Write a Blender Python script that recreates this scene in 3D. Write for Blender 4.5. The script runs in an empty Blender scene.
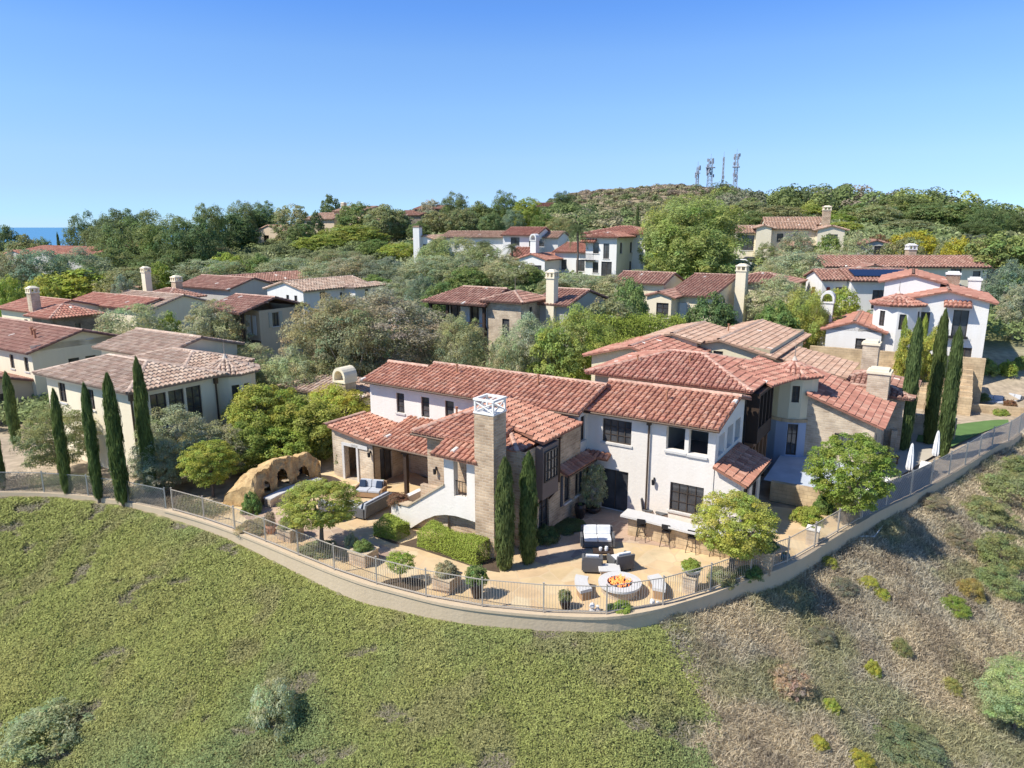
import bpy, math, random
import numpy as np
from mathutils import Vector
random.seed(7); RNG = np.random.default_rng(11)
C = bpy.context.scene.collection
PI = math.pi
# ------------------------------------------------------------------ camera geometry (used to survey the place)
F = 710.0; H = 14.3; VH = 226.0
PT = math.atan((384-VH)/F)
CP, SP = math.cos(PT), math.sin(PT)
TH = math.radians(32.4); CA, SA = math.cos(TH), math.sin(TH)
def P(u, v, z=0.0):
    a = (u-512)/F; b = (384-v)/F
    dx = a; dy = CP+b*SP; dz = -SP+b*CP
    t = (z-H)/dz
    return (dx*t, dy*t, z)
def D(u, v, Y):
    a = (u-512)/F; b = (384-v)/F
    t = Y/(CP+b*SP)
    return (a*t, Y, H+(-SP+b*CP)*t)
def ab(q): return (q[0]*CA-q[1]*SA, q[0]*SA+q[1]*CA)
def xy(a, b): return (a*CA+b*SA, -a*SA+b*CA)

# ------------------------------------------------------------------ noise
_perm = RNG.random((64, 64))
def vnoise(x, y, f=1.0):
    x = np.asarray(x, float)*f+1000.3; y = np.asarray(y, float)*f+1000.7
    xi = np.floor(x).astype(int); yi = np.floor(y).astype(int)
    fx = x-xi; fy = y-yi
    fx = fx*fx*(3-2*fx); fy = fy*fy*(3-2*fy)
    g = lambda i, j: _perm[(xi+i) % 64, (yi+j) % 64]
    return (g(0, 0)*(1-fx)*(1-fy)+g(1, 0)*fx*(1-fy)+g(0, 1)*(1-fx)*fy+g(1, 1)*fx*fy)
def fbm(x, y, f=1.0, o=4):
    s = 0; a = .5; t = 0
    for i in range(o):
        s = s+a*vnoise(x+i*17.1, y-i*9.3, f); t += a; a *= .5; f *= 2.03
    return s/t

# ------------------------------------------------------------------ materials
MATS = {}
def nmat(name):
    m = bpy.data.materials.new(name); m.use_nodes = True
    nt = m.node_tree; b = nt.nodes['Principled BSDF']
    return m, nt, b
def link(nt, a, ao, b, bi): nt.links.new(a.outputs[ao], b.inputs[bi])
def simple(name, col, rough=.8, metal=0., bump=0., bscale=20., var=.12, vscale=3., spec=.3):
    if name in MATS: return MATS[name]
    m, nt, b = nmat(name)
    tc = nt.nodes.new('ShaderNodeTexCoord')
    n1 = nt.nodes.new('ShaderNodeTexNoise'); n1.inputs['Scale'].default_value = vscale; n1.inputs['Detail'].default_value = 5
    link(nt, tc, 'Object', n1, 'Vector')
    r = nt.nodes.new('ShaderNodeMapRange'); r.inputs[3].default_value = 1-var; r.inputs[4].default_value = 1+var
    link(nt, n1, 0, r, 0)
    mx = nt.nodes.new('ShaderNodeVectorMath'); mx.operation = 'SCALE'; mx.inputs[0].default_value = col[:3]
    link(nt, r, 0, mx, 'Scale')
    link(nt, mx, 0, b, 'Base Color')
    b.inputs['Roughness'].default_value = rough; b.inputs['Metallic'].default_value = metal
    b.inputs['Specular IOR Level'].default_value = spec
    if bump:
        n2 = nt.nodes.new('ShaderNodeTexNoise'); n2.inputs['Scale'].default_value = bscale; n2.inputs['Detail'].default_value = 4
        link(nt, tc, 'Object', n2, 'Vector')
        bp = nt.nodes.new('ShaderNodeBump'); bp.inputs['Strength'].default_value = bump; bp.inputs['Distance'].default_value = .05
        link(nt, n2, 0, bp, 'Height'); link(nt, bp, 0, b, 'Normal')
    MATS[name] = m; return m
def stucco(name, col):
    """plaster: large soft stains, streaks of dirt and a trowelled bump"""
    if name in MATS: return MATS[name]
    m, nt, b = nmat(name)
    tc = nt.nodes.new('ShaderNodeTexCoord')
    n1 = nt.nodes.new('ShaderNodeTexNoise'); n1.inputs['Scale'].default_value = .5; n1.inputs['Detail'].default_value = 8; n1.inputs['Roughness'].default_value = .65
    link(nt, tc, 'Object', n1, 'Vector')
    mp = nt.nodes.new('ShaderNodeMapping'); mp.inputs['Scale'].default_value = (2.5, 2.5, .25)
    link(nt, tc, 'Object', mp, 0)
    n3 = nt.nodes.new('ShaderNodeTexNoise'); n3.inputs['Scale'].default_value = 1.0; n3.inputs['Detail'].default_value = 6
    link(nt, mp, 0, n3, 'Vector')
    cr = nt.nodes.new('ShaderNodeValToRGB')
    cr.color_ramp.elements[0].position = .3; cr.color_ramp.elements[0].color = (col[0]*.92, col[1]*.905, col[2]*.88, 1)
    cr.color_ramp.elements[1].position = .62; cr.color_ramp.elements[1].color = (*col[:3], 1)
    ad = nt.nodes.new('ShaderNodeMath'); ad.operation = 'ADD'
    m5 = nt.nodes.new('ShaderNodeMath'); m5.operation = 'MULTIPLY'; m5.inputs[1].default_value = .5
    m6 = nt.nodes.new('ShaderNodeMath'); m6.operation = 'MULTIPLY'; m6.inputs[1].default_value = .5
    link(nt, n1, 0, m5, 0); link(nt, n3, 0, m6, 0); link(nt, m5, 0, ad, 0); link(nt, m6, 0, ad, 1)
    link(nt, ad, 0, cr, 0); link(nt, cr, 0, b, 'Base Color')
    b.inputs['Roughness'].default_value = .9; b.inputs['Specular IOR Level'].default_value = .15
    n2 = nt.nodes.new('ShaderNodeTexNoise'); n2.inputs['Scale'].default_value = 9; n2.inputs['Detail'].default_value = 6
    link(nt, tc, 'Object', n2, 'Vector')
    bp = nt.nodes.new('ShaderNodeBump'); bp.inputs['Strength'].default_value = .35; bp.inputs['Distance'].default_value = .04
    link(nt, n2, 0, bp, 'Height'); link(nt, bp, 0, b, 'Normal')
    MATS[name] = m; return m
def masonry(name, cols, mortar, bw=.38, bh=.14, rough=.95, distort=.05, ms=.018):
    """irregular stone or brick coursing on the wall's own metric UVs"""
    if name in MATS: return MATS[name]
    m, nt, b = nmat(name)
    uv = nt.nodes.new('ShaderNodeUVMap')
    nz = nt.nodes.new('ShaderNodeTexNoise'); nz.inputs['Scale'].default_value = 2.6; nz.inputs['Detail'].default_value = 3
    link(nt, uv, 0, nz, 'Vector')
    sc = nt.nodes.new('ShaderNodeVectorMath'); sc.operation = 'SCALE'; sc.inputs['Scale'].default_value = distort*2
    link(nt, nz, 'Color', sc, 0)
    ad = nt.nodes.new('ShaderNodeVectorMath'); ad.operation = 'ADD'
    link(nt, uv, 0, ad, 0); link(nt, sc, 0, ad, 1)
    br = nt.nodes.new('ShaderNodeTexBrick')
    br.inputs['Color1'].default_value = (*cols[0], 1); br.inputs['Color2'].default_value = (*cols[1], 1); br.inputs['Mortar'].default_value = (*mortar, 1)
    br.inputs['Scale'].default_value = 1; br.inputs['Brick Width'].default_value = bw; br.inputs['Row Height'].default_value = bh
    br.inputs['Mortar Size'].default_value = ms; br.inputs['Mortar Smooth'].default_value = .3; br.inputs['Bias'].default_value = 0
    link(nt, ad, 0, br, 'Vector')
    n1 = nt.nodes.new('ShaderNodeTexNoise'); n1.inputs['Scale'].default_value = 1.1; n1.inputs['Detail'].default_value = 7
    link(nt, uv, 0, n1, 'Vector')
    mx = nt.nodes.new('ShaderNodeMix'); mx.data_type = 'RGBA'; mx.blend_type = 'MULTIPLY'; mx.inputs[0].default_value = .8
    cr = nt.nodes.new('ShaderNodeValToRGB'); cr.color_ramp.elements[0].position = .35; cr.color_ramp.elements[0].color = (.62, .58, .54, 1); cr.color_ramp.elements[1].position = .65; cr.color_ramp.elements[1].color = (1.1, 1.08, 1.02, 1)
    link(nt, n1, 0, cr, 0)
    nt.links.new(br.outputs[0], mx.inputs[6]); nt.links.new(cr.outputs[0], mx.inputs[7])
    nt.links.new(mx.outputs[2], b.inputs['Base Color'])
    b.inputs['Roughness'].default_value = rough; b.inputs['Specular IOR Level'].default_value = .1
    bp = nt.nodes.new('ShaderNodeBump'); bp.inputs['Strength'].default_value = .7; bp.inputs['Distance'].default_value = .03; bp.invert = True
    link(nt, br, 1, bp, 'Height'); link(nt, bp, 0, b, 'Normal')
    MATS[name] = m; return m
def flagstone(name, cols, grout, scale=1.3, rand=1.):
    if name in MATS: return MATS[name]
    m, nt, b = nmat(name)
    tc = nt.nodes.new('ShaderNodeTexCoord')
    v1 = nt.nodes.new('ShaderNodeTexVoronoi'); v1.inputs['Scale'].default_value = scale; v1.inputs['Randomness'].default_value = rand
    v2 = nt.nodes.new('ShaderNodeTexVoronoi'); v2.feature = 'DISTANCE_TO_EDGE'; v2.inputs['Scale'].default_value = scale; v2.inputs['Randomness'].default_value = rand
    link(nt, tc, 'Object', v1, 'Vector'); link(nt, tc, 'Object', v2, 'Vector')
    sp = nt.nodes.new('ShaderNodeSeparateColor'); link(nt, v1, 'Color', sp, 0)
    cr = nt.nodes.new('ShaderNodeValToRGB'); cr.color_ramp.interpolation = 'LINEAR'
    e = cr.color_ramp.elements
    for i, c in enumerate(cols):
        if i < 2: x = e[i]; x.position = i/(len(cols)-1)
        else: x = e.new(i/(len(cols)-1))
        x.color = (*c, 1)
    e[1].position = 1/(len(cols)-1)
    link(nt, sp, 0, cr, 0)
    n1 = nt.nodes.new('ShaderNodeTexNoise'); n1.inputs['Scale'].default_value = .45; n1.inputs['Detail'].default_value = 8; n1.inputs['Roughness'].default_value = .7
    link(nt, tc, 'Object', n1, 'Vector')
    mr = nt.nodes.new('ShaderNodeMapRange'); mr.inputs[1].default_value = .3; mr.inputs[2].default_value = .7; mr.inputs[3].default_value = .78; mr.inputs[4].default_value = 1.15
    link(nt, n1, 0, mr, 0)
    sc = nt.nodes.new('ShaderNodeVectorMath'); sc.operation = 'SCALE'; link(nt, cr, 0, sc, 0); link(nt, mr, 0, sc, 'Scale')
    mx = nt.nodes.new('ShaderNodeMix'); mx.data_type = 'RGBA'
    th = nt.nodes.new('ShaderNodeMapRange'); th.inputs[1].default_value = .01; th.inputs[2].default_value = .035
    link(nt, v2, 0, th, 0); link(nt, th, 0, mx, 0)
    mx.inputs[6].default_value = (*grout, 1); nt.links.new(sc.outputs[0], mx.inputs[7])
    nt.links.new(mx.outputs[2], b.inputs['Base Color'])
    b.inputs['Roughness'].default_value = .9; b.inputs['Specular IOR Level'].default_value = .15
    MATS[name] = m; return m
def attrmat(name, rough=.85, trans=0., objcol=False, bump=0., spec=.2, noise=0.):
    """colour from the mesh's own per-element colour (each tile, leaf or stone has its own tint)"""
    if name in MATS: return MATS[name]
    m, nt, b = nmat(name)
    at = nt.nodes.new('ShaderNodeAttribute'); at.attribute_name = 'Col'
    out = at.outputs['Color']
    if objcol:
        oi = nt.nodes.new('ShaderNodeObjectInfo')
        mx = nt.nodes.new('ShaderNodeMix'); mx.data_type = 'RGBA'; mx.blend_type = 'MULTIPLY'; mx.inputs[0].default_value = 1
        nt.links.new(out, mx.inputs[6]); nt.links.new(oi.outputs['Color'], mx.inputs[7]); out = mx.outputs[2]
    if noise:
        tc = nt.nodes.new('ShaderNodeTexCoord'); n1 = nt.nodes.new('ShaderNodeTexNoise'); n1.inputs['Scale'].default_value = 2.2; n1.inputs['Detail'].default_value = 6
        link(nt, tc, 'Object', n1, 'Vector')
        mr = nt.nodes.new('ShaderNodeMapRange'); mr.inputs[1].default_value = .3; mr.inputs[2].default_value = .7; mr.inputs[3].default_value = 1-noise; mr.inputs[4].default_value = 1+noise
        link(nt, n1, 0, mr, 0)
        sc = nt.nodes.new('ShaderNodeVectorMath'); sc.operation = 'SCALE'; nt.links.new(out, sc.inputs[0]); link(nt, mr, 0, sc, 'Scale'); out = sc.outputs[0]
    nt.links.new(out, b.inputs['Base Color'])
    b.inputs['Roughness'].default_value = rough; b.inputs['Specular IOR Level'].default_value = spec
    if trans:
        tr = nt.nodes.new('ShaderNodeBsdfTranslucent'); ms = nt.nodes.new('ShaderNodeMixShader'); ms.inputs[0].default_value = trans
        nt.links.new(out, tr.inputs['Color'])
        o = nt.nodes['Material Output']
        nt.links.new(b.outputs[0], ms.inputs[1]); nt.links.new(tr.outputs[0], ms.inputs[2]); nt.links.new(ms.outputs[0], o.inputs[0])
    MATS[name] = m; return m

M = {}
M['white'] = stucco('white_stucco', (.80, .745, .66))
M['bwhite'] = stucco('bright_white_stucco', (.81, .785, .73))
M['cream'] = stucco('cream_stucco', (.66, .60, .47))
M['palecream'] = stucco('pale_cream_stucco', (.84, .74, .54))
M['yellow'] = stucco('yellow_cream_stucco', (.72, .64, .44))
M['tan'] = stucco('tan_stucco', (.64, .51, .36))
M['greystucco'] = stucco('grey_stucco', (.52, .49, .44))
M['blue'] = stucco('blue_membrane', (.36, .42, .53))
M['concrete'] = stucco('pale_concrete', (.62, .60, .56))
M['kerbstone'] = stucco('tan_concrete', (.58, .46, .31))
M['stone'] = masonry('tan_stone_masonry', ((.64, .49, .34), (.48, .35, .24)), (.64, .53, .40), .34, .13)
M['palestone'] = masonry('pale_stone_masonry', ((.68, .57, .43), (.56, .45, .33)), (.68, .59, .47), .36, .14)
M['brick'] = masonry('red_brick', ((.34, .17, .11), (.42, .24, .16)), (.5, .44, .36), .24, .08, distort=.01)
M['block'] = masonry('tan_block_masonry', ((.66, .51, .33), (.60, .46, .29)), (.54, .42, .28), .42, .2, distort=.0, ms=.012)
M['darkstone'] = masonry('weathered_grey_stone', ((.30, .26, .20), (.22, .18, .14)), (.34, .30, .25), .34, .14)
M['dark'] = simple('dark_bronze_frame', (.075, .058, .045), .5, bump=.1)
M['glass'] = simple('dark_window_glass', (.07, .072, .075), .07, var=.95, vscale=1.3, spec=.8)  # mottled tone in the colour stands in for reflections and curtains
M['interior'] = simple('dim_interior', (.30, .27, .23), .9)
M['wood'] = simple('dark_stained_wood', (.05, .032, .022), .7, bump=.2, bscale=30)
M['brownwood'] = simple('brown_timber', (.24, .13, .07), .7, bump=.2, bscale=30)
M['slate'] = simple('blue_grey_shutter', (.055, .065, .085), .6)
M['copper'] = simple('brown_copper_pipe', (.10, .07, .05), .45, metal=.4)
M['metal'] = simple('painted_fence_metal', (.46, .40, .32), .5)
M['baywood'] = simple('grey_brown_bay_wood', (.17, .13, .11), .7, bump=.2, bscale=30)
M['galv'] = simple('galvanised_metal', (.42, .42, .40), .45, metal=.5)
M['black'] = simple('black_metal', (.02, .02, .022), .45)
M['cushion'] = simple('pale_grey_cushion', (.50, .51, .52), .95, bump=.25, bscale=14)
M['whitecushion'] = simple('white_cushion', (.78, .77, .74), .95, bump=.2, bscale=14)
M['wicker'] = simple('grey_wicker', (.13, .13, .13), .8, bump=.5, bscale=60)
M['navy'] = simple('navy_pillow', (.03, .05, .09), .9)
M['teak'] = simple('teak', (.38, .24, .13), .7, bump=.15)
M['soil'] = simple('dark_soil', (.10, .07, .045), .95, bump=.6, bscale=12, var=.4)
M['bark'] = simple('grey_brown_bark', (.17, .13, .10), .95, bump=.6, bscale=16, var=.3)
M['palebark'] = simple('pale_bark', (.34, .29, .23), .95, bump=.5, bscale=16, var=.3)
M['terracotta'] = simple('terracotta', (.42, .20, .11), .85, var=.15)
M['glazed'] = simple('dark_glazed_pot', (.05, .035, .03), .25, var=.3)
M['teal'] = simple('teal_glazed_pot', (.01, .12, .17), .15, var=.2)
M['fabric'] = simple('white_umbrella_fabric', (.80, .79, .75), .95)
M['solar'] = simple('solar_cell', (.012, .02, .05), .18, spec=.6)
M['redshutter'] = simple('red_shutter', (.30, .05, .03), .6)
M['leaf'] = attrmat('leaf', .65, .42, True, spec=.25)
M['tile'] = attrmat('clay_tile', .85, 0, False, noise=.16, spec=.15)
M['scrubleaf'] = attrmat('scrub', .9, .32, False, spec=.1)
M['lava'] = simple('lava_rock', (.04, .03, .03), .95, bump=.8)
M['tower'] = simple('grey_steel_lattice', (.30, .32, .36), .6)
M['screen'] = simple('grey_windscreen_cloth', (.20, .19, .185), .9, var=.3, vscale=.8)
def see_through(name, col, t):
    m = simple(name, col, .9, var=.3, vscale=.8); nt = m.node_tree; b = nt.nodes['Principled BSDF']; tr = nt.nodes.new('ShaderNodeBsdfTransparent'); ms = nt.nodes.new('ShaderNodeMixShader'); ms.inputs[0].default_value = t
    nt.links.new(b.outputs[0], ms.inputs[1]); nt.links.new(tr.outputs[0], ms.inputs[2]); nt.links.new(ms.outputs[0], nt.nodes['Material Output'].inputs[0]); return m
M['screenmesh'] = see_through('open_weave_mesh', (.30, .28, .26), .55)
M['lawn'] = simple('lawn_turf', (.12, .21, .06), .95, bump=.5, bscale=60, var=.25, vscale=1.2)
def emis(name, col, s):
    m, nt, b = nmat(name); b.inputs['Base Color'].default_value = (*col, 1)
    b.inputs['Emission Color'].default_value = (*col, 1); b.inputs['Emission Strength'].default_value = s
    return m
M['flame'] = emis('flame', (1.0, .26, .07), 1.0)

# ------------------------------------------------------------------ objects
def tag(o, label=None, cat=None, group=None, kind=None):
    if label: o['label'] = label
    if cat: o['category'] = cat
    if group: o['group'] = group
    if kind: o['kind'] = kind
    return o
def empty(name, loc, label, cat, group=None):
    o = bpy.data.objects.new(name, None); o.location = loc; C.objects.link(o)
    o.empty_display_size = .3
    return tag(o, label, cat, group)
def linkmesh(name, me, mat, parent=None):
    o = bpy.data.objects.new(name, me); C.objects.link(o)
    if mat is not None: me.materials.append(mat) if len(me.materials) == 0 else None
    if parent is not None: o.parent = parent
    return o
def wloc(o):
    x = Vector((0, 0, 0))
    while o is not None: x = x+o.location; o = o.parent
    return x
class MB:
    """collects faces in world metres; build() turns them into ONE mesh"""
    def __init__(s): s.v = []; s.f = []; s.c = []
    def add(s, pts, faces, col=None):
        n = len(s.v); s.v += [tuple(p) for p in pts]; s.f += [tuple(n+i for i in f) for f in faces]
        if col is not None: s.c += [col]*len(pts)
    def poly(s, pts, col=None): s.add(pts, [range(len(pts))], col)
    def hexa(s, b, t, col=None):
        k = len(b); pts = list(b)+list(t)
        fs = [tuple(reversed(range(k))), tuple(range(k, 2*k))]+[(i, (i+1) % k, k+(i+1) % k, k+i) for i in range(k)]
        s.add(pts, fs, col)
    def box(s, fr, a0, a1, b0, b1, z0, z1, col=None):
        g = [(a0, b0), (a1, b0), (a1, b1), (a0, b1)]
        s.hexa([fr(a, b, z0) for a, b in g], [fr(a, b, z1) for a, b in g], col)
    def cyl(s, c, r0, r1, z0, z1, n=12, col=None, cx=None):
        t = cx or c
        s.hexa([(c[0]+r0*math.cos(2*PI*i/n), c[1]+r0*math.sin(2*PI*i/n), z0) for i in range(n)],
               [(t[0]+r1*math.cos(2*PI*i/n), t[1]+r1*math.sin(2*PI*i/n), z1) for i in range(n)], col)
    def lathe(s, c, prof, n=14, col=None, sx=1, sy=1):
        pts = []; fs = []
        for (r, z) in prof: pts += [(c[0]+sx*r*math.cos(2*PI*i/n), c[1]+sy*r*math.sin(2*PI*i/n), c[2]+z) for i in range(n)]
        for k in range(len(prof)-1):
            for i in range(n): fs.append((k*n+i, k*n+(i+1) % n, (k+1)*n+(i+1) % n, (k+1)*n+i))
        fs.append(tuple(reversed(range(n)))); fs.append(tuple((len(prof)-1)*n+i for i in range(n)))
        s.add(pts, fs, col)
    def tube(s, pts, rs, n=6, col=None):
        P3 = [Vector(p) for p in pts]; vs = []; fs = []
        for k, p in enumerate(P3):
            d = (P3[min(k+1, len(P3)-1)]-P3[max(k-1, 0)]).normalized()
            u = d.cross(Vector((0.31, .17, 1)) if abs(d.z) < .95 else Vector((1, .2, 0))).normalized(); w = d.cross(u)
            r = rs[k] if hasattr(rs, '__len__') else rs
            vs += [tuple(p+r*(math.cos(2*PI*i/n)*u+math.sin(2*PI*i/n)*w)) for i in range(n)]
        for k in range(len(P3)-1):
            for i in range(n): fs.append((k*n+i, k*n+(i+1) % n, (k+1)*n+(i+1) % n, (k+1)*n+i))
        fs.append(tuple(reversed(range(n)))); fs.append(tuple((len(P3)-1)*n+i for i in range(n)))
        s.add(vs, fs, col)
    def build(s, name, mat, parent=None, smooth=False, uv=True, world=True, bevel=0):
        me = bpy.data.meshes.new(name)
        off = wloc(parent) if (parent is not None and world) else Vector((0, 0, 0))
        vs = [(p[0]-off.x, p[1]-off.y, p[2]-off.z) for p in s.v] if off.length > 0 else s.v
        me.from_pydata(vs, [], s.f); me.update()
        if uv and len(s.f) < 30000:
            ul = me.uv_layers.new(name='UVMap'); d = ul.data
            for p in me.polygons:
                n = p.normal
                if abs(n.z) < .75:
                    hx, hy = -n.y, n.x; L = math.hypot(hx, hy) or 1; hx /= L; hy /= L
                    for li in p.loop_indices:
                        c = vs[me.loops[li].vertex_index]; d[li].uv = (c[0]*hx+c[1]*hy, c[2])
                else:
                    for li in p.loop_indices:
                        c = vs[me.loops[li].vertex_index]; d[li].uv = (c[0]*CA-c[1]*SA, c[0]*SA+c[1]*CA)
        if s.c:
            at = me.color_attributes.new('Col', 'FLOAT_COLOR', 'POINT')
            a = np.ones((len(s.v), 4), np.float32); a[:, :3] = np.array([c[:3] for c in s.c]); at.data.foreach_set('color', a.ravel())
        if smooth: me.polygons.foreach_set('use_smooth', [True]*len(me.polygons))
        o = linkmesh(name, me, mat, parent)
        if bevel:
            bv = o.modifiers.new('bev', 'BEVEL'); bv.width = bevel; bv.segments = 2; bv.limit_method = 'ANGLE'
        return o
def npmesh(name, V, Q, col=None, k=4):
    """V (n,3), Q (m,k) -> mesh quickly"""
    me = bpy.data.meshes.new(name); V = np.asarray(V, np.float32); Q = np.asarray(Q, np.int32)
    me.vertices.add(len(V)); me.vertices.foreach_set('co', V.ravel())
    m = len(Q); me.loops.add(m*k); me.loops.foreach_set('vertex_index', Q.ravel())
    me.polygons.add(m); me.polygons.foreach_set('loop_start', np.arange(0, m*k, k, dtype=np.int32)); me.polygons.foreach_set('loop_total', np.full(m, k, np.int32))
    me.update(calc_edges=True)
    if col is not None:
        at = me.color_attributes.new('Col', 'FLOAT_COLOR', 'POINT')
        a = np.ones((len(V), 4), np.float32); a[:, :3] = col; at.data.foreach_set('color', a.ravel())
    return me
def Fr(ox=0., oy=0., th=TH):
    c, s = math.cos(th), math.sin(th)
    return lambda a, b, z: (ox+a*c+b*s, oy-a*s+b*c, z)
FR = Fr()

# ------------------------------------------------------------------ clay tile roofs
RED = [(.50, .235, .15), (.56, .30, .20), (.42, .18, .115), (.60, .36, .25), (.36, .15, .10), (.53, .26, .165)]
PINK = [(.47, .22, .155), (.41, .17, .12), (.53, .29, .20), (.45, .20, .14), (.36, .15, .105), (.56, .33, .235)]
BROWN = [(.36, .19, .14), (.42, .24, .175), (.31, .15, .11), (.47, .30, .22), (.34, .18, .13)]
TAN = [(.50, .36, .26), (.43, .29, .21), (.56, .43, .32), (.37, .24, .17), (.58, .46, .35)]
SAND = [(.50, .32, .22), (.45, .28, .19), (.54, .37, .26), (.40, .24, .165), (.57, .41, .30)]
MORTAR = (.56, .44, .34)
BRICKRED = [(.44, .20, .14), (.49, .25, .18), (.37, .16, .11), (.53, .30, .21), (.40, .18, .13)]
class Roof:
    def __init__(s, pal, spacing=.3, row=.42):
        s.pal = [tuple(.55*np.array(c)+.45*np.mean(np.array(pal), 0)) for c in pal]; s.sp = spacing; s.row = row; s.V = []; s.Q = []; s.Cc = []; s.n = 0; s.mb = MB()
    def plane(s, pts, deck=True, thick=.10, drop=.0):
        p = [np.array(q, float) for q in pts]
        n = np.zeros(3)
        for i in range(len(p)): n += np.cross(p[i]-p[0], p[(i+1) % len(p)]-p[0])
        n /= np.linalg.norm(n)
        if n[2] < 0: n = -n
        down = np.array([0, 0, -1.])-n*(-n[2]); down /= np.linalg.norm(down)
        side = np.cross(down, n)
        O = p[0]; q2 = np.array([[(x-O)@side, (x-O)@down] for x in p])
        smin, smax = q2[:, 0].min(), q2[:, 0].max()
        N = max(1, int(round((smax-smin)/s.sp))); w = (smax-smin)/N
        cols = np.array(s.pal)
        for i in range(N):
            sc = smin+(i+.5)*w
            ts = []
            for k in range(len(q2)):
                a, b = q2[k], q2[(k+1) % len(q2)]
                if (a[0]-sc)*(b[0]-sc) < 0: ts.append(a[1]+(b[1]-a[1])*(sc-a[0])/(b[0]-a[0]))
            if len(ts) < 2: continue
            t0, t1 = min(ts), max(ts)+.06
            if t1-t0 < .08: continue
            nr = max(1, int(math.ceil((t1-t0)/s.row)))
            r = t1-np.arange(nr)*s.row        # lower ends, from the eave up
            up = np.maximum(r-s.row*1.08, t0)
            g = RNG.normal(0, .012, nr)
            K = 5; ang = np.linspace(0, PI, K)
            rad = w*.43; hgt = w*.34
            cs = np.cos(ang)[None, :]*rad; sn = np.sin(ang)[None, :]*hgt
            for (tt, rr, lift) in ((r, 1.04, .045), (up, .86, .006)):
                base = O[None, None]+ (sc+g[:, None, None]*1.0+(cs*rr)[:, :, None])*side[None, None]+tt[:, None, None]*down[None, None]+((sn*rr)+lift)[:, :, None]*n[None, None]
                s.V.append(base.reshape(-1, 3))
            o1 = s.n; o2 = s.n+nr*K; s.n += 2*nr*K
            idx = (np.arange(nr)*K)[:, None]+np.arange(K-1)[None]
            q = np.stack([o1+idx, o1+idx+1, o2+idx+1, o2+idx], -1).reshape(-1, 4); s.Q.append(q)
            # front ends (dark hollow)
            e = (np.arange(nr)*K)[:, None]+np.array([[0, 1, 3, 4]]); s.Q.append(o1+e)
            e = (np.arange(nr)*K)[:, None]+np.array([[1, 2, 3, 3]])
            ci = RNG.integers(0, len(cols), nr); cc = cols[ci]*RNG.uniform(.88, 1.10, (nr, 1)); cc = np.where(RNG.random((nr, 1)) < .004, np.array([[.74, .66, .56]]), cc)
            cc = np.repeat(cc, K, 0); s.Cc += [cc, cc]
        if deck:
            d = np.array([0, 0, thick])
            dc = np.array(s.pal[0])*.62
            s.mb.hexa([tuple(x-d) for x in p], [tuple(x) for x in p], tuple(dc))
    def ridge(s, a, b, col=MORTAR, r=.15, step=.42):
        a = np.array(a, float); b = np.array(b, float); L = np.linalg.norm(b-a); n = max(1, int(L/step)); d = (b-a)/L
        side = np.cross(d, [0, 0, 1.]); side /= np.linalg.norm(side); up = np.cross(side, d)
        if up[2] < 0: up = -up
        ang = np.linspace(-.15, PI+.15, 6)
        for i in range(n):
            p0 = a+d*L*i/n; p1 = a+d*(L*(i+1)/n+.03); r0, r1 = r*1.06, r*.92
            k = s.n
            for (pp, rr) in ((p0, r0), (p1, r1)):
                s.V.append(np.array([pp+side*math.cos(t)*rr+up*(math.sin(t)*rr*.7+.02) for t in ang]))
            s.n += 12
            s.Q.append(np.array([[k+j, k+j+1, k+6+j+1, k+6+j] for j in range(5)]))
            c = np.array(col)*.45+np.array(random.choice(s.pal))*.65
            s.Cc.append(np.repeat((c*random.uniform(.85, 1.12))[None], 12, 0))
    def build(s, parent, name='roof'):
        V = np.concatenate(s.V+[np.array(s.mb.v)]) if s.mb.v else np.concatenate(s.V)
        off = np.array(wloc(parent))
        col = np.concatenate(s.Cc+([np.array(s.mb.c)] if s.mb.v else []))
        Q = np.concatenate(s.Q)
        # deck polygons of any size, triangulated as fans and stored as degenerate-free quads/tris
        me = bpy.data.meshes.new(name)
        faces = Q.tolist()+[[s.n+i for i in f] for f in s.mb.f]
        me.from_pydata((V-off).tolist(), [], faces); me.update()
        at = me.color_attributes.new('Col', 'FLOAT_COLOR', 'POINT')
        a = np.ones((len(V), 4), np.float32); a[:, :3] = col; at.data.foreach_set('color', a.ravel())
        return linkmesh(name, me, M['tile'], parent)

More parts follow.
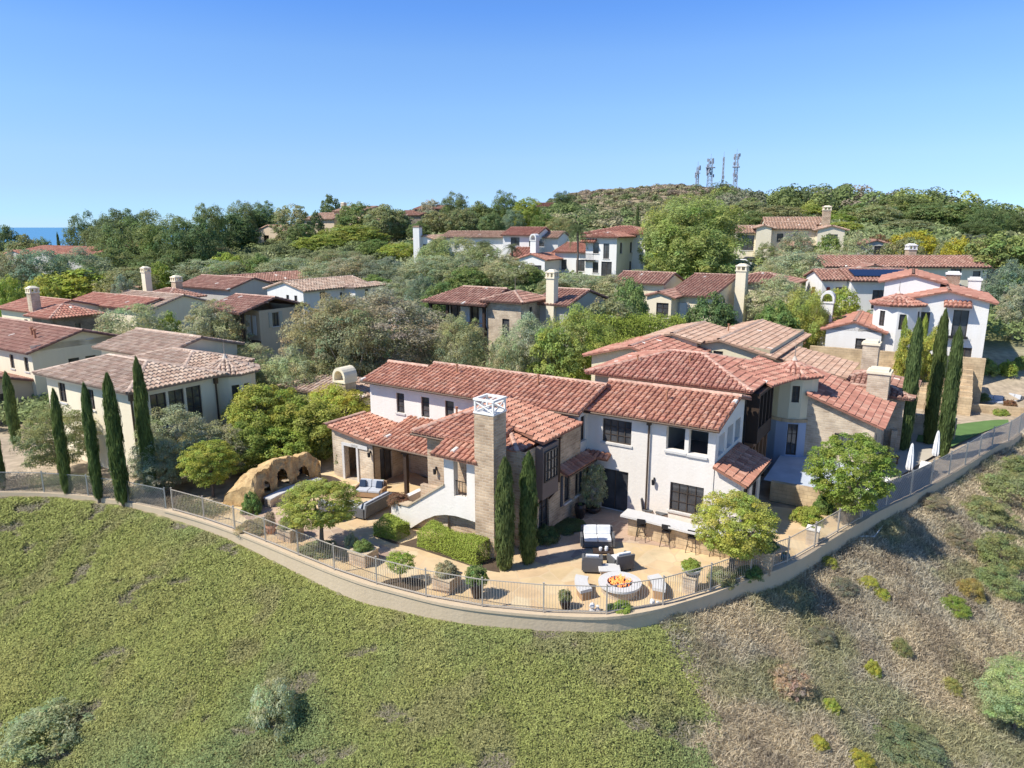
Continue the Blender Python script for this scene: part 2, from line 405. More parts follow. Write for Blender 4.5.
# ------------------------------------------------------------------ walls, windows, houses
def wall(mb, fr, p0, p1, z0, z1, ops=(), depth=.16, peak=None):
    """outside is on the right when walking p0 -> p1; ops (s0,s1,za,zb); peak (s,z) adds a gable"""
    L = math.hypot(p1[0]-p0[0], p1[1]-p0[1]); d = ((p1[0]-p0[0])/L, (p1[1]-p0[1])/L); n = (d[1], -d[0])
    W = lambda s, z, o=0.: fr(p0[0]+d[0]*s-n[0]*o, p0[1]+d[1]*s-n[1]*o, z)
    ss = sorted({0., L, *[min(max(o[0], .02), L-.02) for o in ops], *[min(max(o[1], .02), L-.02) for o in ops]})
    zs = sorted({z0, z1, *[o[2] for o in ops], *[min(o[3], z1-.01) for o in ops]})
    for i in range(len(ss)-1):
        for j in range(len(zs)-1):
            sm = (ss[i]+ss[i+1])/2; zm = (zs[j]+zs[j+1])/2
            if any(o[0] < sm < o[1] and o[2] < zm < o[3] for o in ops): continue
            mb.poly([W(ss[i], zs[j]), W(ss[i+1], zs[j]), W(ss[i+1], zs[j+1]), W(ss[i], zs[j+1])])
    if peak:
        mb.poly([W(0, z1), W(L, z1)]+[W(s, z) for s, z in peak])
    for o in ops:
        s0, s1, a, b = o[:4]; b = min(b, z1-.01); dp = o[4] if len(o) > 4 else depth
        for q in ([(s0, a), (s0, b)], [(s0, b), (s1, b)], [(s1, b), (s1, a)], [(s1, a), (s0, a)]):
            mb.poly([W(q[0][0], q[0][1]), W(q[1][0], q[1][1]), W(q[1][0], q[1][1], dp), W(q[0][0], q[0][1], dp)])
def window(parent, fr, p0, p1, s0, s1, za, zb, nx=2, nz=3, depth=.13, kind='window', sill=True, mat='dark', fw=.06, glass='glass', detail=True, sillmat='concrete', label=None):
    L = math.hypot(p1[0]-p0[0], p1[1]-p0[1]); d = ((p1[0]-p0[0])/L, (p1[1]-p0[1])/L); n = (d[1], -d[0])
    lf = lambda s, o, z: fr(p0[0]+d[0]*s-n[0]*o, p0[1]+d[1]*s-n[1]*o, z)
    mb = MB()
    mb.box(lf, s0, s0+fw, depth-.05, depth, za, zb); mb.box(lf, s1-fw, s1, depth-.05, depth, za, zb)
    mb.box(lf, s0+fw, s1-fw, depth-.05, depth, za, za+fw); mb.box(lf, s0+fw, s1-fw, depth-.05, depth, zb-fw, zb)
    for i in range(1, nx):
        s = s0+(s1-s0)*i/nx; w = fw*(.55 if nx > 2 and i != nx/2 else .8); mb.box(lf, s-w/2, s+w/2, depth-.045, depth-.002, za+fw, zb-fw)
    for j in range(1, nz):
        z = za+(zb-za)*j/nz; mb.box(lf, s0+fw, s1-fw, depth-.035, depth-.006, z-.015, z+.015)
    w = mb.build(kind, M[mat], parent)
    if label: w['label'] = label
    if detail:
        g = MB(); g.box(lf, s0+.01, s1-.01, depth+.001, depth+.03, za+.01, zb-.01); g.build('pane', M[glass], w)
    if sill:
        g = MB(); g.box(lf, s0-.08, s1+.08, -.07, depth-.06, za-.10, za-.003); g.build('sill', M[sillmat], w)
    return w
def gable_roof(R, fr, a0, a1, b0, b1, ze, axis, pitch, over, rake=.3, mid=None):
    """ridge along axis; returns ridge height"""
    g = (lambda a, b, z: fr(a, b, z)) if axis == 'A' else (lambda a, b, z: fr(b, a, z))
    if axis == 'B': a0, a1, b0, b1 = b0, b1, a0, a1
    m = (b0+b1)/2 if mid is None else mid
    z0 = ze-over*pitch+.11; zr = ze+(m-b0)*pitch+.11
    A0, A1 = a0-rake, a1+rake
    zb = zr-(b1+over-m)*pitch
    R.plane([g(A0, b0-over, z0), g(A1, b0-over, z0), g(A1, m, zr), g(A0, m, zr)])
    R.plane([g(A0, b1+over, zb), g(A1, b1+over, zb), g(A1, m, zr), g(A0, m, zr)])
    R.ridge(g(A0, m, zr+.02), g(A1, m, zr+.02))
    return zr-.11
def hip_roof(R, fr, a0, a1, b0, b1, ze, pitch, over):
    a0 -= over; a1 += over; b0 -= over; b1 += over
    z = ze-over*pitch+.11
    if a1-a0 >= b1-b0:
        r = (b1-b0)/2; m = (b0+b1)/2; zr = z+r*pitch
        q0 = (a0+r, m, zr); q1 = (a1-r, m, zr)
        sides = [[(a0, b0), (a1, b0), q1, q0], [(a1, b0), (a1, b1), q1], [(a1, b1), (a0, b1), q0, q1], [(a0, b1), (a0, b0), q0]]
        hips = [((a0, b0, z), q0), ((a0, b1, z), q0), ((a1, b0, z), q1), ((a1, b1, z), q1)]
    else:
        r = (a1-a0)/2; m = (a0+a1)/2; zr = z+r*pitch
        q0 = (m, b0+r, zr); q1 = (m, b1-r, zr)
        sides = [[(a0, b0), (a1, b0), q0], [(a1, b0), (a1, b1), q1, q0], [(a1, b1), (a0, b1), q1], [(a0, b1), (a0, b0), q0, q1]]
        hips = [((a0, b0, z), q0), ((a1, b0, z), q0), ((a0, b1, z), q1), ((a1, b1, z), q1)]
    for sd in sides:
        pts = []
        for q in sd:
            t = q if len(q) == 3 else (*q, z)
            if not pts or math.dist(pts[-1], fr(*t)) > .02: pts.append(fr(*t))
        if len(pts) > 2: R.plane(pts)
    for h in hips: R.ridge(fr(*h[0]), fr(*h[1]))
    if math.dist(q0, q1) > .1: R.ridge(fr(*q0), fr(*q1))
def chimney(parent, fr, a, b, w, d, z0, z1, style='pot', mat='stone', capmat='white'):
    mb = MB(); mb.box(fr, a-w/2, a+w/2, b-d/2, b+d/2, z0, z1)
    ch = mb.build('chimney', M[mat], parent)
    c = MB(); fr2 = fr
    e = .08
    if style == 'lantern':      # white plaster lantern with crossed openings
        e = .0; q = .04; hh = .5
        c.box(fr, a-w/2-.03, a+w/2+.03, b-d/2-.03, b+d/2+.03, z1, z1+.07)
        for i in (-1, 1):
            for j in (-1, 1): c.box(fr, a+i*(w/2-q)-q, a+i*(w/2-q)+q, b+j*(d/2-q)-q, b+j*(d/2-q)+q, z1+.07, z1+.07+hh)
        for i in (-1, 1):
            for (p0_, p1_) in (((-1, .08), (1, hh)), ((1, .08), (-1, hh))):
                c.tube([fr(a+p0_[0]*(w/2-q), b+i*(d/2-q), z1+p0_[1]), fr(a+p1_[0]*(w/2-q), b+i*(d/2-q), z1+p1_[1])], .035, 4)
                c.tube([fr(a+i*(w/2-q), b+p0_[0]*(d/2-q), z1+p0_[1]), fr(a+i*(w/2-q), b+p1_[0]*(d/2-q), z1+p1_[1])], .035, 4)
        for (x0, x1, y0, y1) in ((a-w/2-.03, a+w/2+.03, b-d/2-.03, b-d/2+.1), (a-w/2-.03, a+w/2+.03, b+d/2-.1, b+d/2+.03), (a-w/2-.03, a-w/2+.1, b-d/2+.1, b+d/2-.1), (a+w/2-.1, a+w/2+.03, b-d/2+.1, b+d/2-.1)):
            c.box(fr, x0, x1, y0, y1, z1+.07+hh, z1+.16+hh)
    elif style == 'arch':       # round topped vault open at both ends
        n = 10; r = w/2+e; r2 = w/2-.1
        c.box(fr, a-w/2-e, a+w/2+e, b-d/2-e, b+d/2+e, z1, z1+.12); z = z1+.12+w*.25
        for sgn in (-1, 1): c.box(fr, a+sgn*(r+r2)/2-.07, a+sgn*(r+r2)/2+.07, b-d/2-e, b+d/2+e, z1+.12, z)
        for i in range(n):
            t0, t1 = PI*i/n, PI*(i+1)/n
            q = [(a+r*math.cos(t0), z+r*1.15*math.sin(t0)), (a+r*math.cos(t1), z+r*1.15*math.sin(t1)), (a+r2*math.cos(t1), z+r2*1.15*math.sin(t1)), (a+r2*math.cos(t0), z+r2*1.15*math.sin(t0))]
            c.hexa([fr(x, b-d/2-e, y) for x, y in q], [fr(x, b+d/2+e, y) for x, y in q])
    elif style == 'tower':      # turreted cap with small openings
        c.box(fr, a-w/2-e, a+w/2+e, b-d/2-e, b+d/2+e, z1, z1+.12)
        for i in (-1, -.02, 1):
            for j in (-1, -.02, 1):
                if abs(i) < .5 and abs(j) < .5: continue
                c.box(fr, a+i*w*.45-.08, a+i*w*.45+.08, b+j*d*.45-.08, b+j*d*.45+.08, z1+.12, z1+.5)
        c.box(fr, a-w/2-e, a+w/2+e, b-d/2-e, b+d/2+e, z1+.5, z1+.62)
        c.hexa([fr(a-w/2, b-d/2, z1+.62), fr(a+w/2, b-d/2, z1+.62), fr(a+w/2, b+d/2, z1+.62), fr(a-w/2, b+d/2, z1+.62)],
               [fr(a-w/4, b-d/4, z1+.8), fr(a+w/4, b-d/4, z1+.8), fr(a+w/4, b+d/4, z1+.8), fr(a-w/4, b+d/4, z1+.8)])
    else:
        c.box(fr, a-w/2-e, a+w/2+e, b-d/2-e, b+d/2+e, z1, z1+.16)
        c.box(fr, a-w/2+.08, a+w/2-.08, b-d/2+.08, b+d/2-.08, z1+.16, z1+.3)
    c.build('chimney_cap', M[capmat], ch)
    return ch
def volume(mb, R, root, fr, v, detail=True):
    """one block of a house; v: a0 a1 b0 b1 z0 ze roof axis pitch over ops={face:[(s,w,z,h,nx,nz[,kind])]}"""
    a0, a1, b0, b1 = v['r']; z0 = v['z0']; ze = v['ze']; p = v.get('pitch', .25); ov = v.get('over', .45); rf = v.get('roof', 'A')
    faces = {'S': ((a0, b0), (a1, b0)), 'E': ((a1, b0), (a1, b1)), 'N': ((a1, b1), (a0, b1)), 'W': ((a0, b1), (a0, b0))}
    tgt = v.get('mb', mb)
    mid = v.get('mid')
    for k, (q0, q1) in faces.items():
        if k in v.get('skip', ''): continue
        ops = []
        L = math.hypot(q1[0]-q0[0], q1[1]-q0[1])
        for o in v.get('ops', {}).get(k, []):
            s, w, z, h = o[:4]
            if k == 'W': s = L-s
            kind = o[6] if len(o) > 6 else 'window'
            ops.append((s-w/2, s+w/2, z, z+h, .3 if kind == 'open' else .16))
            if kind == 'open': continue
            nx, nz = (o[4], o[5]) if len(o) > 5 else (2, 3)
            window(root, fr, q0, q1, s-w/2, s+w/2, z, z+h, nx, nz, kind=kind, sill=(kind == 'window' and detail), detail=detail)
        peak = None
        if rf == 'A' and k in 'EW' or rf == 'B' and k in 'SN':
            half = (mid-(b0 if rf == 'A' else a0)) if mid is not None else L/2
            s = half if k in 'ES' else L-half
            zr = ze+half*p
            if rf == 'A': farz = ze+(half-(L-half))*p
            else: farz = ze+(half-(L-half))*p
            peak = [(L, farz), (s, zr)] if k in 'ES' else [(s, zr), (0, farz)]
            if abs(farz-ze) < .01: peak = [(s, zr)]
        if rf == 'shedS' and k in 'EW': peak = [(L, ze+L*p)] if k == 'E' else [(0, ze+L*p)]
        if rf == 'shedS' and k == 'N': wall(tgt, fr, q0, q1, z0, ze+(b1-b0)*p, ops)
        elif rf == 'shedE' and k in 'SN':
            peak = [(0, ze+L*p)] if k == 'S' else [(L, ze+L*p)]; wall(tgt, fr, q0, q1, z0, ze, ops, peak=peak)
        else: wall(tgt, fr, q0, q1, z0, ze, ops, peak=peak)
    if R is None: return
    rk = v.get('rake', .25)
    if rf in 'AB': gable_roof(R, fr, a0, a1, b0, b1, ze, rf, p, ov, rk, mid)
    elif rf == 'hip': hip_roof(R, fr, a0, a1, b0, b1, ze, p, ov)
    elif rf == 'shedS':
        z = ze+.11; R.plane([fr(a0-rk, b0-ov, z-ov*p), fr(a1+rk, b0-ov, z-ov*p), fr(a1+rk, b1, z+(b1-b0)*p), fr(a0-rk, b1, z+(b1-b0)*p)])
    elif rf == 'shedE':
        z = ze+.11; R.plane([fr(a1+ov, b0-rk, z-ov*p), fr(a1+ov, b1+rk, z-ov*p), fr(a0, b1+rk, z+(a1-a0)*p), fr(a0, b0-rk, z+(a1-a0)*p)])
    elif rf == 'flat':
        mb.poly([fr(a0, b0, ze), fr(a1, b0, ze), fr(a1, b1, ze), fr(a0, b1, ze)])
def turret(mb, R, root, fr, a, b, r, z0, ze, pitch=.45, over=.4, n=16, wins=(), finial=True):
    c = fr(a, b, 0)
    wo = {}
    for (ang, w, z, h) in wins:
        k = int(round(ang/(360/n))) % n; wo[k] = (w, z, h)
    pt = [(c[0]+r*math.cos(2*PI*(i-.5)/n), c[1]+r*math.sin(2*PI*(i-.5)/n)) for i in range(n)]
    idf = lambda x, y, z: (x, y, z)
    for i in range(n):
        p0, p1 = pt[i], pt[(i+1) % n]; L = math.dist(p0, p1); ops = []
        if i in wo:
            w, z, h = wo[i]; w = min(w, L-.08); ops = [(L/2-w/2, L/2+w/2, z, z+h)]
            window(root, idf, p0, p1, L/2-w/2, L/2+w/2, z, z+h, 2, 3, sill=False)
        wall(mb, idf, p0, p1, z0, ze, ops)
    if R is not None:
        ro = r+over; zt = ze+.11+r*pitch; zb = ze+.11-over*pitch
        m = 8
        for i in range(m):
            t0, t1 = 2*PI*i/m, 2*PI*(i+1)/m
            R.plane([(c[0]+ro*math.cos(t0), c[1]+ro*math.sin(t0), zb), (c[0]+ro*math.cos(t1), c[1]+ro*math.sin(t1), zb), (c[0], c[1], zt)])
            R.ridge((c[0]+ro*math.cos(t0), c[1]+ro*math.sin(t0), zb), (c[0], c[1], zt), r=.10)
        R.mb.cyl(c, .2, .05, zt, zt+.3, 8, (.6, .52, .42))
        if finial: R.mb.cyl(c, .035, .015, zt+.3, zt+1.1, 6, (.3, .25, .2))
# =================================================================== terrain height
TC = np.array([-1.3, -.72, -.5, -.3, -.1, .12, .25, .38, .55, .72, 1.2])
TY = np.array([30., 45, 55, 64, 80, 100, 125, 160, 220, 300, 450, 700, 1000, 1500])
TZ = np.array([
 [0, 0, 0, 0, 0, 0, 0, 0, 0, 0, 0],
 [-.8, 0, 0, 0, 0, 0, 0, 0, 0, 0, 0],
 [-1.5, -1, -.4, 0, .5, .5, .5, .5, .5, .3, .3],
 [-2, -1.5, -.5, 1, 2, 2, 2, 2.2, 3.2, 3.2, 3],
 [-2, -1.5, 0, 2, 3.5, 4, 4, 4, 3.8, 3.8, 4],
 [-2, -1, .8, 3, 5, 7.5, 7, 6.5, 5, 4.5, 5],
 [-3, 0, 1.5, 4.5, 6.5, 9, 9, 9.2, 8, 6, 6],
 [-4, 0, 3, 8, 9, 10.5, 11, 12, 11, 8, 8],
 [-6, -2, 4, 10, 11.5, 13.5, 15, 17, 15, 10, 10],
 [-14, -8, 2, 9, 12, 16, 18, 18, 13, 8, 8],
 [-40, -30, -12, 2, 9, 34, 36, 20, 10, 2, 0],
 [-90, -80, -50, -20, -5, 14, 20, 14, 4, -6, -8],
 [-130, -130, -110, -70, -40, -10, 0, 0, -10, -30, -40],
 [-190, -190, -190, -190, -190, -190, -190, -190, -190, -190, -190]], float)
EDGE = [(-60, 46), (-45, 40.5), (-36, 37.6), (-30.5, 36.9), (-24.9, 36.6), (-20, 35.2), (-14.31, 32.3), (-7.22, 27.35), (-4.6, 25.9), (-2.4, 24.93), (-.3, 24.4), (1.81, 24.1), (3.6, 24.05)]+[P(u, v)[:2] for u, v in ((650, 611), (680, 603), (710, 594), (738, 583), (762, 575), (784, 566.5), (804, 556), (824, 543), (844, 531), (863, 520), (887, 507.5), (920, 492), (964, 467), (995, 447), (1024, 430))]+[(60, 73), (95, 104)]
_E = np.array(EDGE, float)
def edge_dist(x, y):
    """signed distance to the yard edge, positive on the camera's side"""
    x = np.asarray(x, float); y = np.asarray(y, float)
    best = np.full(x.shape, 1e9); sg = np.ones(x.shape); bt = np.zeros(x.shape)
    acc = 0
    for i in range(len(_E)-1):
        p, q = _E[i], _E[i+1]; d = q-p; L2 = d@d
        t = np.clip(((x-p[0])*d[0]+(y-p[1])*d[1])/L2, 0, 1)
        dx = x-p[0]-t*d[0]; dy = y-p[1]-t*d[1]; r = np.hypot(dx, dy)
        cr = d[0]*(y-p[1])-d[1]*(x-p[0])
        m = r < best
        best = np.where(m, r, best); sg = np.where(m, np.where(cr < 0, 1, -1), sg); bt = np.where(m, acc+t*math.sqrt(L2), bt)
        acc += math.sqrt(L2)
    return best*sg, bt
def wall_drop(x):
    """how far the slope starts below the yard along the edge, by x"""
    return np.interp(x, [-60, -26, -20, -14, -7, 2, 6, 12, 18, 24, 40], [.1, .1, .15, .35, .75, .45, .5, .8, .7, .5, .3])
def terrain(x, y):
    x = np.asarray(x, float); y = np.asarray(y, float)
    t = np.clip(x/np.maximum(y, 8), TC[0], TC[-1]); ly = np.clip(y, TY[0], TY[-1])
    ti = np.clip(np.searchsorted(TC, t)-1, 0, len(TC)-2); yi = np.clip(np.searchsorted(TY, ly)-1, 0, len(TY)-2)
    ft = (t-TC[ti])/(TC[ti+1]-TC[ti]); fy = (ly-TY[yi])/(TY[yi+1]-TY[yi])
    ft = ft*ft*(3-2*ft)
    z = TZ[yi, ti]*(1-ft)*(1-fy)+TZ[yi, ti+1]*ft*(1-fy)+TZ[yi+1, ti]*(1-ft)*fy+TZ[yi+1, ti+1]*ft*fy
    z = z+(fbm(x, y, .02)-.5)*np.clip((y-90)/150, 0, 1)*8
    d, _ = edge_dist(x, y)
    inside = z-.14
    w = np.clip((d+.35)/.3, 0, 1)
    out = -wall_drop(x)-.5*np.maximum(d, 0)+(fbm(x, y, .25)-.5)*1.1*np.clip(d/4, 0, 1)
    # the slope eases off in a gully far below
    out = np.maximum(out, -22)
    return inside*(1-w)+out*w
def tz(x, y): return float(terrain(np.array([x]), np.array([y]))[0])

# =================================================================== site helper
class Site:
    def __init__(s, u, v, Y, th=32.4):
        s.x, s.y, s.z = D(u, v, Y); s.th = math.radians(th); s.fr = Fr(s.x, s.y, s.th)
        s.g = tz(s.x, s.y)
    def _e(s, u, dx, dy):
        k = (u-512)/F; dep = s.y*CP-(s.z-H)*SP; dd = dy*CP
        return (k*dep-s.x)/(dx-k*dd)
    def A(s, u): return s._e(u, math.cos(s.th), -math.sin(s.th))
    def B(s, u): return s._e(u, math.sin(s.th), math.cos(s.th))
    def zat(s, v, a=0, b=0):
        x, y, _ = s.fr(a, b, 0)
        k = (384-v)/F
        return H+y*(-SP+k*CP)/(CP+k*SP)

# =================================================================== THE MAIN HOUSE
def main_house():
    root = empty('villa', FR(-18, 31, 0), 'large white and tan stone villa with red tiled roofs behind the fire pit patio', 'house')
    R = Roof(RED, .30, .40)
    mb = MB(); st = MB()
    X = dict
    # long white rear wing: left piece and the higher main piece
    volume(mb, None, root, FR, X(r=(-29.75, -15.6, 30.8, 36.3), z0=-.2, ze=5.25, roof='A', pitch=.27, mid=33.5,
        ops={'S': [(2.40, .60, 3.5, 1.2, 1, 3), (4.28, .60, 3.5, 1.2, 1, 3), (6.03, .62, 3.5, 1.2, 1, 3), (6.6, 1.3, .1, 2.1, 2, 1, 'door')], 'E': [(.5, .5, 3.6, 1.3, 1, 2)]}))
    z = 5.36-.45*.27
    zr = 5.36+2.7*.27; zl = 5.36+2.15*.27
    R.plane([FR(-30.1, 30.35, z), FR(-15.35, 30.35, z), FR(-15.35, 33.5, zr), FR(-26.9, 33.5, zr), FR(-26.9, 32.95, zl), FR(-30.1, 32.95, zl)][0:4] if False else [FR(-26.9, 30.35, z), FR(-15.35, 30.35, z), FR(-15.35, 33.5, zr), FR(-26.9, 33.5, zr)])
    R.plane([FR(-30.1, 30.35, z), FR(-26.9, 30.35, z), FR(-26.9, 32.95, zl), FR(-30.1, 32.95, zl)])
    R.plane([FR(-15.35, 36.7, zr-.86), FR(-26.9, 36.7, zr-.86), FR(-26.9, 33.5, zr), FR(-15.35, 33.5, zr)])
    R.plane([FR(-26.9, 36.0, zl-.8), FR(-30.1, 36.0, zl-.8), FR(-30.1, 32.95, zl), FR(-26.9, 32.95, zl)])
    R.ridge(FR(-30.1, 32.95, zl+.03), FR(-26.9, 32.95, zl+.03)); R.ridge(FR(-26.9, 33.5, zr+.03), FR(-15.35, 33.5, zr+.03))
    # right wing with the loggia openings upstairs
    volume(mb, R, root, FR, X(r=(-15.6, -8.95, 31.8, 36.6), z0=-.2, ze=5.17, roof='A', pitch=.25, mid=34.9, over=.4, rake=.25, skip='W',
        ops={'S': [(1.66, 1.57, 3.59, 1.22, 4, 3), (1.63, 1.47, .03, 2.14, 2, 1, 'door'), (4.71, .92, 3.75, 1.15, 0, 0, 'open'), (5.83, .92, 3.72, 1.18, 0, 0, 'open'), (5.4, 1.66, .67, 1.46, 4, 3)],
             'E': [(.98, .95, 3.62, 1.02, 0, 0, 'open'), (2.4, .98, 3.62, 1.1, 0, 0, 'open'), (3.75, .95, 3.62, 1.12, 0, 0, 'open')]}))
    inn = MB(); inn.box(FR, -11.9, -9.12, 32.0, 36.4, 2.9, 3.0); inn.box(FR, -12.0, -11.9, 32.0, 36.4, 2.9, 5.1); inn.box(FR, -12.0, -9.2, 36.45, 36.5, 3, 5.2)
    inn.build('balcony_room', M['interior'], root)
    for (a0, a1, zz) in ((-11.4, -10.3, 3.7), (-10.28, -9.28, 3.67)):
        s = MB(); s.box(FR, a0, a1, 31.7, 31.79, zz-.1, zz); s.build('sill', M['concrete'], root)
    # lean-to on the right end
    volume(mb, R, root, FR, X(r=(-8.94, -7.65, 31.85, 35.6), z0=-.2, ze=2.72, roof='shedE', pitch=.42, over=.3, rake=.35, skip='W', ops={'E': [(1.0, 1.1, .05, 2.2, 2, 3, 'door'), (2.7, 1.1, .05, 2.2, 2, 3, 'door')]}))
    # porch block at the left
    pst = MB()
    volume(pst, R, root, FR, X(r=(-30.0, -26.8, 27.8, 30.79), z0=-.2, ze=2.55, roof='shedE', pitch=.14, over=.35, rake=.35, ops={'S': [(1.45, .95, .03, 2.0, 0, 0, 'open')], 'E': [(1.0, 1.0, .03, 2.0, 2, 1, 'door')]}))
    pst.build('stone_wall', M['palestone'], root)
    lw = MB(); lw.box(FR, -28.45, -27.2, 27.72, 27.79, 2.03, 2.25); lw.box(FR, -29.2, -29.03, 27.72, 27.79, 0, 2.03); lw.box(FR, -28.07, -27.93, 27.72, 27.79, 0, 2.03); lw.box(FR, -29.2, -27.93, 27.72, 27.788, 2.03, 2.2)
    lw.build('door_surround', M['concrete'], root)
    R.ridge(FR(-30.2, 27.4, 3.13), FR(-30.2, 30.7, 3.13))
    # covered walk between porch and stone wing
    R.plane([FR(-26.6, 27.45, 2.62), FR(-21.0, 27.45, 2.62), FR(-21.0, 30.75, 3.42), FR(-26.6, 30.75, 3.42)])
    for a in (-24.35, -21.7):
        p = MB(); p.box(FR, a-.1, a+.1, 27.6, 27.8, 0, 2.5); p.box(FR, a-.22, a+.22, 27.55, 27.85, 2.35, 2.52); p.build('porch_post', M['wood'], root)
    bm_ = MB(); bm_.box(FR, -26.6, -21.2, 27.62, 27.78, 2.4, 2.56); bm_.build('porch_beam', M['wood'], root)
    sp = MB(); sp.box(FR, -26.6, -25.3, 30.6, 30.78, 0, 3.1); sp.build('stone_panel', M['stone'], root)
    # stone centre wing
    volume(st, None, root, FR, X(r=(-20.95, -15.45, 25.4, 30.79), z0=-.2, ze=4.62, roof='none',
        ops={'S': [], 'E': [(1.75, .95, .05, 2.0, 2, 3, 'door'), (4.05, .62, .95, 1.5, 1, 2), (5.1, .4, .95, 1.5, 1, 2)], 'W': [(3.2, .9, .05, 2.1, 2, 1, 'door')]}))
    P0 = (-19.4, 29.0, 5.5)
    R.plane([FR(-21.6, 25.0, 4.68), FR(-17.0, 25.0, 4.68), FR(-17.0, 26.95, 5.08), FR(*P0)])
    R.plane([FR(-21.6, 30.7, 4.68), FR(-21.6, 25.0, 4.68), FR(*P0), FR(-19.4, 30.7, 5.5)])
    R.plane([FR(-15.15, 26.45, 4.80), FR(-15.15, 30.35, 4.80), FR(-19.4, 30.35, 5.5), FR(*P0), FR(-17.0, 26.95, 5.10)])
    R.plane([FR(-17.25, 25.45, 4.5), FR(-15.85, 25.45, 4.5), FR(-17.25, 26.95, 4.9)])
    R.plane([FR(-15.85, 25.45, 4.5), FR(-15.85, 27.3, 4.5), FR(-17.25, 27.3, 4.9), FR(-17.25, 26.95, 4.9)])
    R.ridge(FR(-15.85, 25.45, 4.52), FR(-17.2, 26.9, 4.92), r=.12)
    R.ridge(FR(-21.55, 25.05, 4.7), FR(*P0))
    # tiles over the outside stair
    R.plane([FR(-19.55, 23.9, 4.25), FR(-16.95, 23.9, 4.25), FR(-16.95, 25.15, 4.70), FR(-19.55, 25.15, 4.70)])
    # low roof over the shuttered windows
    R.plane([FR(-14.85, 28.3, 2.75), FR(-14.85, 31.3, 2.75), FR(-15.44, 31.3, 3.05), FR(-15.44, 28.3, 3.05)])
    R.plane([FR(-15.6, 31.35, 2.8), FR(-14.2, 31.35, 2.8), FR(-14.2, 31.78, 3.0), FR(-15.6, 31.78, 3.0)])
    R.build(root)
    mb.build('wall', M['white'], root); st.build('stone_wall', M['stone'], root)
    # shutters
    for b in (29.25, 30.35):
        s = MB(); s.box(FR, -15.44, -15.39, b-.36-.17, b-.36+.02, .92, 2.48) if b < 30 else s.box(FR, -15.44, -15.39, b+.37, b+.53, .92, 2.48)
        s.build('shutter', M['slate'], root)
    # timber bay window
    by = MB(); by.box(FR, -15.44, -15.05, 26.3, 27.75, 2.15, 4.62); by.build('bay', M['baywood'], root)
    w = window(root, FR, (-15.05, 26.3), (-15.05, 27.75), .12, 1.33, 2.95, 4.4, 4, 3, depth=-.02, sill=False)
    for b in (26.4, 27.55):
        k = MB(); k.tube([FR(-15.42, b, 1.75), FR(-15.15, b, 2.1)], .06, 4); k.build('bracket', M['wood'], root)
    # curved white stair wall
    front = [(-22.4, -.1), (-21.45, -.1), (-20.95, .28), (-20.35, .72), (-19.7, 1.08), (-19.1, 1.26), (-18.5, 1.34), (-17.8, 1.32), (-17.2, 1.28), (-17.2, 4.28), (-17.82, 4.28), (-17.82, 2.3), (-18.55, 2.3), (-18.55, 4.28), (-19.1, 4.28), (-19.1, 2.72), (-21.2, 1.32), (-21.35, 1.2), (-22.4, 1.2)]
    sw = MB(); sw.hexa([FR(a, 24.3, z) for a, z in front], [FR(a, 24.62, z) for a, z in front])
    sw.box(FR, -17.45, -17.2, 24.62, 25.38, 1.28, 4.28); sw.box(FR, -22.4, -22.1, 24.62, 26.4, -.1, 1.2)
    sw.box(FR, -18.55, -17.82, 24.28, 24.6, 4.08, 4.285)
    sw.build('stair_wall', M['white'], root)
    cp = MB(); cp.hexa([FR(-22.45, 24.22, 1.2), FR(-21.3, 24.22, 1.2), FR(-21.3, 24.7, 1.2), FR(-22.45, 24.7, 1.2)], [FR(-22.45, 24.22, 1.27), FR(-21.3, 24.22, 1.27), FR(-21.3, 24.7, 1.27), FR(-22.45, 24.7, 1.27)])
    cp.hexa([FR(-21.3, 24.22, 1.2), FR(-19.1, 24.22, 2.72), FR(-19.1, 24.7, 2.72), FR(-21.3, 24.7, 1.2)], [FR(-21.3, 24.22, 1.28), FR(-19.1, 24.22, 2.8), FR(-19.1, 24.7, 2.8), FR(-21.3, 24.7, 1.28)])
    cp.build('stair_coping', M['kerbstone'], root)
    ss = MB()
    for i in range(9): ss.box(FR, -21.9+i*.3, -21.6+i*.3, 24.63, 25.38, -.1, .2+i*.27)
    ss.build('stair', M['palestone'], root)
    lo = MB(); lo.box(FR, -20.9, -16.95, 24.75, 25.0, -.1, 2.25); lo.build('arch_backing', M['stone'], root)
    ir = MB()
    for k in range(5): ir.tube([FR(-18.5+k*.16, 24.45, 2.32), FR(-18.5+k*.16, 24.45, 3.0)], .012, 4)
    ir.tube([FR(-18.55, 24.45, 3.0), FR(-17.82, 24.45, 3.0)], .02, 4); ir.build('iron_railing', M['black'], root)
    ch = chimney(root, FR, -16.60, 24.40, 1.0, .98, -.1, 6.5, 'lantern', 'stone', 'bwhite')
    # gutters and downpipes
    for (a, b, z0, z1) in ((-12.2, 31.68, .1, 4.9), (-15.30, 25.33, .1, 4.3), (-15.25, 28.22, 2.4, 4.6), (-26.72, 27.72, .1, 2.5), (-15.4, 31.55, .1, 2.6)):
        g = MB(); g.tube([FR(a, b, z0), FR(a, b, z1), FR(a, b-.05, z1+.12)], .05, 6); g.box(FR, a-.1, a+.1, b-.1, b+.08, z1-.05, z1+.2); g.build('downpipe', M['copper'], root)
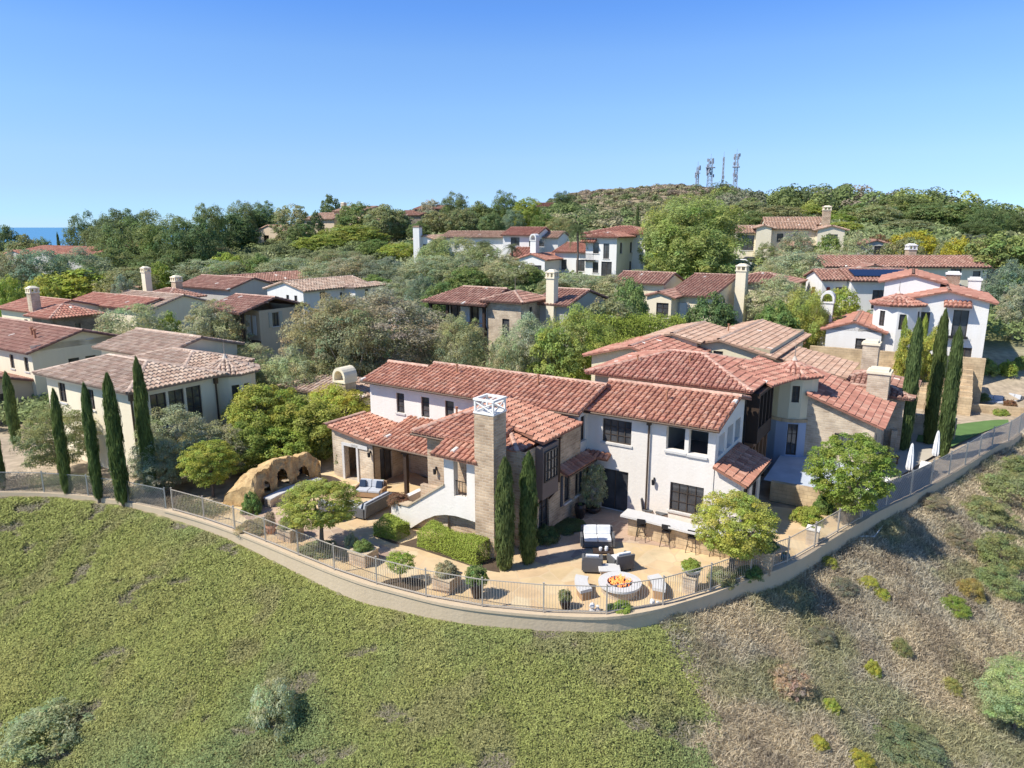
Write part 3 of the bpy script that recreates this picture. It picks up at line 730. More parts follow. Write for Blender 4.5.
    for p, q in (((-30.0, 30.28, 5.17), (-21.5, 30.28, 5.17)), ((-19.4, 30.28, 5.16), (-15.3, 30.28, 5.16)), ((-15.8, 31.36, 5.1), (-8.7, 31.36, 5.1)), ((-26.6, 27.4, 2.58), (-21.2, 27.4, 2.58)), ((-7.3, 31.6, 2.62), (-7.3, 35.9, 2.62)), ((-14.8, 28.3, 2.68), (-14.8, 31.3, 2.68)), ((-21.6, 24.95, 4.58), (-19.6, 24.95, 4.58))):
        g = MB(); g.tube([FR(*p), FR(*q)], .055, 6); g.build('gutter', M['copper'], root)
    for (a, b, z) in ((-11.85, 31.72, 2.05), (-20.4, 25.32, 2.9), (-27.0, 27.72, 1.9)):
        l = MB(); l.box(FR, a-.03, a+.03, b, b+.08, z, z+.14); l.cyl(FR(a, b-.08, 0), .07, .09, z-.2, z+.05, 6); l.build('wall_lamp', M['black'], root)
    # roof vents
    for (a, b, z) in ((-24.5, 32.6, 5.95), (-19.0, 32.6, 5.95), (-20.5, 27.2, 5.1), (-12.0, 33.4, 5.75)):
        v = MB(); v.cyl(FR(a, b, 0), .05, .05, z-.1, z+.42, 7); v.cyl(FR(a, b, 0), .08, .08, z+.42, z+.5, 7); v.build('vent_pipe', M['terracotta'], root)
    return root
main_house()

# =================================================================== NEIGHBOURS
def yellow_house():
    root = empty('house', FR(-13, 40, 0), 'yellow cream house with pinkish hipped roof and dark timber bay directly behind the villa', 'house', 'tiled houses of the neighbourhood')
    mb = MB(); R = Roof(PINK, .30, .42)
    volume(mb, R, root, FR, dict(r=(-18.0, -9.2, 37.6, 44.6), z0=-.2, ze=5.85, roof='hip', pitch=.27, over=.45,
        ops={'S': [(2.9, .9, 5.1, .42, 1, 1), (6.0, .8, 5.1, .42, 1, 1), (7.9, .8, 5.1, .42, 1, 1)], 'E': [(1.5, 1.0, .05, 2.1, 2, 1, 'door'), (4.5, 1.6, .05, 2.2, 2, 1, 'door')]}))
    volume(mb, R, root, FR, dict(r=(-21.6, -15.6, 44.5, 52), z0=-.2, ze=5.45, roof='B', pitch=.27, over=.5, rake=.4, ops={}))
    R2 = Roof(SAND, .32, .42)
    volume(mb, R2, root, FR, dict(r=(-19.5, -15.9, 50.0, 57), z0=-.2, ze=6.1, roof='B', pitch=.22, over=.4, rake=.3))
    volume(mb, R2, root, FR, dict(r=(-15.9, -10.9, 50.6, 62.5), z0=-.2, ze=5.9, roof='B', pitch=.24, over=.5, rake=.4, mid=-14.4, ops={'E': [(1.2, 1.0, 4.2, 1.2, 2, 2), (3.2, .8, 4.2, 1.2, 2, 2), (6.5, 2.2, 4.0, 1.6, 4, 2)], 'S': [(1.4, .7, 5.0, .5, 1, 1)]}))
    volume(mb, R2, root, FR, dict(r=(-11.5, -6.4, 51.5, 57.0), z0=-.2, ze=4.3, roof='shedE', pitch=.2, over=.4))
    # link roof towards the turret
    R.plane([FR(-8.3, 39.6, 5.75), FR(-7.2, 44.0, 5.75), FR(-10.2, 44.2, 6.5), FR(-10.5, 40.6, 6.5)])
    tur = MB(); turret(tur, R, root, FR, -8.1, 44.3, 1.45, 3.2, 5.75, .38, .35, 14, wins=((270, .42, 4.2, 1.0),))
    tur.build('turret_wall', M['yellow'], root)
    bl = MB(); turret(bl, None, root, FR, -8.1, 44.3, 1.47, -.2, 3.0, 0, 0, 14, wins=((270, .62, 1.0, 1.9),)); bl.build('turret_base', M['blue'], root)
    bd = MB(); c = FR(-8.1, 44.3, 0); bd.cyl(c, 1.52, 1.52, 3.0, 3.2, 14); bd.build('turret_band', M['block'], root)
    R.build(root); R2.build(root, 'sand_roof'); mb.build('wall', M['yellow'], root)
    bay = MB(); bay.box(FR, -9.19, -8.45, 37.75, 40.9, 2.9, 3.7)
    for b in (37.75, 38.5, 39.3, 40.1, 40.75): bay.box(FR, -8.6, -8.45, b, b+.14, 3.7, 5.5)
    bay.box(FR, -9.19, -8.6, 37.75, 37.85, 3.7, 5.5); bay.box(FR, -9.19, -8.45, 37.75, 40.9, 5.5, 5.65); bay.build('timber_bay', M['wood'], root)
    gl = MB(); gl.box(FR, -8.66, -8.62, 37.85, 40.8, 3.7, 5.5); gl.build('bay_window', M['glass'], root)
    tp = MB()
    for b in (37.9, 38.6, 39.4, 40.3, 41.2): tp.box(FR, -8.9, -8.7, b, b+.2, 0, 2.9)
    tp.box(FR, -9.15, -8.6, 37.7, 41.6, 2.7, 2.89); tp.build('timber_post_frame', M['brownwood'], root)
    for (a, b, z) in ((-16, 39.2, 6.35), (-13, 39.8, 6.5), (-14.8, 54, 6.6)):
        v = MB(); v.cyl(FR(a, b, 0), .05, .05, z-.1, z+.4, 7); v.cyl(FR(a, b, 0), .09, .09, z+.4, z+.47, 7); v.build('vent_pipe', M['terracotta'], root)
    g = MB(); g.tube([FR(-9.1, 37.5, 5.6), FR(-9.1, 37.52, 3.2), FR(-9.1, 37.5, .1)], .06, 6); g.build('downpipe', M['black'], root)
yellow_house()
def casita():
    root = empty('house', FR(-5, 46, 0), 'low stone house with pink roof between the blue based turret and tall cypresses', 'house', 'tiled houses of the neighbourhood')
    mb = MB(); R = Roof(PINK, .32, .42); R2 = Roof(BROWN, .32, .42)
    z0 = -.2
    volume(mb, R, root, FR, dict(r=(-7.1, -3.35, 43.4, 49.5), z0=z0, ze=3.35, roof='shedE', pitch=.36, over=.45, rake=.35, ops={'S': [(2.5, 1.6, 1.5, 1.1, 4, 2)], 'E': [(1.4, .8, 1.0, 1.5, 2, 2)]}))
    volume(mb, R2, root, FR, dict(r=(-7.6, -2.4, 50.5, 55.8), z0=z0, ze=3.7, roof='hip', pitch=.3, over=.5, ops={'E': [(1.5, 1.2, 1.2, 1.9, 2, 2), (3.6, 1.2, 1.2, 1.9, 2, 2)]}))
    volume(mb, R2, root, FR, dict(r=(-8.3, -4.6, 49.4, 52.6), z0=z0, ze=3.4, roof='A', pitch=.3, over=.3))
    R.build(root); R2.build(root, 'brown_roof'); mb.build('stone_wall', M['palestone'], root)
    chimney(root, FR, -3.95, 49.9, 1.25, 1.25, 0, 5.2, 'pot', 'palestone', 'palecream')
    chimney(root, FR, -5.0, 54.4, 1.0, 1.0, 0, 6.3, 'pot', 'palestone', 'palecream')
casita()
def left_house():
    root = empty('house', FR(-43, 24, 0), 'cream neighbour house with weathered tan roof and round turret behind the left cypresses', 'house', 'tiled houses of the neighbourhood')
    mb = MB(); R = Roof(TAN, .30, .40)
    volume(mb, R, root, FR, dict(r=(-49.0, -39.3, 21.55, 27.0), z0=-.5, ze=5.2, roof='hip', pitch=.30, over=.5,
        ops={'S': [(1.85, .85, 3.45, 1.25, 2, 2), (5.2, .75, 3.45, 1.25, 2, 2)], 'E': [(1.55, 1.0, 2.6, 2.1, 2, 3), (2.7, 1.0, 2.6, 2.1, 2, 3), (3.85, 1.0, 2.6, 2.1, 2, 3)]}))
    volume(mb, R, root, FR, dict(r=(-53.5, -45.8, 27.5, 33.5), z0=-.8, ze=5.6, roof='A', pitch=.27, over=.5))
    volume(mb, R, root, FR, dict(r=(-48.0, -41.0, 25.9, 30.6), z0=-.5, ze=5.3, roof='hip', pitch=.27, over=.4))
    turret(mb, R, root, FR, -40.6, 28.7, 1.8, -.5, 5.05, .36, .4, 14, wins=((257, .5, 3.1, 1.15), (308, .5, 3.2, 1.1), (334, .5, 3.2, 1.1)))
    R.build(root); mb.build('wall', M['palecream'], root)
    for (a, b) in ((-39.2, 21.45), (-39.2, 26.9)):
        g = MB(); g.tube([FR(a, b, 0), FR(a, b, 4.9)], .06, 6); g.box(FR, a-.12, a+.12, b-.1, b+.1, 4.6, 5.0); g.build('downpipe', M['copper'], root)
    c = MB(); c.box(FR, -39.2, -38.3, 28.9, 29.8, 3.0, 3.2); c.build('bracket_shelf', M['wood'], root)
left_house()

def far_house(name, label, Y, corner, vols, wallmat, pal, ch=(), th=32.4, sp=.42, extra=None):
    S = Site(corner[0], corner[1], Y, th)
    z0 = S.g-1.2
    root = empty(name, S.fr(0, 0, max(S.g, -3)), label, 'house', 'tiled houses of the neighbourhood')
    groups = {}
    R = Roof(pal, sp, .5)
    for v in vols:
        w = v.get('wm', wallmat); mbw = groups.setdefault(w, MB())
        r = v['r'] if not callable(v['r']) else v['r'](S)
        d = dict(v); d['r'] = r; d['z0'] = z0; d['ze'] = S.z+v.get('dz', 0)
        ops = v.get('ops', {}); d['ops'] = {k: [(o[0], o[1], d['ze']+o[2], *o[3:]) for o in L] for k, L in ops.items()}
        volume(mbw, R, root, S.fr, d, detail=(Y < 130))
    for c in ch:
        a, b, w, top, st = c[:5]; chimney(root, S.fr, a, b, w, w, z0+1, S.z+top, st, *(c[5:] if len(c) > 5 else ('palestone', 'palecream')))
    for w, m_ in groups.items(): m_.build('wall' if w == wallmat else 'side_wall', M[w], root)
    if extra: extra(S, root, R, z0)
    R.build(root)
    return S
# cream gabled house at the left margin
def h3x(S, root, R, z0):
    w = MB(); volume(w, R, root, S.fr, dict(r=(-9, -.6, -5.2, -.02), z0=z0, ze=S.z-2.5, roof='A', pitch=.28, over=.45, rake=.4, ops={'E': [(2.6, 1.9, S.z-4.6, 1.5, 3, 2)]})); w.build('wing_wall', M['tan'], root)
    for (a, b) in ((-4, 2.0), (-2.6, 1.6)):
        c = MB(); c.cyl(S.fr(a, b, 0), .09, .09, S.z+.4, S.z+1.4, 8); c.cyl(S.fr(a, b, 0), .16, .16, S.z+1.4, S.z+1.5, 8); c.build('vent_pipe', M['terracotta'], root)
far_house('house', 'cream gabled house with red brown roof at the far left margin above the fence', 57, (31, 352),
    [dict(r=lambda S: (-14, 0, 0, S.B(128)), roof='A', pitch=.3, over=.5, rake=.45, ops={'S': [(12.9, .7, -1.75, 1.2, 1, 2), (10.4, .7, -1.75, 1.2, 1, 2)], 'E': [(3.2, .9, -1.9, .9, 1, 1), (4.6, .9, -1.9, .9, 1, 1), (4.7, .45, .5, .4, 1, 1)]})], 'palecream', BROWN, extra=h3x, sp=.34)
far_house('house', 'low house with square stone tower and tall chimney at the left margin', 78, (52, 317),
    [dict(r=lambda S: (-4.6, 0, 0, S.B(97)), roof='hip', pitch=.4, over=.6, ops={'E': [(2.6, .6, -1.6, .6, 1, 1)]}, wm='darkstone'),
     dict(r=(-14, -4.6, .8, 8), roof='A', pitch=.27, over=.5, dz=.1, ops={'S': [(6, .8, -1.9, .9, 1, 1)]}),
     dict(r=(-12, 2.5, 8, 14), roof='A', pitch=.27, over=.5, dz=.3)], 'palecream', PINK, ch=((-5.4, .8, .95, 2.3, 'tower'),), sp=.36)
far_house('house', 'house with broad pinkish tan gable roof between the left stone towers', 84, (153, 309),
    [dict(r=lambda S: (S.A(98), 0, 0, 8), roof='A', pitch=.3, over=.5, ops={'E': [(2, .8, -1.8, 1.0, 1, 1)]})], 'palecream', TAN, sp=.4)
far_house('house', 'house with tan roof below the yellow green bushes at left', 106, (112, 299),
    [dict(r=lambda S: (S.A(58), 0, 0, 9), roof='A', pitch=.3, over=.5)], 'tan', SAND, sp=.45)
far_house('house', 'stone towered house with hip roof, round window and two tall chimneys at left', 88, (168, 298),
    [dict(r=lambda S: (S.A(142), 0, 0, S.B(200)), roof='hip', pitch=.36, over=.6, wm='darkstone', ops={'E': [(3.0, .7, -1.6, .7, 1, 1)]}),
     dict(r=lambda S: (-9, 2, 7.5, 15), roof='A', pitch=.3, over=.5, dz=.6, wm='greystucco')], 'palecream', BROWN, ch=((-8.6, 2.6, .85, 2.7, 'tower', 'palecream', 'palecream'), (-2.9, 3.2, .95, 1.7, 'tower', 'stone', 'palecream')), sp=.4)
far_house('house', 'white gabled house with brown roof behind the tan balcony house', 100, (232, 284),
    [dict(r=lambda S: (S.A(207), 0, 0, 14), roof='B', pitch=.3, over=.5)], 'bwhite', BROWN, sp=.45)
def h7x(S, root, R, z0):
    w = S.fr; lb = S.B(303)
    g = MB(); q0 = S.A(206); g.box(w, q0, .1, .2, 2.0, S.z-3.1, S.z-2.9); g.box(w, q0, 0, .2, .3, S.z-2.2, S.z-2.1)
    for i in range(int(-q0/.2)): g.box(w, q0+.2*i, q0+.05+.2*i, .2, .26, S.z-2.9, S.z-2.2)
    g.build('balcony', M['wood'], root)
    for a in (q0+.15, q0*.5, -.15):
        p = MB(); p.box(w, a-.12, a+.12, .2, .44, z0, S.z); p.build('balcony_post', M['wood'], root)
    for a, b in ((-1.9, -1.2), (-.9, -.4)):
        p = MB(); p.box(w, a, b, 1.98, 2.02, S.z-2.4, S.z-.5); p.build('curtain', M['fabric'], root)
    for a in (1.9, 4.6):
        for q in (-.62, .62): p = MB(); p.box(w, .0, .05, 2.1+a+q-.2, 2.1+a+q+.2, S.z-1.75, S.z-.3); p.build('shutter', M['galv'], root)
far_house('house', 'tan house with dark timber balcony and grey shutters left of big olive trees', 66, (240, 313),
    [dict(r=lambda S: (S.A(206), 0, 2.1, S.B(303)), roof='none', ops={'E': [(1.9, .8, -1.7, 1.35, 2, 2), (4.6, .8, -1.7, 1.35, 2, 2)], 'S': [(1.6, 1.1, -2.7, 2.2, 2, 1)]}),
     dict(r=lambda S: (S.A(206), 0.01, .1, S.B(303)+.01), roof='A', pitch=.28, over=.5, rake=.45, skip='SEWN')], 'tan', BROWN, extra=h7x, sp=.36)
far_house('house', 'bright white house with brown gable roof just above the big brownish olive trees', 83, (303, 291),
    [dict(r=lambda S: (S.A(267), 0, 0, 11), roof='B', pitch=.27, over=.5, ops={'S': [(3.6, .5, -1.6, 1.0, 1, 1), (5.0, .5, -1.6, 1.0, 1, 1)], 'E': [(3.0, .9, -1.7, 1.4, 1, 2), (6.0, .4, -1.2, .6, 1, 1)]}),
     dict(r=lambda S: (0.0, 2.0, 6.4, 12), roof='hip', pitch=.27, over=.4, ops={'E': [(2, .6, -1.3, 1, 1, 1)]})], 'bwhite', TAN, sp=.42)
far_house('house', 'long low mansion with mauve red roofs below the sea horizon', 135, (90, 256),
    [dict(r=lambda S: (S.A(14), 0, 0, 12), roof='A', pitch=.20, over=.6, ops={'S': [(i*2.4+2, 1.2, -1.8, 1.2, 1, 1) for i in range(8)]}),
     dict(r=lambda S: (S.A(22), S.A(40), -3, 6), roof='B', pitch=.18, over=.5, dz=-.1), dict(r=lambda S: (S.A(46), S.A(64), -2.5, 6), roof='B', pitch=.18, over=.5, dz=0),
     dict(r=lambda S: (-3.5, 2.4, 7, 16), roof='A', pitch=.25, over=.5, dz=1.3)], 'greystucco', PINK, ch=((1.2, 11, 1.2, 3.0, 'pot'),), sp=.55)
far_house('house', 'small tan cabin with window on the hedge topped bank upper left', 185, (280, 231),
    [dict(r=lambda S: (S.A(257), 0, 0, 6), roof='B', pitch=.3, over=.5, ops={'S': [(3.5, 2.0, -2.6, 1.5, 2, 2)]})], 'tan', SAND, sp=.6)
far_house('house', 'tan hilltop house with stacked roofs and chimney partly hid behind bright trees', 205, (334, 219),
    [dict(r=lambda S: (S.A(303), 0, 0, 14), roof='A', pitch=.25, over=.7, ops={'S': [(2.2, 1.2, -2.4, 1.6, 1, 2), (4.4, 1.2, -2.4, 1.6, 1, 2), (7, 1.2, -2.4, 1.6, 1, 2), (3, 1.6, -6, 2, 2, 2)]}),
     dict(r=(-4, 8, 4, 14), roof='A', pitch=.25, over=.6, dz=2.2, ops={'S': [(3, 1, -1.6, 1, 1, 1)]}), dict(r=(6, 18, 2, 12), roof='A', pitch=.25, over=.6, dz=-.5)], 'tan', SAND, ch=((-1, 5, 1.2, 4.4, 'pot'),), sp=.6)
far_house('house', 'brown roofed hilltop house on the skyline left of centre', 235, (421, 215),
    [dict(r=lambda S: (S.A(394), 0, 0, 12), roof='A', pitch=.25, over=.7, ops={'S': [(3, 1.5, -2.6, 1.6, 1, 2), (6, 1.5, -2.6, 1.6, 1, 2)]}), dict(r=(-6, 6, 4, 12), roof='A', pitch=.25, over=.6, dz=2.0)], 'darkstone', BROWN, sp=.6)
far_house('house', 'long white house with brick banded chimney behind the pale green willow trees', 128, (432, 239),
    [dict(r=lambda S: (S.A(416), 0, 0, 9), roof='B', pitch=.3, over=.6, ops={'S': [(1.8, .9, -2.4, 1.5, 1, 2)]}),
     dict(r=lambda S: (0, 22, 4, 11), roof='A', pitch=.25, over=.6, dz=.3, ops={'S': [(3, 1, -2, 1.2, 1, 1)]})], 'bwhite', SAND, ch=((-2.6, -.4, 1.2, 2.0, 'pot', 'bwhite', 'brick'),), th=20, sp=.5)
far_house('house', 'white house with red roof and twin windows behind the palm trees at centre', 122, (537, 235),
    [dict(r=lambda S: (S.A(503), 0, 0, 9), roof='A', pitch=.25, over=.6, ops={'S': [(5.2, 1.0, -1.9, 1.2, 1, 2), (6.9, 1.0, -1.9, 1.2, 1, 2), (2.2, 1.6, -1.8, 1.4, 2, 1)]}),
     dict(r=lambda S: (-3.4, .2, -4, .1), roof='shedS', pitch=.3, over=.5, dz=-3.4, ops={})], 'bwhite', BRICKRED, th=20, sp=.5)
def h14x(S, root, R, z0):
    f = S.fr
    b = MB(); b.box(f, -5.2, -3.2, -.7, 0, S.z-3.35, S.z-3.2)
    for i in range(11): b.box(f, -5.2+.195*i, -5.17+.195*i, -.68, -.64, S.z-3.2, S.z-2.4)
    b.box(f, -5.2, -3.2, -.7, -.63, S.z-2.4, S.z-2.33); b.build('balcony', M['black'], root)
    R.plane([f(-5.4, -.8, S.z-.75), f(-3, -.8, S.z-.75), f(-3, 0, S.z-.4), f(-5.4, 0, S.z-.4)])
far_house('house', 'white two storey house with red hip roof and iron balcony left of the great pine', 100, (617, 237),
    [dict(r=lambda S: (S.A(586), 0, 0, S.B(645)), roof='hip', pitch=.24, over=.6, ops={'S': [(1.6, .9, -2.3, 1.5, 1, 2), (3.2, .9, -3.0, 2.1, 2, 2), (1.6, .9, -5.0, 1.5, 1, 2), (3.3, 1.6, -5.6, 2.2, 2, 2)], 'E': [(1.5, .8, -2.3, 1.5, 1, 2), (5.0, .8, -2.3, 1.5, 1, 2), (8, .8, -2.3, 1.5, 1, 2), (5, .8, -5.0, 1.5, 1, 2), (7, .8, -5.0, 1.5, 1, 2)]}),
     dict(r=(-7.5, 2.0, 5.5, 13), roof='hip', pitch=.24, over=.6, dz=.4),
     dict(r=lambda S: (S.A(552), S.A(586)+.02, 1.0, 9), roof='A', pitch=.28, over=.5, dz=-2.2, ops={'S': [(1.5, .9, -2.6, 1.5, 2, 2), (4.2, 1.4, -2.7, 1.6, 2, 2)]}),
     dict(r=lambda S: (S.A(531), S.A(557), -3.5, 4.5), roof='B', pitch=.3, over=.5, dz=-3.2, ops={'S': [(3.0, 1.7, -2.3, 1.5, 3, 2)]})], 'bwhite', BRICKRED, ch=((-12.0, -2.0, .95, -.6, 'arch', 'bwhite', 'bwhite'),), extra=h14x, sp=.42)
# stone tower house with the loggia
def h16x(S, root, R, z0):
    f = S.fr; la = S.A(430); lb = S.A(487)
    for a in (la+.2, la+2.2, lb-.2):
        p = MB(); p.box(f, a-.12, a+.12, -.3, -.06, z0, S.z-.7); p.build('loggia_post', M['wood'], root)
    b = MB(); b.box(f, la, lb, -.32, -.05, S.z-.72, S.z-.52); b.box(f, la, lb, -.2, 2.5, S.z-3.2, S.z-3.0)
    for i in range(22): b.box(f, la+.25*i, la+.25*i+.04, -.25, -.2, S.z-3.0, S.z-2.2)
    b.box(f, la, lb, -.27, -.18, S.z-2.2, S.z-2.12); b.build('loggia_floor', M['wood'], root)
    for a, b in ((1.8, 2.9), (4, 4.9)):
        c = MB(); c.box(f, la+a, la+b, 2.35, 2.45, S.z-2.9, S.z-.9); c.build('curtain', M['fabric'], root)
    R.plane([f(la-.5, -.75, S.z-.45), f(lb+.3, -.75, S.z-.45), f(lb+.3, 2.9, S.z+.75), f(la+1.8, 2.9, S.z+.75)])
    R.plane([f(la-.5, 6.4, S.z-.45), f(la-.5, -.75, S.z-.45), f(la+1.8, 2.9, S.z+.75)])
    R.plane([f(lb+.3, 6.4, S.z-.45), f(la-.5, 6.4, S.z-.45), f(la+1.8, 2.9, S.z+.75), f(lb+.3, 2.9, S.z+.75)])
    R.ridge(f(la+1.8, 2.9, S.z+.78), f(lb+.3, 2.9, S.z+.78))
    R.mb.cyl(f(-1.6, 1.6, 0), .03, .015, S.z+.9, S.z+2.0, 6, (.3, .25, .2))
    v = MB(); v.box(f, -1.9, -1.3, -.06, -.005, S.z-3.4, S.z-3.25); v.build('lintel', M['wood'], root)
far_house('house', 'sandstone house with corner tower, timber loggia and tall cream chimney at the centre', 62, (521, 302),
    [dict(r=lambda S: (S.A(487), 0, 0, S.B(545)), roof='hip', pitch=.33, over=.5, ops={'S': [(2.0, .75, -3.4, 1.8, 1, 3)], 'E': [(1.9, .7, -2.8, 1.5, 1, 2), (1.7, .5, -1.1, .5, 1, 1)]}),
     dict(r=lambda S: (S.A(432), S.A(487), 2.5, 6), roof='none', dz=-.6, ops={'S': [(1.0, 1.5, -2.3, 2.0, 2, 1), (3.4, 1.4, -2.3, 2.0, 2, 1)]}),
     dict(r=lambda S: (-.5, 3.0, S.B(540), S.B(577)), roof='A', pitch=.26, over=.5, dz=-.4, wm='greystucco', ops={'E': [(1.6, .6, -1.9, .9, 1, 1)]})],
    'palestone', BROWN, ch=((1.3, 3.2, .8, 1.9, 'tower', 'palecream', 'palecream'),), extra=h16x, sp=.34)
def h17x(S, root, R, z0):
    f = S.fr
    g = MB(); g.box(f, -6.2, -2.4, -.14, -.05, z0, S.z-.75)
    g.build('garage_door', M['fabric'], root)
    for i in range(5):
        p = MB(); p.box(f, -6.3+.95*i, -6.15+.95*i, -.22, -.14, z0, S.z-.7); p.build('door_post', M['greystucco'], root)
far_house('house', 'cream single storey house with maroon roof and pale garage doors below the great pine', 72, (712, 297),
    [dict(r=lambda S: (S.A(668), 0, 0, S.B(757)), roof='A', pitch=.17, over=.5, ops={'E': [(2.2, .85, -2.0, 1.5, 2, 2), (4.4, .85, -2.1, 1.5, 2, 2)], 'S': [(.8, .8, -2.0, 1.3, 1, 2)]}),
     dict(r=lambda S: (S.A(655), S.A(679), -2.2, 6), roof='B', pitch=.3, over=.5, dz=-.05, ops={'S': [(1.7, 1.3, -2.1, 1.5, 2, 3)]}),
     dict(r=lambda S: (-13, -7, 5, 11), roof='A', pitch=.3, over=.5, dz=.7),
     dict(r=lambda S: (-1.5, 5.5, 10, 16), roof='hip', pitch=.26, over=.5, dz=.9)], 'palecream', BROWN, ch=((1.2, 6.3, 1.05, 2.3, 'tower', 'palecream', 'palecream'),), extra=h17x, sp=.36)
far_house('house', 'large pale house with broad orange roofs and square chimney under the right hand hill', 118, (845, 230),
    [dict(r=lambda S: (S.A(818), 0, 0, 10), roof='B', pitch=.28, over=.6, ops={'S': [(2.2, 1.8, -2.3, 1.6, 2, 2)], 'E': [(2, 1.2, -2.3, 1.6, 2, 2), (5, 1.2, -2.3, 1.6, 2, 2)]}),
     dict(r=lambda S: (S.A(768), S.A(818), 2, 9), roof='A', pitch=.28, over=.6, dz=.2, ops={'S': [(2.2, 1.0, -2.2, 1.4, 1, 2), (4.8, 1.0, -2.2, 1.4, 1, 2)]}),
     dict(r=lambda S: (S.A(757), S.A(772), .5, 9), roof='B', pitch=.3, over=.5, dz=.3),
     dict(r=lambda S: (S.A(738), S.A(757), 1.5, 9), roof='A', pitch=.28, over=.5, dz=-.5, ops={'S': [(1.8, 2.0, -2.9, 2.5, 2, 2)]}),
     dict(r=lambda S: (S.A(786), S.A(812), -.2, 2), roof='shedS', pitch=.3, over=.5, dz=-2.6, ops={'S': [(1.5, 1.3, -2.2, 2.0, 2, 2)]}),
     dict(r=lambda S: (S.A(770), S.A(835), 8, 16), roof='A', pitch=.28, over=.6, dz=.9)], 'palecream', SAND, ch=((-2.2, 5, 1.2, 3.2, 'tower', 'stone', 'palecream'),), th=14, sp=.5)
far_house('house', 'small grey gabled house with one dark window beside the orange roofed pale house', 112, (887, 244),
    [dict(r=lambda S: (S.A(866), 0, 0, 6), roof='B', pitch=.32, over=.5, ops={'S': [(1.9, 1.3, -1.7, 1.4, 2, 1)]})], 'greystucco', BROWN, th=12, sp=.5)
far_house('house', 'long house with weathered red roof and arched windows beyond the solar panel roof', 88, (988, 267),
    [dict(r=lambda S: (S.A(826), 0, 0, 8), roof='A', pitch=.26, over=.5, ops={'S': [(18.2, .9, -1.5, 1.0, 1, 1), (15.7, 1.3, -2.0, 1.8, 2, 2), (13.2, .0, -1, .1, 1, 1)][:2]+[(20.2, 1.3, -2.0, 1.8, 2, 2)]}),
     dict(r=lambda S: (S.A(850), S.A(880), -2.5, 4), roof='B', pitch=.25, over=.5, dz=-.2)], 'palecream', BROWN, ch=((-7.0, 5.0, 1.0, 1.9, 'tower', 'stone', 'bwhite'),), th=3, sp=.4)
def h21x(S, root, R, z0):
    f = S.fr; L = -S.A(850)
    p = MB(); a0, a1 = S.A(852)+.4, -.4
    q = lambda a, b: f(a, b, S.z+.30+(b)*.27)
    p.hexa([q(a0, .5), q(a1, .5), q(a1, 2.6), q(a0, 2.6)], [tuple(np.array(q(a, b))+[0, 0, .06]) for a, b in ((a0, .5), (a1, .5), (a1, 2.6), (a0, 2.6))])
    p.build('solar_panel', M['solar'], root)
    s = MB(); A = S.A(850)-2.6
    s.box(f, A-.95, A-.6, 1.0, 1.06, S.z-1.8, S.z-.8); s.box(f, A+.6, A+.95, 1.0, 1.06, S.z-1.8, S.z-.8); s.build('shutter', M['redshutter'], root)
far_house('house', 'white house with dark blue solar panels on its red roof at right', 76, (917, 281),
    [dict(r=lambda S: (S.A(852), 0, 0, 7), roof='A', pitch=.27, over=.5, ops={'S': [(2.9, 1.3, -3.0, 2.0, 2, 2), (.9, .7, -4.8, 1.2, 1, 1)]}),
     dict(r=lambda S: (S.A(826), S.A(852), 1.1, 7), roof='A', pitch=.27, over=.5, dz=.0, ops={'S': [(2.0, 1.1, -1.8, 1.0, 2, 1), (2.2, 1.0, -4.5, 1.2, 1, 1)]})], 'bwhite', BROWN, th=6, sp=.36, extra=h21x)
def h22x(S, root, R, z0):
    f = S.fr
    tw = MB(); turret(tw, R, root, f, S.A(897)+.1, -.1, 1.85, z0, S.z-.35, .36, .4, 14, wins=((257, .5, S.z-2.4, 1.3), (206, .5, S.z-2.2, 1.3), (308, .45, S.z-2.4, 1.5))); tw.build('turret_wall', M['bwhite'], root)
    b = MB(); A = S.A(958); b.box(f, A-1, A+1, -.55, 0, S.z-3.0, S.z-2.85)
    for i in range(10): b.box(f, A-1+.2*i, A-.97+.2*i, -.52, -.49, S.z-2.85, S.z-2.3)
    b.build('balcony', M['black'], root)
    R.plane([f(A-1, -.9, S.z-.35), f(A+1, -.9, S.z-.35), f(A+1, -.02, S.z+.0), f(A-1, -.02, S.z+.0)])
far_house('house', 'big bright white house with arched chimney standing above the tan terrace wall', 58, (990, 303),
    [dict(r=lambda S: (S.A(908), 0, 0, 10), roof='B', pitch=.26, over=.5, rake=.4, ops={'S': [(1.3, .95, -2.6, 1.6, 2, 2), (4.0, 1.1, -3.0, 2.3, 2, 1), (4.6, 1.0, -6.0, 2.2, 2, 1)], 'E': [(2, 1.5, -2.2, 1.6, 2, 2), (5, 1.5, -2.2, 1.6, 2, 2)]}),
     dict(r=lambda S: (S.A(882), S.A(940), 3.5, 12), roof='B', pitch=.28, over=.5, dz=1.2),
     dict(r=lambda S: (S.A(832), S.A(893)-.5, -2.3, 6), roof='B', pitch=.33, over=.4, dz=-2.7, ops={'S': [(3.3, 1.8, -1.9, 1.3, 4, 2), (3.1, .3, .3, .3, 1, 1)], 'E': [(1.2, 1.0, -2, 1.4, 2, 2)]})],
    'bwhite', BRICKRED, ch=((-12.3, 1.6, 1.05, -.75, 'arch', 'bwhite', 'bwhite'), (-2.4, 9.0, 1.1, 1.7, 'pot', 'brick', 'bwhite'), (-.6, 9.6, 1.0, 1.2, 'pot', 'bwhite', 'bwhite')), extra=h22x, th=29, sp=.34)
def pcx(S, root, R, z0): pass
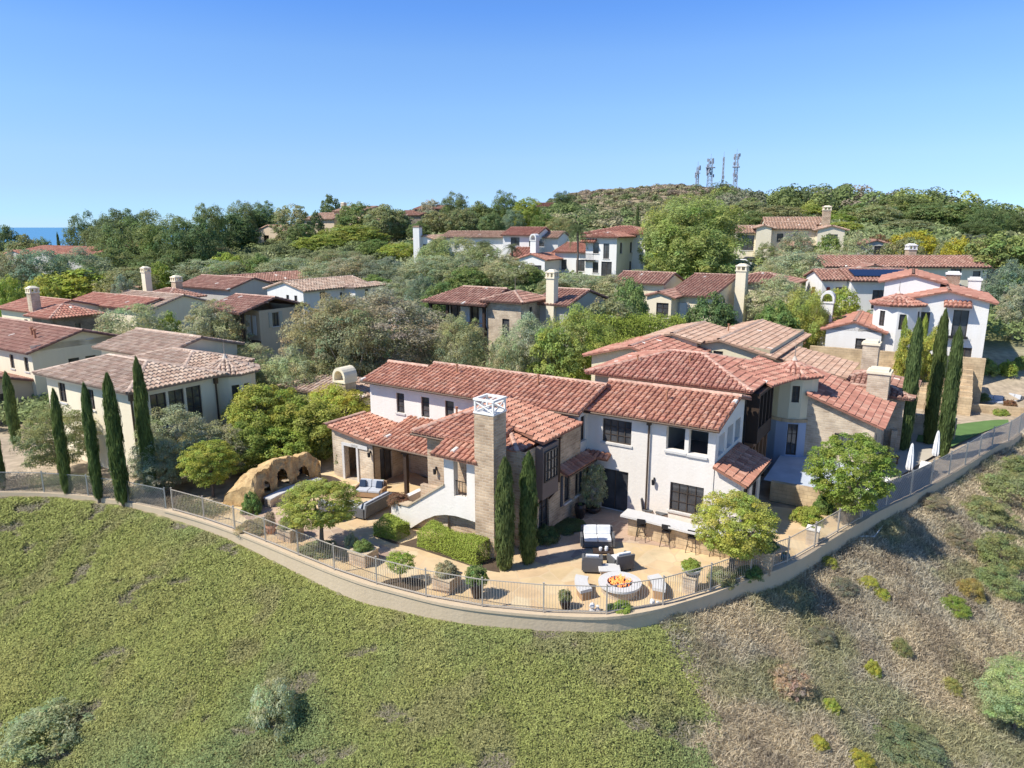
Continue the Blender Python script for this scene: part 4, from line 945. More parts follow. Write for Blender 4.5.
far_house('house', 'low house with round vaulted stone chimney and tan roof behind the bright bushes', 46, (352, 392),
    [dict(r=(-6.6, 0.2, 0, 4.5), roof='hip', pitch=.24, over=.4, dz=-.4)], 'palecream', TAN, ch=((-.9, .3, 1.0, .55, 'arch', 'palestone', 'palecream'),), sp=.34)
far_house('house', 'brown roof glimpsed under the yellow green drooping trees at right', 64, (845, 350),
    [dict(r=(-9, 0, 0, 6), roof='A', pitch=.25, over=.4, dz=-.8)], 'palecream', BROWN, sp=.36)
far_house('house', 'red roofed house top just showing on the skyline behind the trees at centre', 300, (556, 207),
    [dict(r=lambda S: (S.A(537), 0, 0, 14), roof='A', pitch=.25, over=.7)], 'palecream', BROWN, th=10, sp=.8)
# =================================================================== GROUND
def build_ground():
    def ax(lo, hi, dn0, dn1, fine, grow=1.12):
        v = list(np.arange(dn0, dn1, fine)); s = fine; x = dn1
        while x < hi: v.append(x); s *= grow; x += s
        v.append(hi); s = fine; x = dn0-fine
        while x > lo: v.insert(0, x); s *= grow; x -= s
        v.insert(0, lo); return np.array(v)
    xs = ax(-2200, 2200, -48, 52, .5); ys = ax(-40, 1700, 2, 75, .5, 1.07)
    X, Y = np.meshgrid(xs, ys); Z = terrain(X.ravel(), Y.ravel())
    V = np.stack([X.ravel(), Y.ravel(), Z], 1); nx = len(xs); ny = len(ys)
    i = np.arange(ny-1)[:, None]*nx+np.arange(nx-1)[None]; Q = np.stack([i, i+1, i+1+nx, i+nx], -1).reshape(-1, 4)
    x, y = X.ravel(), Y.ravel(); d, _ = edge_dist(x, y)
    n = fbm(x, y, .35)
    # the ground's own colour: leaf litter on the green slope, pale dust on the dry one, brown scrub on the hill
    green = np.array([.16, .16, .065]); dry = np.array([.48, .41, .29]); yard = np.array([.42, .335, .23]); hillc = np.array([.34, .27, .18]); far = np.array([.19, .20, .09])
    bd = dry_side(x, y)
    col = np.where((d > -.2)[:, None], green*(1-bd)[:, None]+dry*bd[:, None], yard)
    k = np.clip((y-58)/12, 0, 1)[:, None]*(d < -.2)[:, None]; col = col*(1-k)+far*k
    t = x/np.maximum(y, 1)
    hk = (np.clip((y-330)/60, 0, 1)*np.clip((t-.06)/.05, 0, 1)*np.clip((.42-t)/.08, 0, 1))[:, None]; col = col*(1-hk)+hillc*hk
    col *= (.8+.4*n)[:, None]
    me = npmesh('ground', V, Q, col); me.polygons.foreach_set('use_smooth', [True]*len(me.polygons))
    o = linkmesh('ground', me, attrmat('ground_soil', .95, noise=.25)); tag(o, kind='structure')
def dry_side(x, y):
    """1 on the dry right-hand slope, 0 on the green one; the border runs down from the wall"""
    # border line through P(688,628) .. P(775,768) on the slope
    bx = 6.2+(y-24.5)*(-.05)+np.clip(24.5-y, 0, 40)*.045+(fbm(x, y, .8)-.5)*.9
    return np.clip((x-bx+(fbm(x, y, 2.5, 3)-.5)*1.6)/.9+.5, 0, 1)
build_ground()
def sea():
    mb = MB(); mb.poly([(-90000, 300, -175), (90000, 300, -175), (90000, 90000, -175), (-90000, 90000, -175)])
    m, nt, b = nmat('sea_water'); b.inputs['Base Color'].default_value = (.07, .24, .42, 1); b.inputs['Roughness'].default_value = .7
    tc = nt.nodes.new('ShaderNodeTexCoord'); n = nt.nodes.new('ShaderNodeTexNoise'); n.inputs['Scale'].default_value = .02; n.inputs['Detail'].default_value = 6
    link(nt, tc, 'Object', n, 'Vector'); bp = nt.nodes.new('ShaderNodeBump'); bp.inputs['Strength'].default_value = .5; bp.inputs['Distance'].default_value = 2; link(nt, n, 0, bp, 'Height'); link(nt, bp, 0, b, 'Normal')
    o = mb.build('water', m); tag(o, kind='structure')
sea()

# edge curve helpers
def edge_pts(x0, x1, step=.5):
    """points along the yard edge resampled with smoothing"""
    p = []
    for i in range(1, len(_E)-2):
        a, b, c, d = _E[i-1], _E[i], _E[i+1], _E[i+2]
        for t in np.linspace(0, 1, 12, endpoint=False):
            p.append(.5*((2*b)+(-a+c)*t+(2*a-5*b+4*c-d)*t*t+(-a+3*b-3*c+d)*t**3))
    p = np.array(p); out = []
    s = np.concatenate([[0], np.cumsum(np.hypot(*np.diff(p, axis=0).T))])
    m = (p[:, 0] >= x0-.3) & (p[:, 0] <= x1+.3); s0, s1 = s[m][0], s[m][-1]
    for q in np.linspace(s0, s1, max(2, int((s1-s0)/step)+1)): out.append((np.interp(q, s, p[:, 0]), np.interp(q, s, p[:, 1])))
    return out
def offset(pts, d):
    out = []
    for i, p in enumerate(pts):
        a = pts[max(i-1, 0)]; b = pts[min(i+1, len(pts)-1)]; L = math.dist(a, b); n = (-(b[1]-a[1])/L, (b[0]-a[0])/L)
        out.append((p[0]+n[0]*d, p[1]+n[1]*d))
    return out
def ribbon(mb, pts, d0, d1, z0, z1, col=None):
    A = offset(pts, d0); B = offset(pts, d1)
    for i in range(len(pts)-1):
        g = [A[i], A[i+1], B[i+1], B[i]]
        zb = z0 if not callable(z0) else None
        lo = [(x, y, z0(x, y) if callable(z0) else z0) for x, y in g]; mb.hexa(lo, [(x, y, z1) for x, y in g], col)
# patio surfaces (offset positive = towards the yard)
def patio():
    e = edge_pts(-16.4, 17.8, .5); inner = offset(e, .1)
    back = [FR(-7.4, 36.6, 0), FR(-7.4, 31.0, 0), FR(-15, 31, 0), FR(-22, 29, 0), FR(-27, 31, 0), FR(-30.2, 29, 0), FR(-31.0, 27.5, 0), FR(-32.0, 22.5, 0)]
    def fill(name, poly, z, mat):
        mb = MB(); mb.poly([(p[0], p[1], z) for p in poly]); o = mb.build(name, M[mat] if isinstance(mat, str) else mat); tag(o, kind='structure')
    # whole yard in tan decomposed granite and travertine
    tanf = flagstone('tan_flagstone', [(.66, .49, .27), (.63, .46, .25), (.68, .54, .33), (.60, .42, .23), (.66, .48, .28)], (.60, .45, .27), .95)
    pinkf = flagstone('rose_flagstone', [(.50, .35, .25), (.45, .32, .23), (.58, .43, .29), (.40, .28, .21), (.56, .41, .27)], (.54, .42, .30), 1.15)
    fill('patio', inner+[(b[0], b[1]) for b in back], .0, tanf)
    fill('rose_paving', [FR(*q, 0)[:2] for q in ((-15.5, 24.9), (-14.0, 24.6), (-13.2, 25.8), (-12.9, 27.2), (-12.3, 28.4), (-11, 28.9), (-9.3, 29.3), (-7.6, 29.9), (-7.6, 31.9), (-15.3, 31.9))], .005, pinkf)
    fill('side_paving', [FR(*q, 0)[:2] for q in ((-26.5, 20.7), (-23.2, 20.9), (-20.2, 21.4), (-19.6, 22.3), (-21.0, 22.3), (-24.0, 22.6), (-27.5, 22.9), (-30, 22.8), (-30, 21.2), (-29, 20.9))], .005, pinkf)
patio()
# retaining wall
def ret_wall():
    e = edge_pts(-17.5, 17.5, .45); mb = MB()
    ribbon(mb, e, -.14, .16, lambda x, y: tz(x, y-.6)-.5, .02); 
    cp = MB(); ribbon(cp, e, -.19, .2, .02, .13)
    root = empty('retaining_wall', (2, 24, 0), 'long curved tan concrete retaining wall carrying the metal fence above the green slope', 'wall')
    mb.build('wall_face', M['kerbstone'], root); cp.build('coping', M['kerbstone'], root)
    e = edge_pts(17.6, 36, .45); mb = MB(); ribbon(mb, e, -.14, .16, lambda x, y: tz(x, y-.6)-.5, .12)
    o = mb.build('retaining_wall', M['kerbstone']); tag(o, 'tan concrete footing wall under the dark screened fence at the right', 'wall')
    e = edge_pts(-34, -17.6, .45); mb = MB(); ribbon(mb, e, -.1, .15, lambda x, y: -.6, .06)
    o = mb.build('kerb_wall', M['kerbstone']); tag(o, 'low tan kerb under the neighbour chain link fence at left', 'kerb')
ret_wall()
def fence(name, label, x0, x1, h, bay, pick, mpost, mpanel, mesh=False, cloth=False, z=.13, step=.5):
    e = edge_pts(x0, x1, bay); root = empty(name, (e[0][0], e[0][1], z), label, 'fence')
    for i, p in enumerate(e):
        m = MB(); fr = Fr(p[0], p[1], 0); m.box(fr, -.027, .027, -.027, .027, z, z+h+.06); m.box(fr, -.036, .036, -.036, .036, z+h+.06, z+h+.08); m.build('post', mpost, root)
    for i in range(len(e)-1):
        a, b = e[i], e[i+1]; L = math.dist(a, b); dx, dy = (b[0]-a[0])/L, (b[1]-a[1])/L
        lf = lambda s, o, zz: (a[0]+dx*s-dy*o, a[1]+dy*s+dx*o, zz)
        m = MB(); m.box(lf, .035, L-.035, -.014, .014, z+h-.03, z+h); 
        if not mesh: m.box(lf, .035, L-.035, -.018, .018, z+.08, z+.12)
        if mesh:
            k = int(L/.17)
            for j in range(-int(h/.17), k):
                s0, s1 = .04+j*.17, .04+j*.17+h; z0_, z1_ = z, z+h
                if s0 < 0: z0_ -= s0; s0 = .02
                if s1 > L: z1_ -= s1-L; s1 = L-.02
                if s1-s0 > .05:
                    m.tube([lf(s0, 0, z0_), lf(s1, 0, z1_)], .006, 3); m.tube([lf(L-s0, 0, z0_), lf(L-s1, 0, z1_)], .006, 3)
        else:
            k = int(L/pick)
            for j in range(1, k+1):
                s = L*j/(k+1); m.box(lf, s-.0055, s+.0055, -.0055, .0055, z+.12, z+h-.04)
        m.build('panel', mpanel, root, uv=False)
        if cloth:
            c = MB(); n = 8
            for j in range(n):
                s0, s1 = .04+(L-.08)*j/n, .04+(L-.08)*(j+1)/n; o0, o1 = .03+.02*math.sin(j*2.1+i), .03+.02*math.sin((j+1)*2.1+i)
                c.poly([lf(s0, o0, z+.02), lf(s1, o1, z+.02), lf(s1, o1, z+h-.05-.03*math.sin(i+j)), lf(s0, o0, z+h-.05-.03*math.sin(i+j-1))])
            c.build('windscreen', M['screen'] if i < 3 else M['screenmesh'], root)
fence('metal_fence', 'thin brown metal picket fence curving round the villa patio above the retaining wall', -17.4, 17.0, 1.15, 2.25, .115, M['metal'], M['metal'])
fence('chain_link_fence', 'grey chain link fence along the dirt bank below the left cypresses', -34, -17.6, 1.15, 2.4, .1, M['galv'], M['galv'], mesh=True, z=.05)
fence('screened_fence', 'tall mesh fence hung with dark grey screening cloth at the right of the neighbour yard', 17.6, 46, 1.35, 2.6, .1, M['galv'], M['galv'], mesh=True, cloth=True, z=.12)

# neighbour yard on the right: terrace walls, paving, lawn
def rbox(name, label, cat, rects, mat, z0, z1, mate=None):
    mb = MB()
    for (a0, a1, b0, b1) in rects: mb.box(FR, a0, a1, b0, b1, z0, z1)
    o = mb.build(name, M[mat]); tag(o, label, cat); return o
rbox('retaining_wall', 'short tan stucco retaining wall below the blue grey terrace beside the round tree', 'wall', [(-7.55, -3.9, 37.7, 38.0)], 'block', -.1, .98)
mb = MB(); mb.poly([FR(a, b, .9) for a, b in ((-8.0, 38.0), (-3.9, 38.0), (-3.5, 43.4), (-8.2, 43.4))]); o = mb.build('terrace_paving', simple('blue_shaded_paving', (.50, .54, .58), .7, var=.35, vscale=1.1)); tag(o, kind='structure')  # bluish cast of shade on the terrace is put into its paving colour
mb = MB(); mb.poly([FR(a, b, .02) for a, b in ((-4.4, 37.5), (-3.5, 39.4), (-2.6, 42.5), (-1.9, 45.6), (-.7, 50.0), (.9, 55.5), (-.2, 56), (-2.6, 57.0), (-3.2, 44))]); o = mb.build('yard_paving', simple('pale_sand_paving', (.50, .44, .34), .9, var=.2, vscale=.8)); tag(o, kind='structure')
mb = MB(); mb.poly([FR(a, b, .06) for a, b in ((-1.6, 53.6), (.5, 53.6), (1.3, 56.0), (2.3, 58.8), (3.9, 62.6), (3.9, 64.0), (2.2, 65), (-1.4, 64))]); o = mb.build('lawn', M['lawn']); tag(o, kind='structure')
rbox('block_wall', 'low brown block wall behind the right hand cypresses', 'wall', [(-2.8, .6, 55.5, 55.8), (-2.9, -2.6, 50, 55.5)], 'palestone', -.1, 1.5)
def big_terrace():
    S = Site(810, 347, 61, 29)
    mb = MB(); x0, x1 = -.6, S.A(986)
    mb.box(S.fr, 0, x1, 0, .35, -.5, S.z+.1)
    mb.box(S.fr, x1-.35, x1, .35, 3, -.5, S.z-1.4)
    o = mb.build('terrace_wall', M['block']); tag(o, 'long tan block retaining wall carrying the big white house terrace', 'wall')
    mb = MB()
    for i in range(6): mb.box(S.fr, x1*.50, x1*.94, -.6-.5*i, -.05-.5*i, -.4, S.z-.8-.34*i)
    o = mb.build('terraced_steps', M['block']); tag(o, 'stepped tan block planters descending behind the cypresses to the lawn', 'terrace')
    return S
big_terrace()
S_ = Site(957, 403, 54, 22)
mb = MB(); mb.box(S_.fr, 0, 9, 0, .35, -.3, S_.z); mb.box(S_.fr, -.3, 0, .35, 3, -.3, S_.z); o = mb.build('planter_wall', M['block']); tag(o, 'long low tan planter wall behind the green lawn', 'wall')
# =================================================================== THINGS ON THE PATIO
def rot(c, th, z=0.):
    """frame at ground point c, turned so that local +b points along heading th (degrees, 0 = away from camera)"""
    f = Fr(c[0], c[1], math.radians(th)); return lambda a, b, zz: f(a, b, zz+z)
def fire_pit():
    c = P(619.5, 592, 0); r = empty('fire_pit', (c[0], c[1], 0), 'round stone fire pit with white concrete rim and burning flames by the fence', 'fire pit')
    m = MB(); m.lathe((c[0], c[1], 0), [(.72, 0), (.72, .36), (.3, .37)], 28); m.build('base', M['palestone'], r)
    m = MB(); n = 32
    for i in range(n):
        t0, t1 = 2*PI*i/n, 2*PI*(i+1)/n; q = lambda t, rr, z: (c[0]+rr*math.cos(t), c[1]+rr*math.sin(t), z)
        m.hexa([q(t0, .5, .37), q(t0, .86, .37), q(t1, .86, .37), q(t1, .5, .37)], [q(t0, .5, .46), q(t0, .86, .46), q(t1, .86, .46), q(t1, .5, .46)])
    m.build('rim', M['concrete'], r)
    m = MB(); 
    for i in range(90):
        t = random.random()*2*PI; k = .46*math.sqrt(random.random()); s = random.uniform(.03, .06); m.lathe((c[0]+k*math.cos(t), c[1]+k*math.sin(t), .34+random.random()*.05), [(.001, 0), (s, s*.6), (s*.6, s*1.4), (.001, s*1.7)], 5)
    m.build('lava_rock', M['lava'], r)
    m = MB()
    for i in range(46):
        t = random.random()*2*PI; k = .42*math.sqrt(random.random()); h = random.uniform(.12, .3)*(1.2-k); x, y = c[0]+k*math.cos(t), c[1]+k*math.sin(t)
        m = MB(); m.tube([(x, y, .4), (x+random.uniform(-.03, .03), y, .4+h*.4), (x+random.uniform(-.05, .05), y, .4+h*.75), (x+random.uniform(-.07, .07), y, .4+h)], [.016, .026, .014, .002], 4)
        m.build('flame', M['flame'], r, uv=False)
fire_pit()
def arc_bench(label, u, v, ang0, ang1):
    c = P(619.5, 592, 0); r = empty('curved_bench', P(u, v, 0), label, 'bench', 'curved benches at the fire pit')
    for nm, r0, r1, z0, z1, mt in (('base', 1.35, 1.72, 0, .34, 'teak'), ('seat', 1.28, 1.8, .34, .46, 'concrete')):
        m = MB(); n = 9
        for i in range(n):
            t0, t1 = [math.radians(ang0+(ang1-ang0)*(i+k)/n) for k in (0, 1)]; q = lambda t, rr, z: (c[0]+rr*math.cos(t), c[1]+rr*math.sin(t), z)
            m.hexa([q(t0, r0, z0), q(t0, r1, z0), q(t1, r1, z0), q(t1, r0, z0)], [q(t0, r0, z1), q(t0, r1, z1), q(t1, r1, z1), q(t1, r0, z1)])
        m.build(nm, M[mt], r)
arc_bench('curved white topped bench on the left side of the fire pit', 590, 592, 160, 205)
arc_bench('curved white topped bench on the right side of the fire pit', 650, 592, -22, 22)
def ottoman():
    c = P(609, 576, 0); f = rot(c, 3); r = empty('coffee_table', c, 'low square table with white top and stone base between the armchairs and fire pit', 'table')
    m = MB(); m.box(f, -.36, .36, -.28, .28, 0, .33); m.build('base', M['palestone'], r)
    m = MB(); m.box(f, -.45, .45, -.34, .34, .33, .41); m.build('tabletop', M['concrete'], r, bevel=.02)
ottoman()
def sofa(name, cat, label, c, th, w=1.5, seatmat='whitecushion', bodymat='wicker', n=2, pillows=0, d=.8, group=None, arms=True):
    f = rot(c, th); r = empty(name, c, label, cat, group)     # back is at +b
    m = MB(); m.box(f, -w/2+.08, w/2-.08, -d/2, d/2-.1, .08, .34)
    m.build('seat_frame', M[bodymat], r)
    m = MB(); m.hexa([f(-w/2, d/2-.12, .1), f(w/2, d/2-.12, .1), f(w/2, d/2-.02, .1), f(-w/2, d/2-.02, .1)], [f(-w/2, d/2-.02, .78), f(w/2, d/2-.02, .78), f(w/2, d/2+.08, .78), f(-w/2, d/2+.08, .78)]); m.build('backrest', M[bodymat], r)
    if arms:
        for s in (-1, 1):
            m = MB(); m.box(f, s*w/2-.05, s*w/2+.05, -d/2, d/2-.12, .1, .56); m.build('armrest', M[bodymat], r)
    for i in (-1, 1):
        for j in (-1, 1): m = MB(); m.box(f, i*(w/2-.1)-.03, i*(w/2-.1)+.03, j*(d/2-.12)-.03, j*(d/2-.12)+.03, 0, .09); m.build('leg', M['black'], r)
    cw = (w-.2)/n
    for i in range(n):
        a = -w/2+.1+cw*i
        m = MB(); m.box(f, a+.01, a+cw-.01, -d/2-.02, d/2-.16, .345, .48); m.build('seat_cushion', M[seatmat], r, bevel=.03)
        m = MB(); m.hexa([f(a+.01, d/2-.27, .485), f(a+cw-.01, d/2-.27, .485), f(a+cw-.01, d/2-.13, .485), f(a+.01, d/2-.13, .485)], [f(a+.01, d/2-.17, .86), f(a+cw-.01, d/2-.17, .86), f(a+cw-.01, d/2-.04, .86), f(a+.01, d/2-.04, .86)]); m.build('back_cushion', M[seatmat], r, bevel=.03)
    for i in range(pillows):
        a = -w/2+.3+i*(w-.6)/max(1, pillows-1); m = MB(); m.hexa([f(a-.2, d/2-.42, .49), f(a+.2, d/2-.42, .49), f(a+.2, d/2-.3, .49), f(a-.2, d/2-.3, .49)], [f(a-.17, d/2-.3, .84), f(a+.17, d/2-.3, .84), f(a+.17, d/2-.2, .84), f(a-.17, d/2-.2, .84)]); m.build('throw_pillow', M['navy'], r, bevel=.03)
    return r
sofa('loveseat', 'sofa', 'dark framed two seat sofa with white cushions facing the fire pit', P(597, 545, 0), 2, 1.45)
sofa('armchair', 'armchair', 'grey wicker armchair seen from behind, left of the pair before the white sofa', P(592, 570, 0), 186, .78, n=1)
sofa('armchair', 'armchair', 'grey wicker armchair turned at an angle, right of the pair before the white sofa', P(620.5, 568, 0), 160, .82, n=1)
def low_table():
    c = P(603, 559, 0); f = rot(c, 3); r = empty('low_table', c, 'dark low table with white candle jars in front of the white sofa', 'table')
    m = MB(); m.box(f, -.45, .45, -.25, .25, .34, .4); m.build('tabletop', M['wood'], r)
    for i in (-1, 1):
        for j in (-1, 1): m = MB(); m.box(f, i*.38-.03, i*.38+.03, j*.19-.03, j*.19+.03, 0, .34); m.build('leg', M['wood'], r)
    return c
c = low_table()
for k, (dx, lab) in enumerate(((-.12, 'white candle jar at left on the dark low table'), (.14, 'larger white candle jar at right on the dark low table'))):
    m = MB(); m.lathe((c[0]+dx, c[1]+.02*k, .402), [(.06+.01*k, 0), (.075+.01*k, .08), (.07, .15+.03*k), (.04, .16+.03*k)], 10); tag(m.build('candle_jar', M['whitecushion']), lab, 'jar')
def curve(pts, n=24):
    p = np.array([pts[0]]+list(pts)+[pts[-1]], float); out = []
    k = len(pts)-1
    for i in range(1, k+1):
        a, b, c, d = p[i-1], p[i], p[i+1], p[i+2]
        for t in np.linspace(0, 1, max(2, n//k), endpoint=False): out.append(tuple(.5*((2*b)+(-a+c)*t+(2*a-5*b+4*c-d)*t*t+(-a+3*b-3*c+d)*t**3)))
    out.append(tuple(pts[-1])); return [(q[0], q[1]) for q in out]
def bar():
    pts = curve([P(u, v, 1.05)[:2] for u, v in ((624, 512), (655, 519), (690, 528), (722, 534), (748, 533), (769, 527))])
    root = empty('bar_counter', (pts[5][0], pts[5][1], 0), 'long curved outdoor bar with white concrete top and tan stone base along the white wall', 'bar counter')
    m = MB(); ribbon(m, pts, -.46, .46, .98, 1.07); m.build('countertop', M['concrete'], root)
    m = MB(); ribbon(m, pts[1:-1], -.12, .4, 0, .98); m.build('base', M['block'], root)
    q = offset(pts, .12)[13]; m = MB(); f = rot(q, 32); m.box(f, -.4, .4, -.2, .25, 1.075, 1.1); m.build('grill_lid', M['galv'], root)
    return pts
BP = bar()
def stool(c, th, label):
    f = rot(c, th); r = empty('bar_stool', c, label, 'bar stool', 'bar stools at the curved counter')
    m = MB(); m.box(f, -.19, .19, -.19, .19, .72, .77); m.build('seat', M['black'], r)
    m = MB(); m.box(f, -.19, .19, -.23, -.19, .9, 1.12); m.tube([f(-.17, -.19, .75), f(-.17, -.21, 1.0)], .015, 4); m.tube([f(.17, -.19, .75), f(.17, -.21, 1.0)], .015, 4); m.build('backrest', M['black'], r)
    for i in (-1, 1):
        for j in (-1, 1): m = MB(); m.tube([f(i*.15, j*.15, .72), f(i*.24, j*.24, 0)], .016, 5); m.build('leg', M['black'], r)
    m = MB(); g = [f(i*.2, j*.2, .3) for i, j in ((-1, -1), (1, -1), (1, 1), (-1, 1))]
    for i in range(4): m.tube([g[i], g[(i+1) % 4]], .012, 4)
    m.build('footrest', M['black'], r)
stool(P(641, 540, 0), 20, 'black bar stool nearest the glass door at the left end of the bar')
stool(P(666, 546, 0), 26, 'second black bar stool from the left end of the curved bar')
stool(P(692, 552, 0), 30, 'third black bar stool, just left of the round tree crown')
stool(P(716, 556, 0), 30, 'last black bar stool half hidden behind the round tree crown')
def chair(c, th, label, mat='wicker'):
    f = rot(c, th); r = empty('patio_chair', c, label, 'chair', 'dark chairs behind the bar')
    m = MB(); m.box(f, -.25, .25, -.25, .25, .4, .46); m.build('seat', M[mat], r)
    m = MB(); m.hexa([f(-.25, .22, .46), f(.25, .22, .46), f(.25, .26, .46), f(-.25, .26, .46)], [f(-.22, .32, 1.0), f(.22, .32, 1.0), f(.22, .36, 1.0), f(-.22, .36, 1.0)]); m.build('backrest', M[mat], r)
    for i in (-1, 1):
        for j in (-1, 1): m = MB(); m.tube([f(i*.2, j*.2, .4), f(i*.23, j*.23, 0)], .02, 5); m.build('leg', M[mat], r)
chair(P(648, 517.5, 0), 300, 'dark wicker chair behind the bar under the downpipe')
chair(P(662, 521, 0), 60, 'dark wicker chair behind the bar towards the barred window')
# outdoor kitchen boulder with three ovens
def rock_fireplace():
    A = np.array(P(256, 509, 0)[:2]); B = np.array(P(321, 483, 0)[:2]); mid = (A+B)/2+np.array([-.5, .35])
    L = 6.0; root = empty('rock_fireplace', (mid[0], mid[1], 0), 'big tan boulder outdoor fireplace with three dark arched openings', 'outdoor fireplace')
    n = 72; arcs = [(1.25, .36, 1.2), (2.8, .52, 1.5), (4.6, .5, 1.25)]
    def pt(s, o, z):
        t = s/L; p = (1-t)**2*A+2*t*(1-t)*mid+t*t*B; d = 2*(1-t)*(mid-A)+2*t*(B-mid); d /= np.linalg.norm(d); nn = np.array([-d[1], d[0]])
        w = .16*(fbm(np.array([s*1.7+o*2]), np.array([z*1.7+5]), 1.1, 3)[0]-.5)*2+.07*(fbm(np.array([s*5]), np.array([z*5.0+o*3]), 1.3, 2)[0]-.5)*2
        q = p+nn*(o+w); return (q[0], q[1], max(0, z+w*.5))
    def top(s): return 1.3+.68*math.sin(PI*min(max((s+.9)/(L+2.2), 0), 1))**.8+.06*math.sin(s*2.6)+.05*math.sin(s*5.1+1)+.03*math.sin(s*11)-.5*max(0, .9-s)-.5*max(0, s-5.4)
    m = MB()
    ss = [L*i/n for i in range(n+1)]
    def hole(s):
        for c, w, h in arcs:
            if abs(s-c) < w: return .55, .55+(h-.55)*math.sqrt(max(0, 1-((s-c)/w)**2))**.8
        return None
    for i in range(n):
        s0, s1 = ss[i], ss[i+1]; sm = (s0+s1)/2; hl = hole(sm); T0, T1 = top(s0), top(s1)
        segs = [(0, None)] if hl is None else [(0, hl[0]), (hl[1], None)]
        for lo, hi in segs:
            k = 9
            for j in range(k):
                a0 = lo+((hi if hi else T0)-lo)*j/k; a1 = lo+((hi if hi else T0)-lo)*(j+1)/k; b0 = lo+((hi if hi else T1)-lo)*j/k; b1 = lo+((hi if hi else T1)-lo)*(j+1)/k
                bulge = lambda z, T: .25*(z/T)**3
                m.poly([pt(s0, bulge(a0, T0), a0), pt(s1, bulge(b0, T1), b0), pt(s1, bulge(b1, T1), b1), pt(s0, bulge(a1, T0), a1)])
        if hl:
            hp = hole(sm-L/n); hn = hole(sm+L/n)
            m.poly([pt(s0, .05, hl[1]), pt(s1, .05, hl[1]), pt(s1, .8, hl[1]), pt(s0, .8, hl[1])]); m.poly([pt(s0, .0, hl[0]), pt(s1, .0, hl[0]), pt(s1, .8, hl[0]), pt(s0, .8, hl[0])])
        for j in range(8):   # back slope
            o0, o1 = .25+1.8*j/8, .25+1.8*(j+1)/8; f0 = math.cos(j/8*PI/2)**.5; f1 = max(0, math.cos((j+1)/8*PI/2))**.5
            m.poly([pt(s0, o0, T0*f0), pt(s1, o0, T1*f0), pt(s1, o1, T1*f1), pt(s0, o1, T0*f1)])
    for s_ in (0, L):
        T = top(s_)
        for j in range(8):
            o0, o1 = .0+2.05*j/8, 2.05*(j+1)/8; z0 = T*(1 if j < 2 else math.cos((j-2)/6*PI/2)**.7); z1 = T*(1 if j < 1 else max(0, math.cos((j-1)/6*PI/2))**.7)
            m.poly([pt(s_, o0, 0), pt(s_, o1, 0), pt(s_, o1, z1), pt(s_, o0, z0)])
    rk, nt, b = nmat('tan_boulder'); tc = nt.nodes.new('ShaderNodeTexCoord'); nz = nt.nodes.new('ShaderNodeTexNoise'); nz.inputs['Scale'].default_value = 2.2; nz.inputs['Detail'].default_value = 9; nz.inputs['Roughness'].default_value = .68
    link(nt, tc, 'Object', nz, 'Vector'); cr = nt.nodes.new('ShaderNodeValToRGB'); e = cr.color_ramp.elements
    e[0].position = .32; e[0].color = (.26, .16, .08, 1); e[1].position = .66; e[1].color = (.68, .48, .23, 1); x = e.new(.46); x.color = (.50, .33, .145, 1)
    link(nt, nz, 0, cr, 0); link(nt, cr, 0, b, 'Base Color'); b.inputs['Roughness'].default_value = .95
    bp = nt.nodes.new('ShaderNodeBump'); bp.inputs['Strength'].default_value = .9; bp.inputs['Distance'].default_value = .12; link(nt, nz, 0, bp, 'Height'); link(nt, bp, 0, b, 'Normal')
    m.build('boulder', rk, root)
    for c, w, h in arcs:
        q = MB(); pa = [pt(s, .75, z) for s, z in ((c-w, .5), (c+w, .5), (c+w, h+.05), (c-w, h+.05))]; q.poly(pa); q.build('oven_back', M['lava'], root)
    # curved bench in front
    pb = []
    for i in range(15):
        s = .1+5.9*i/14; q = pt(s, -.42, 0); pb.append((q[0], q[1]))
    pb = [tuple(np.mean(pb[max(0, i-2):i+3], axis=0)) for i in range(len(pb))]
    r = empty('curved_hearth_bench', (pb[7][0], pb[7][1], 0), 'curved white topped stone bench in front of the boulder fireplace', 'bench')
    m = MB(); ribbon(m, pb, -.22, .2, 0, .42); m.build('base', M['palestone'], r)
    m = MB(); ribbon(m, pb, -.28, .24, .42, .5); m.build('bench_top', M['concrete'], r)
rock_fireplace()
# sofas on the left patio
sofa('sofa', 'sofa', 'pale grey outdoor sofa with navy pillow, back row of the left patio lounge', P(371, 496, 0), 12, 1.55, 'cushion', 'teak', 2, 2, group='grey sofas of the left patio')
sofa('sofa', 'sofa', 'long grey sofa with its back turned to the stair wall on the left patio', P(373, 512, 0), 118, 2.1, 'cushion', 'wicker', 3, 2, group='grey sofas of the left patio')
sofa('sofa', 'sofa', 'grey sofa mostly hidden under the round yellow green tree', P(333, 517, 0), 230, 1.5, 'cushion', 'wicker', 2, 1, group='grey sofas of the left patio')
c = P(352, 510, 0); r = empty('coffee_table', c, 'square grey coffee table amid the left patio sofas', 'table'); f = rot(c, 20)
m = MB(); m.box(f, -.4, .4, -.4, .4, .3, .37); m.build('tabletop', M['concrete'], r); m = MB(); m.box(f, -.3, .3, -.3, .3, 0, .3); m.build('base', M['wicker'], r)

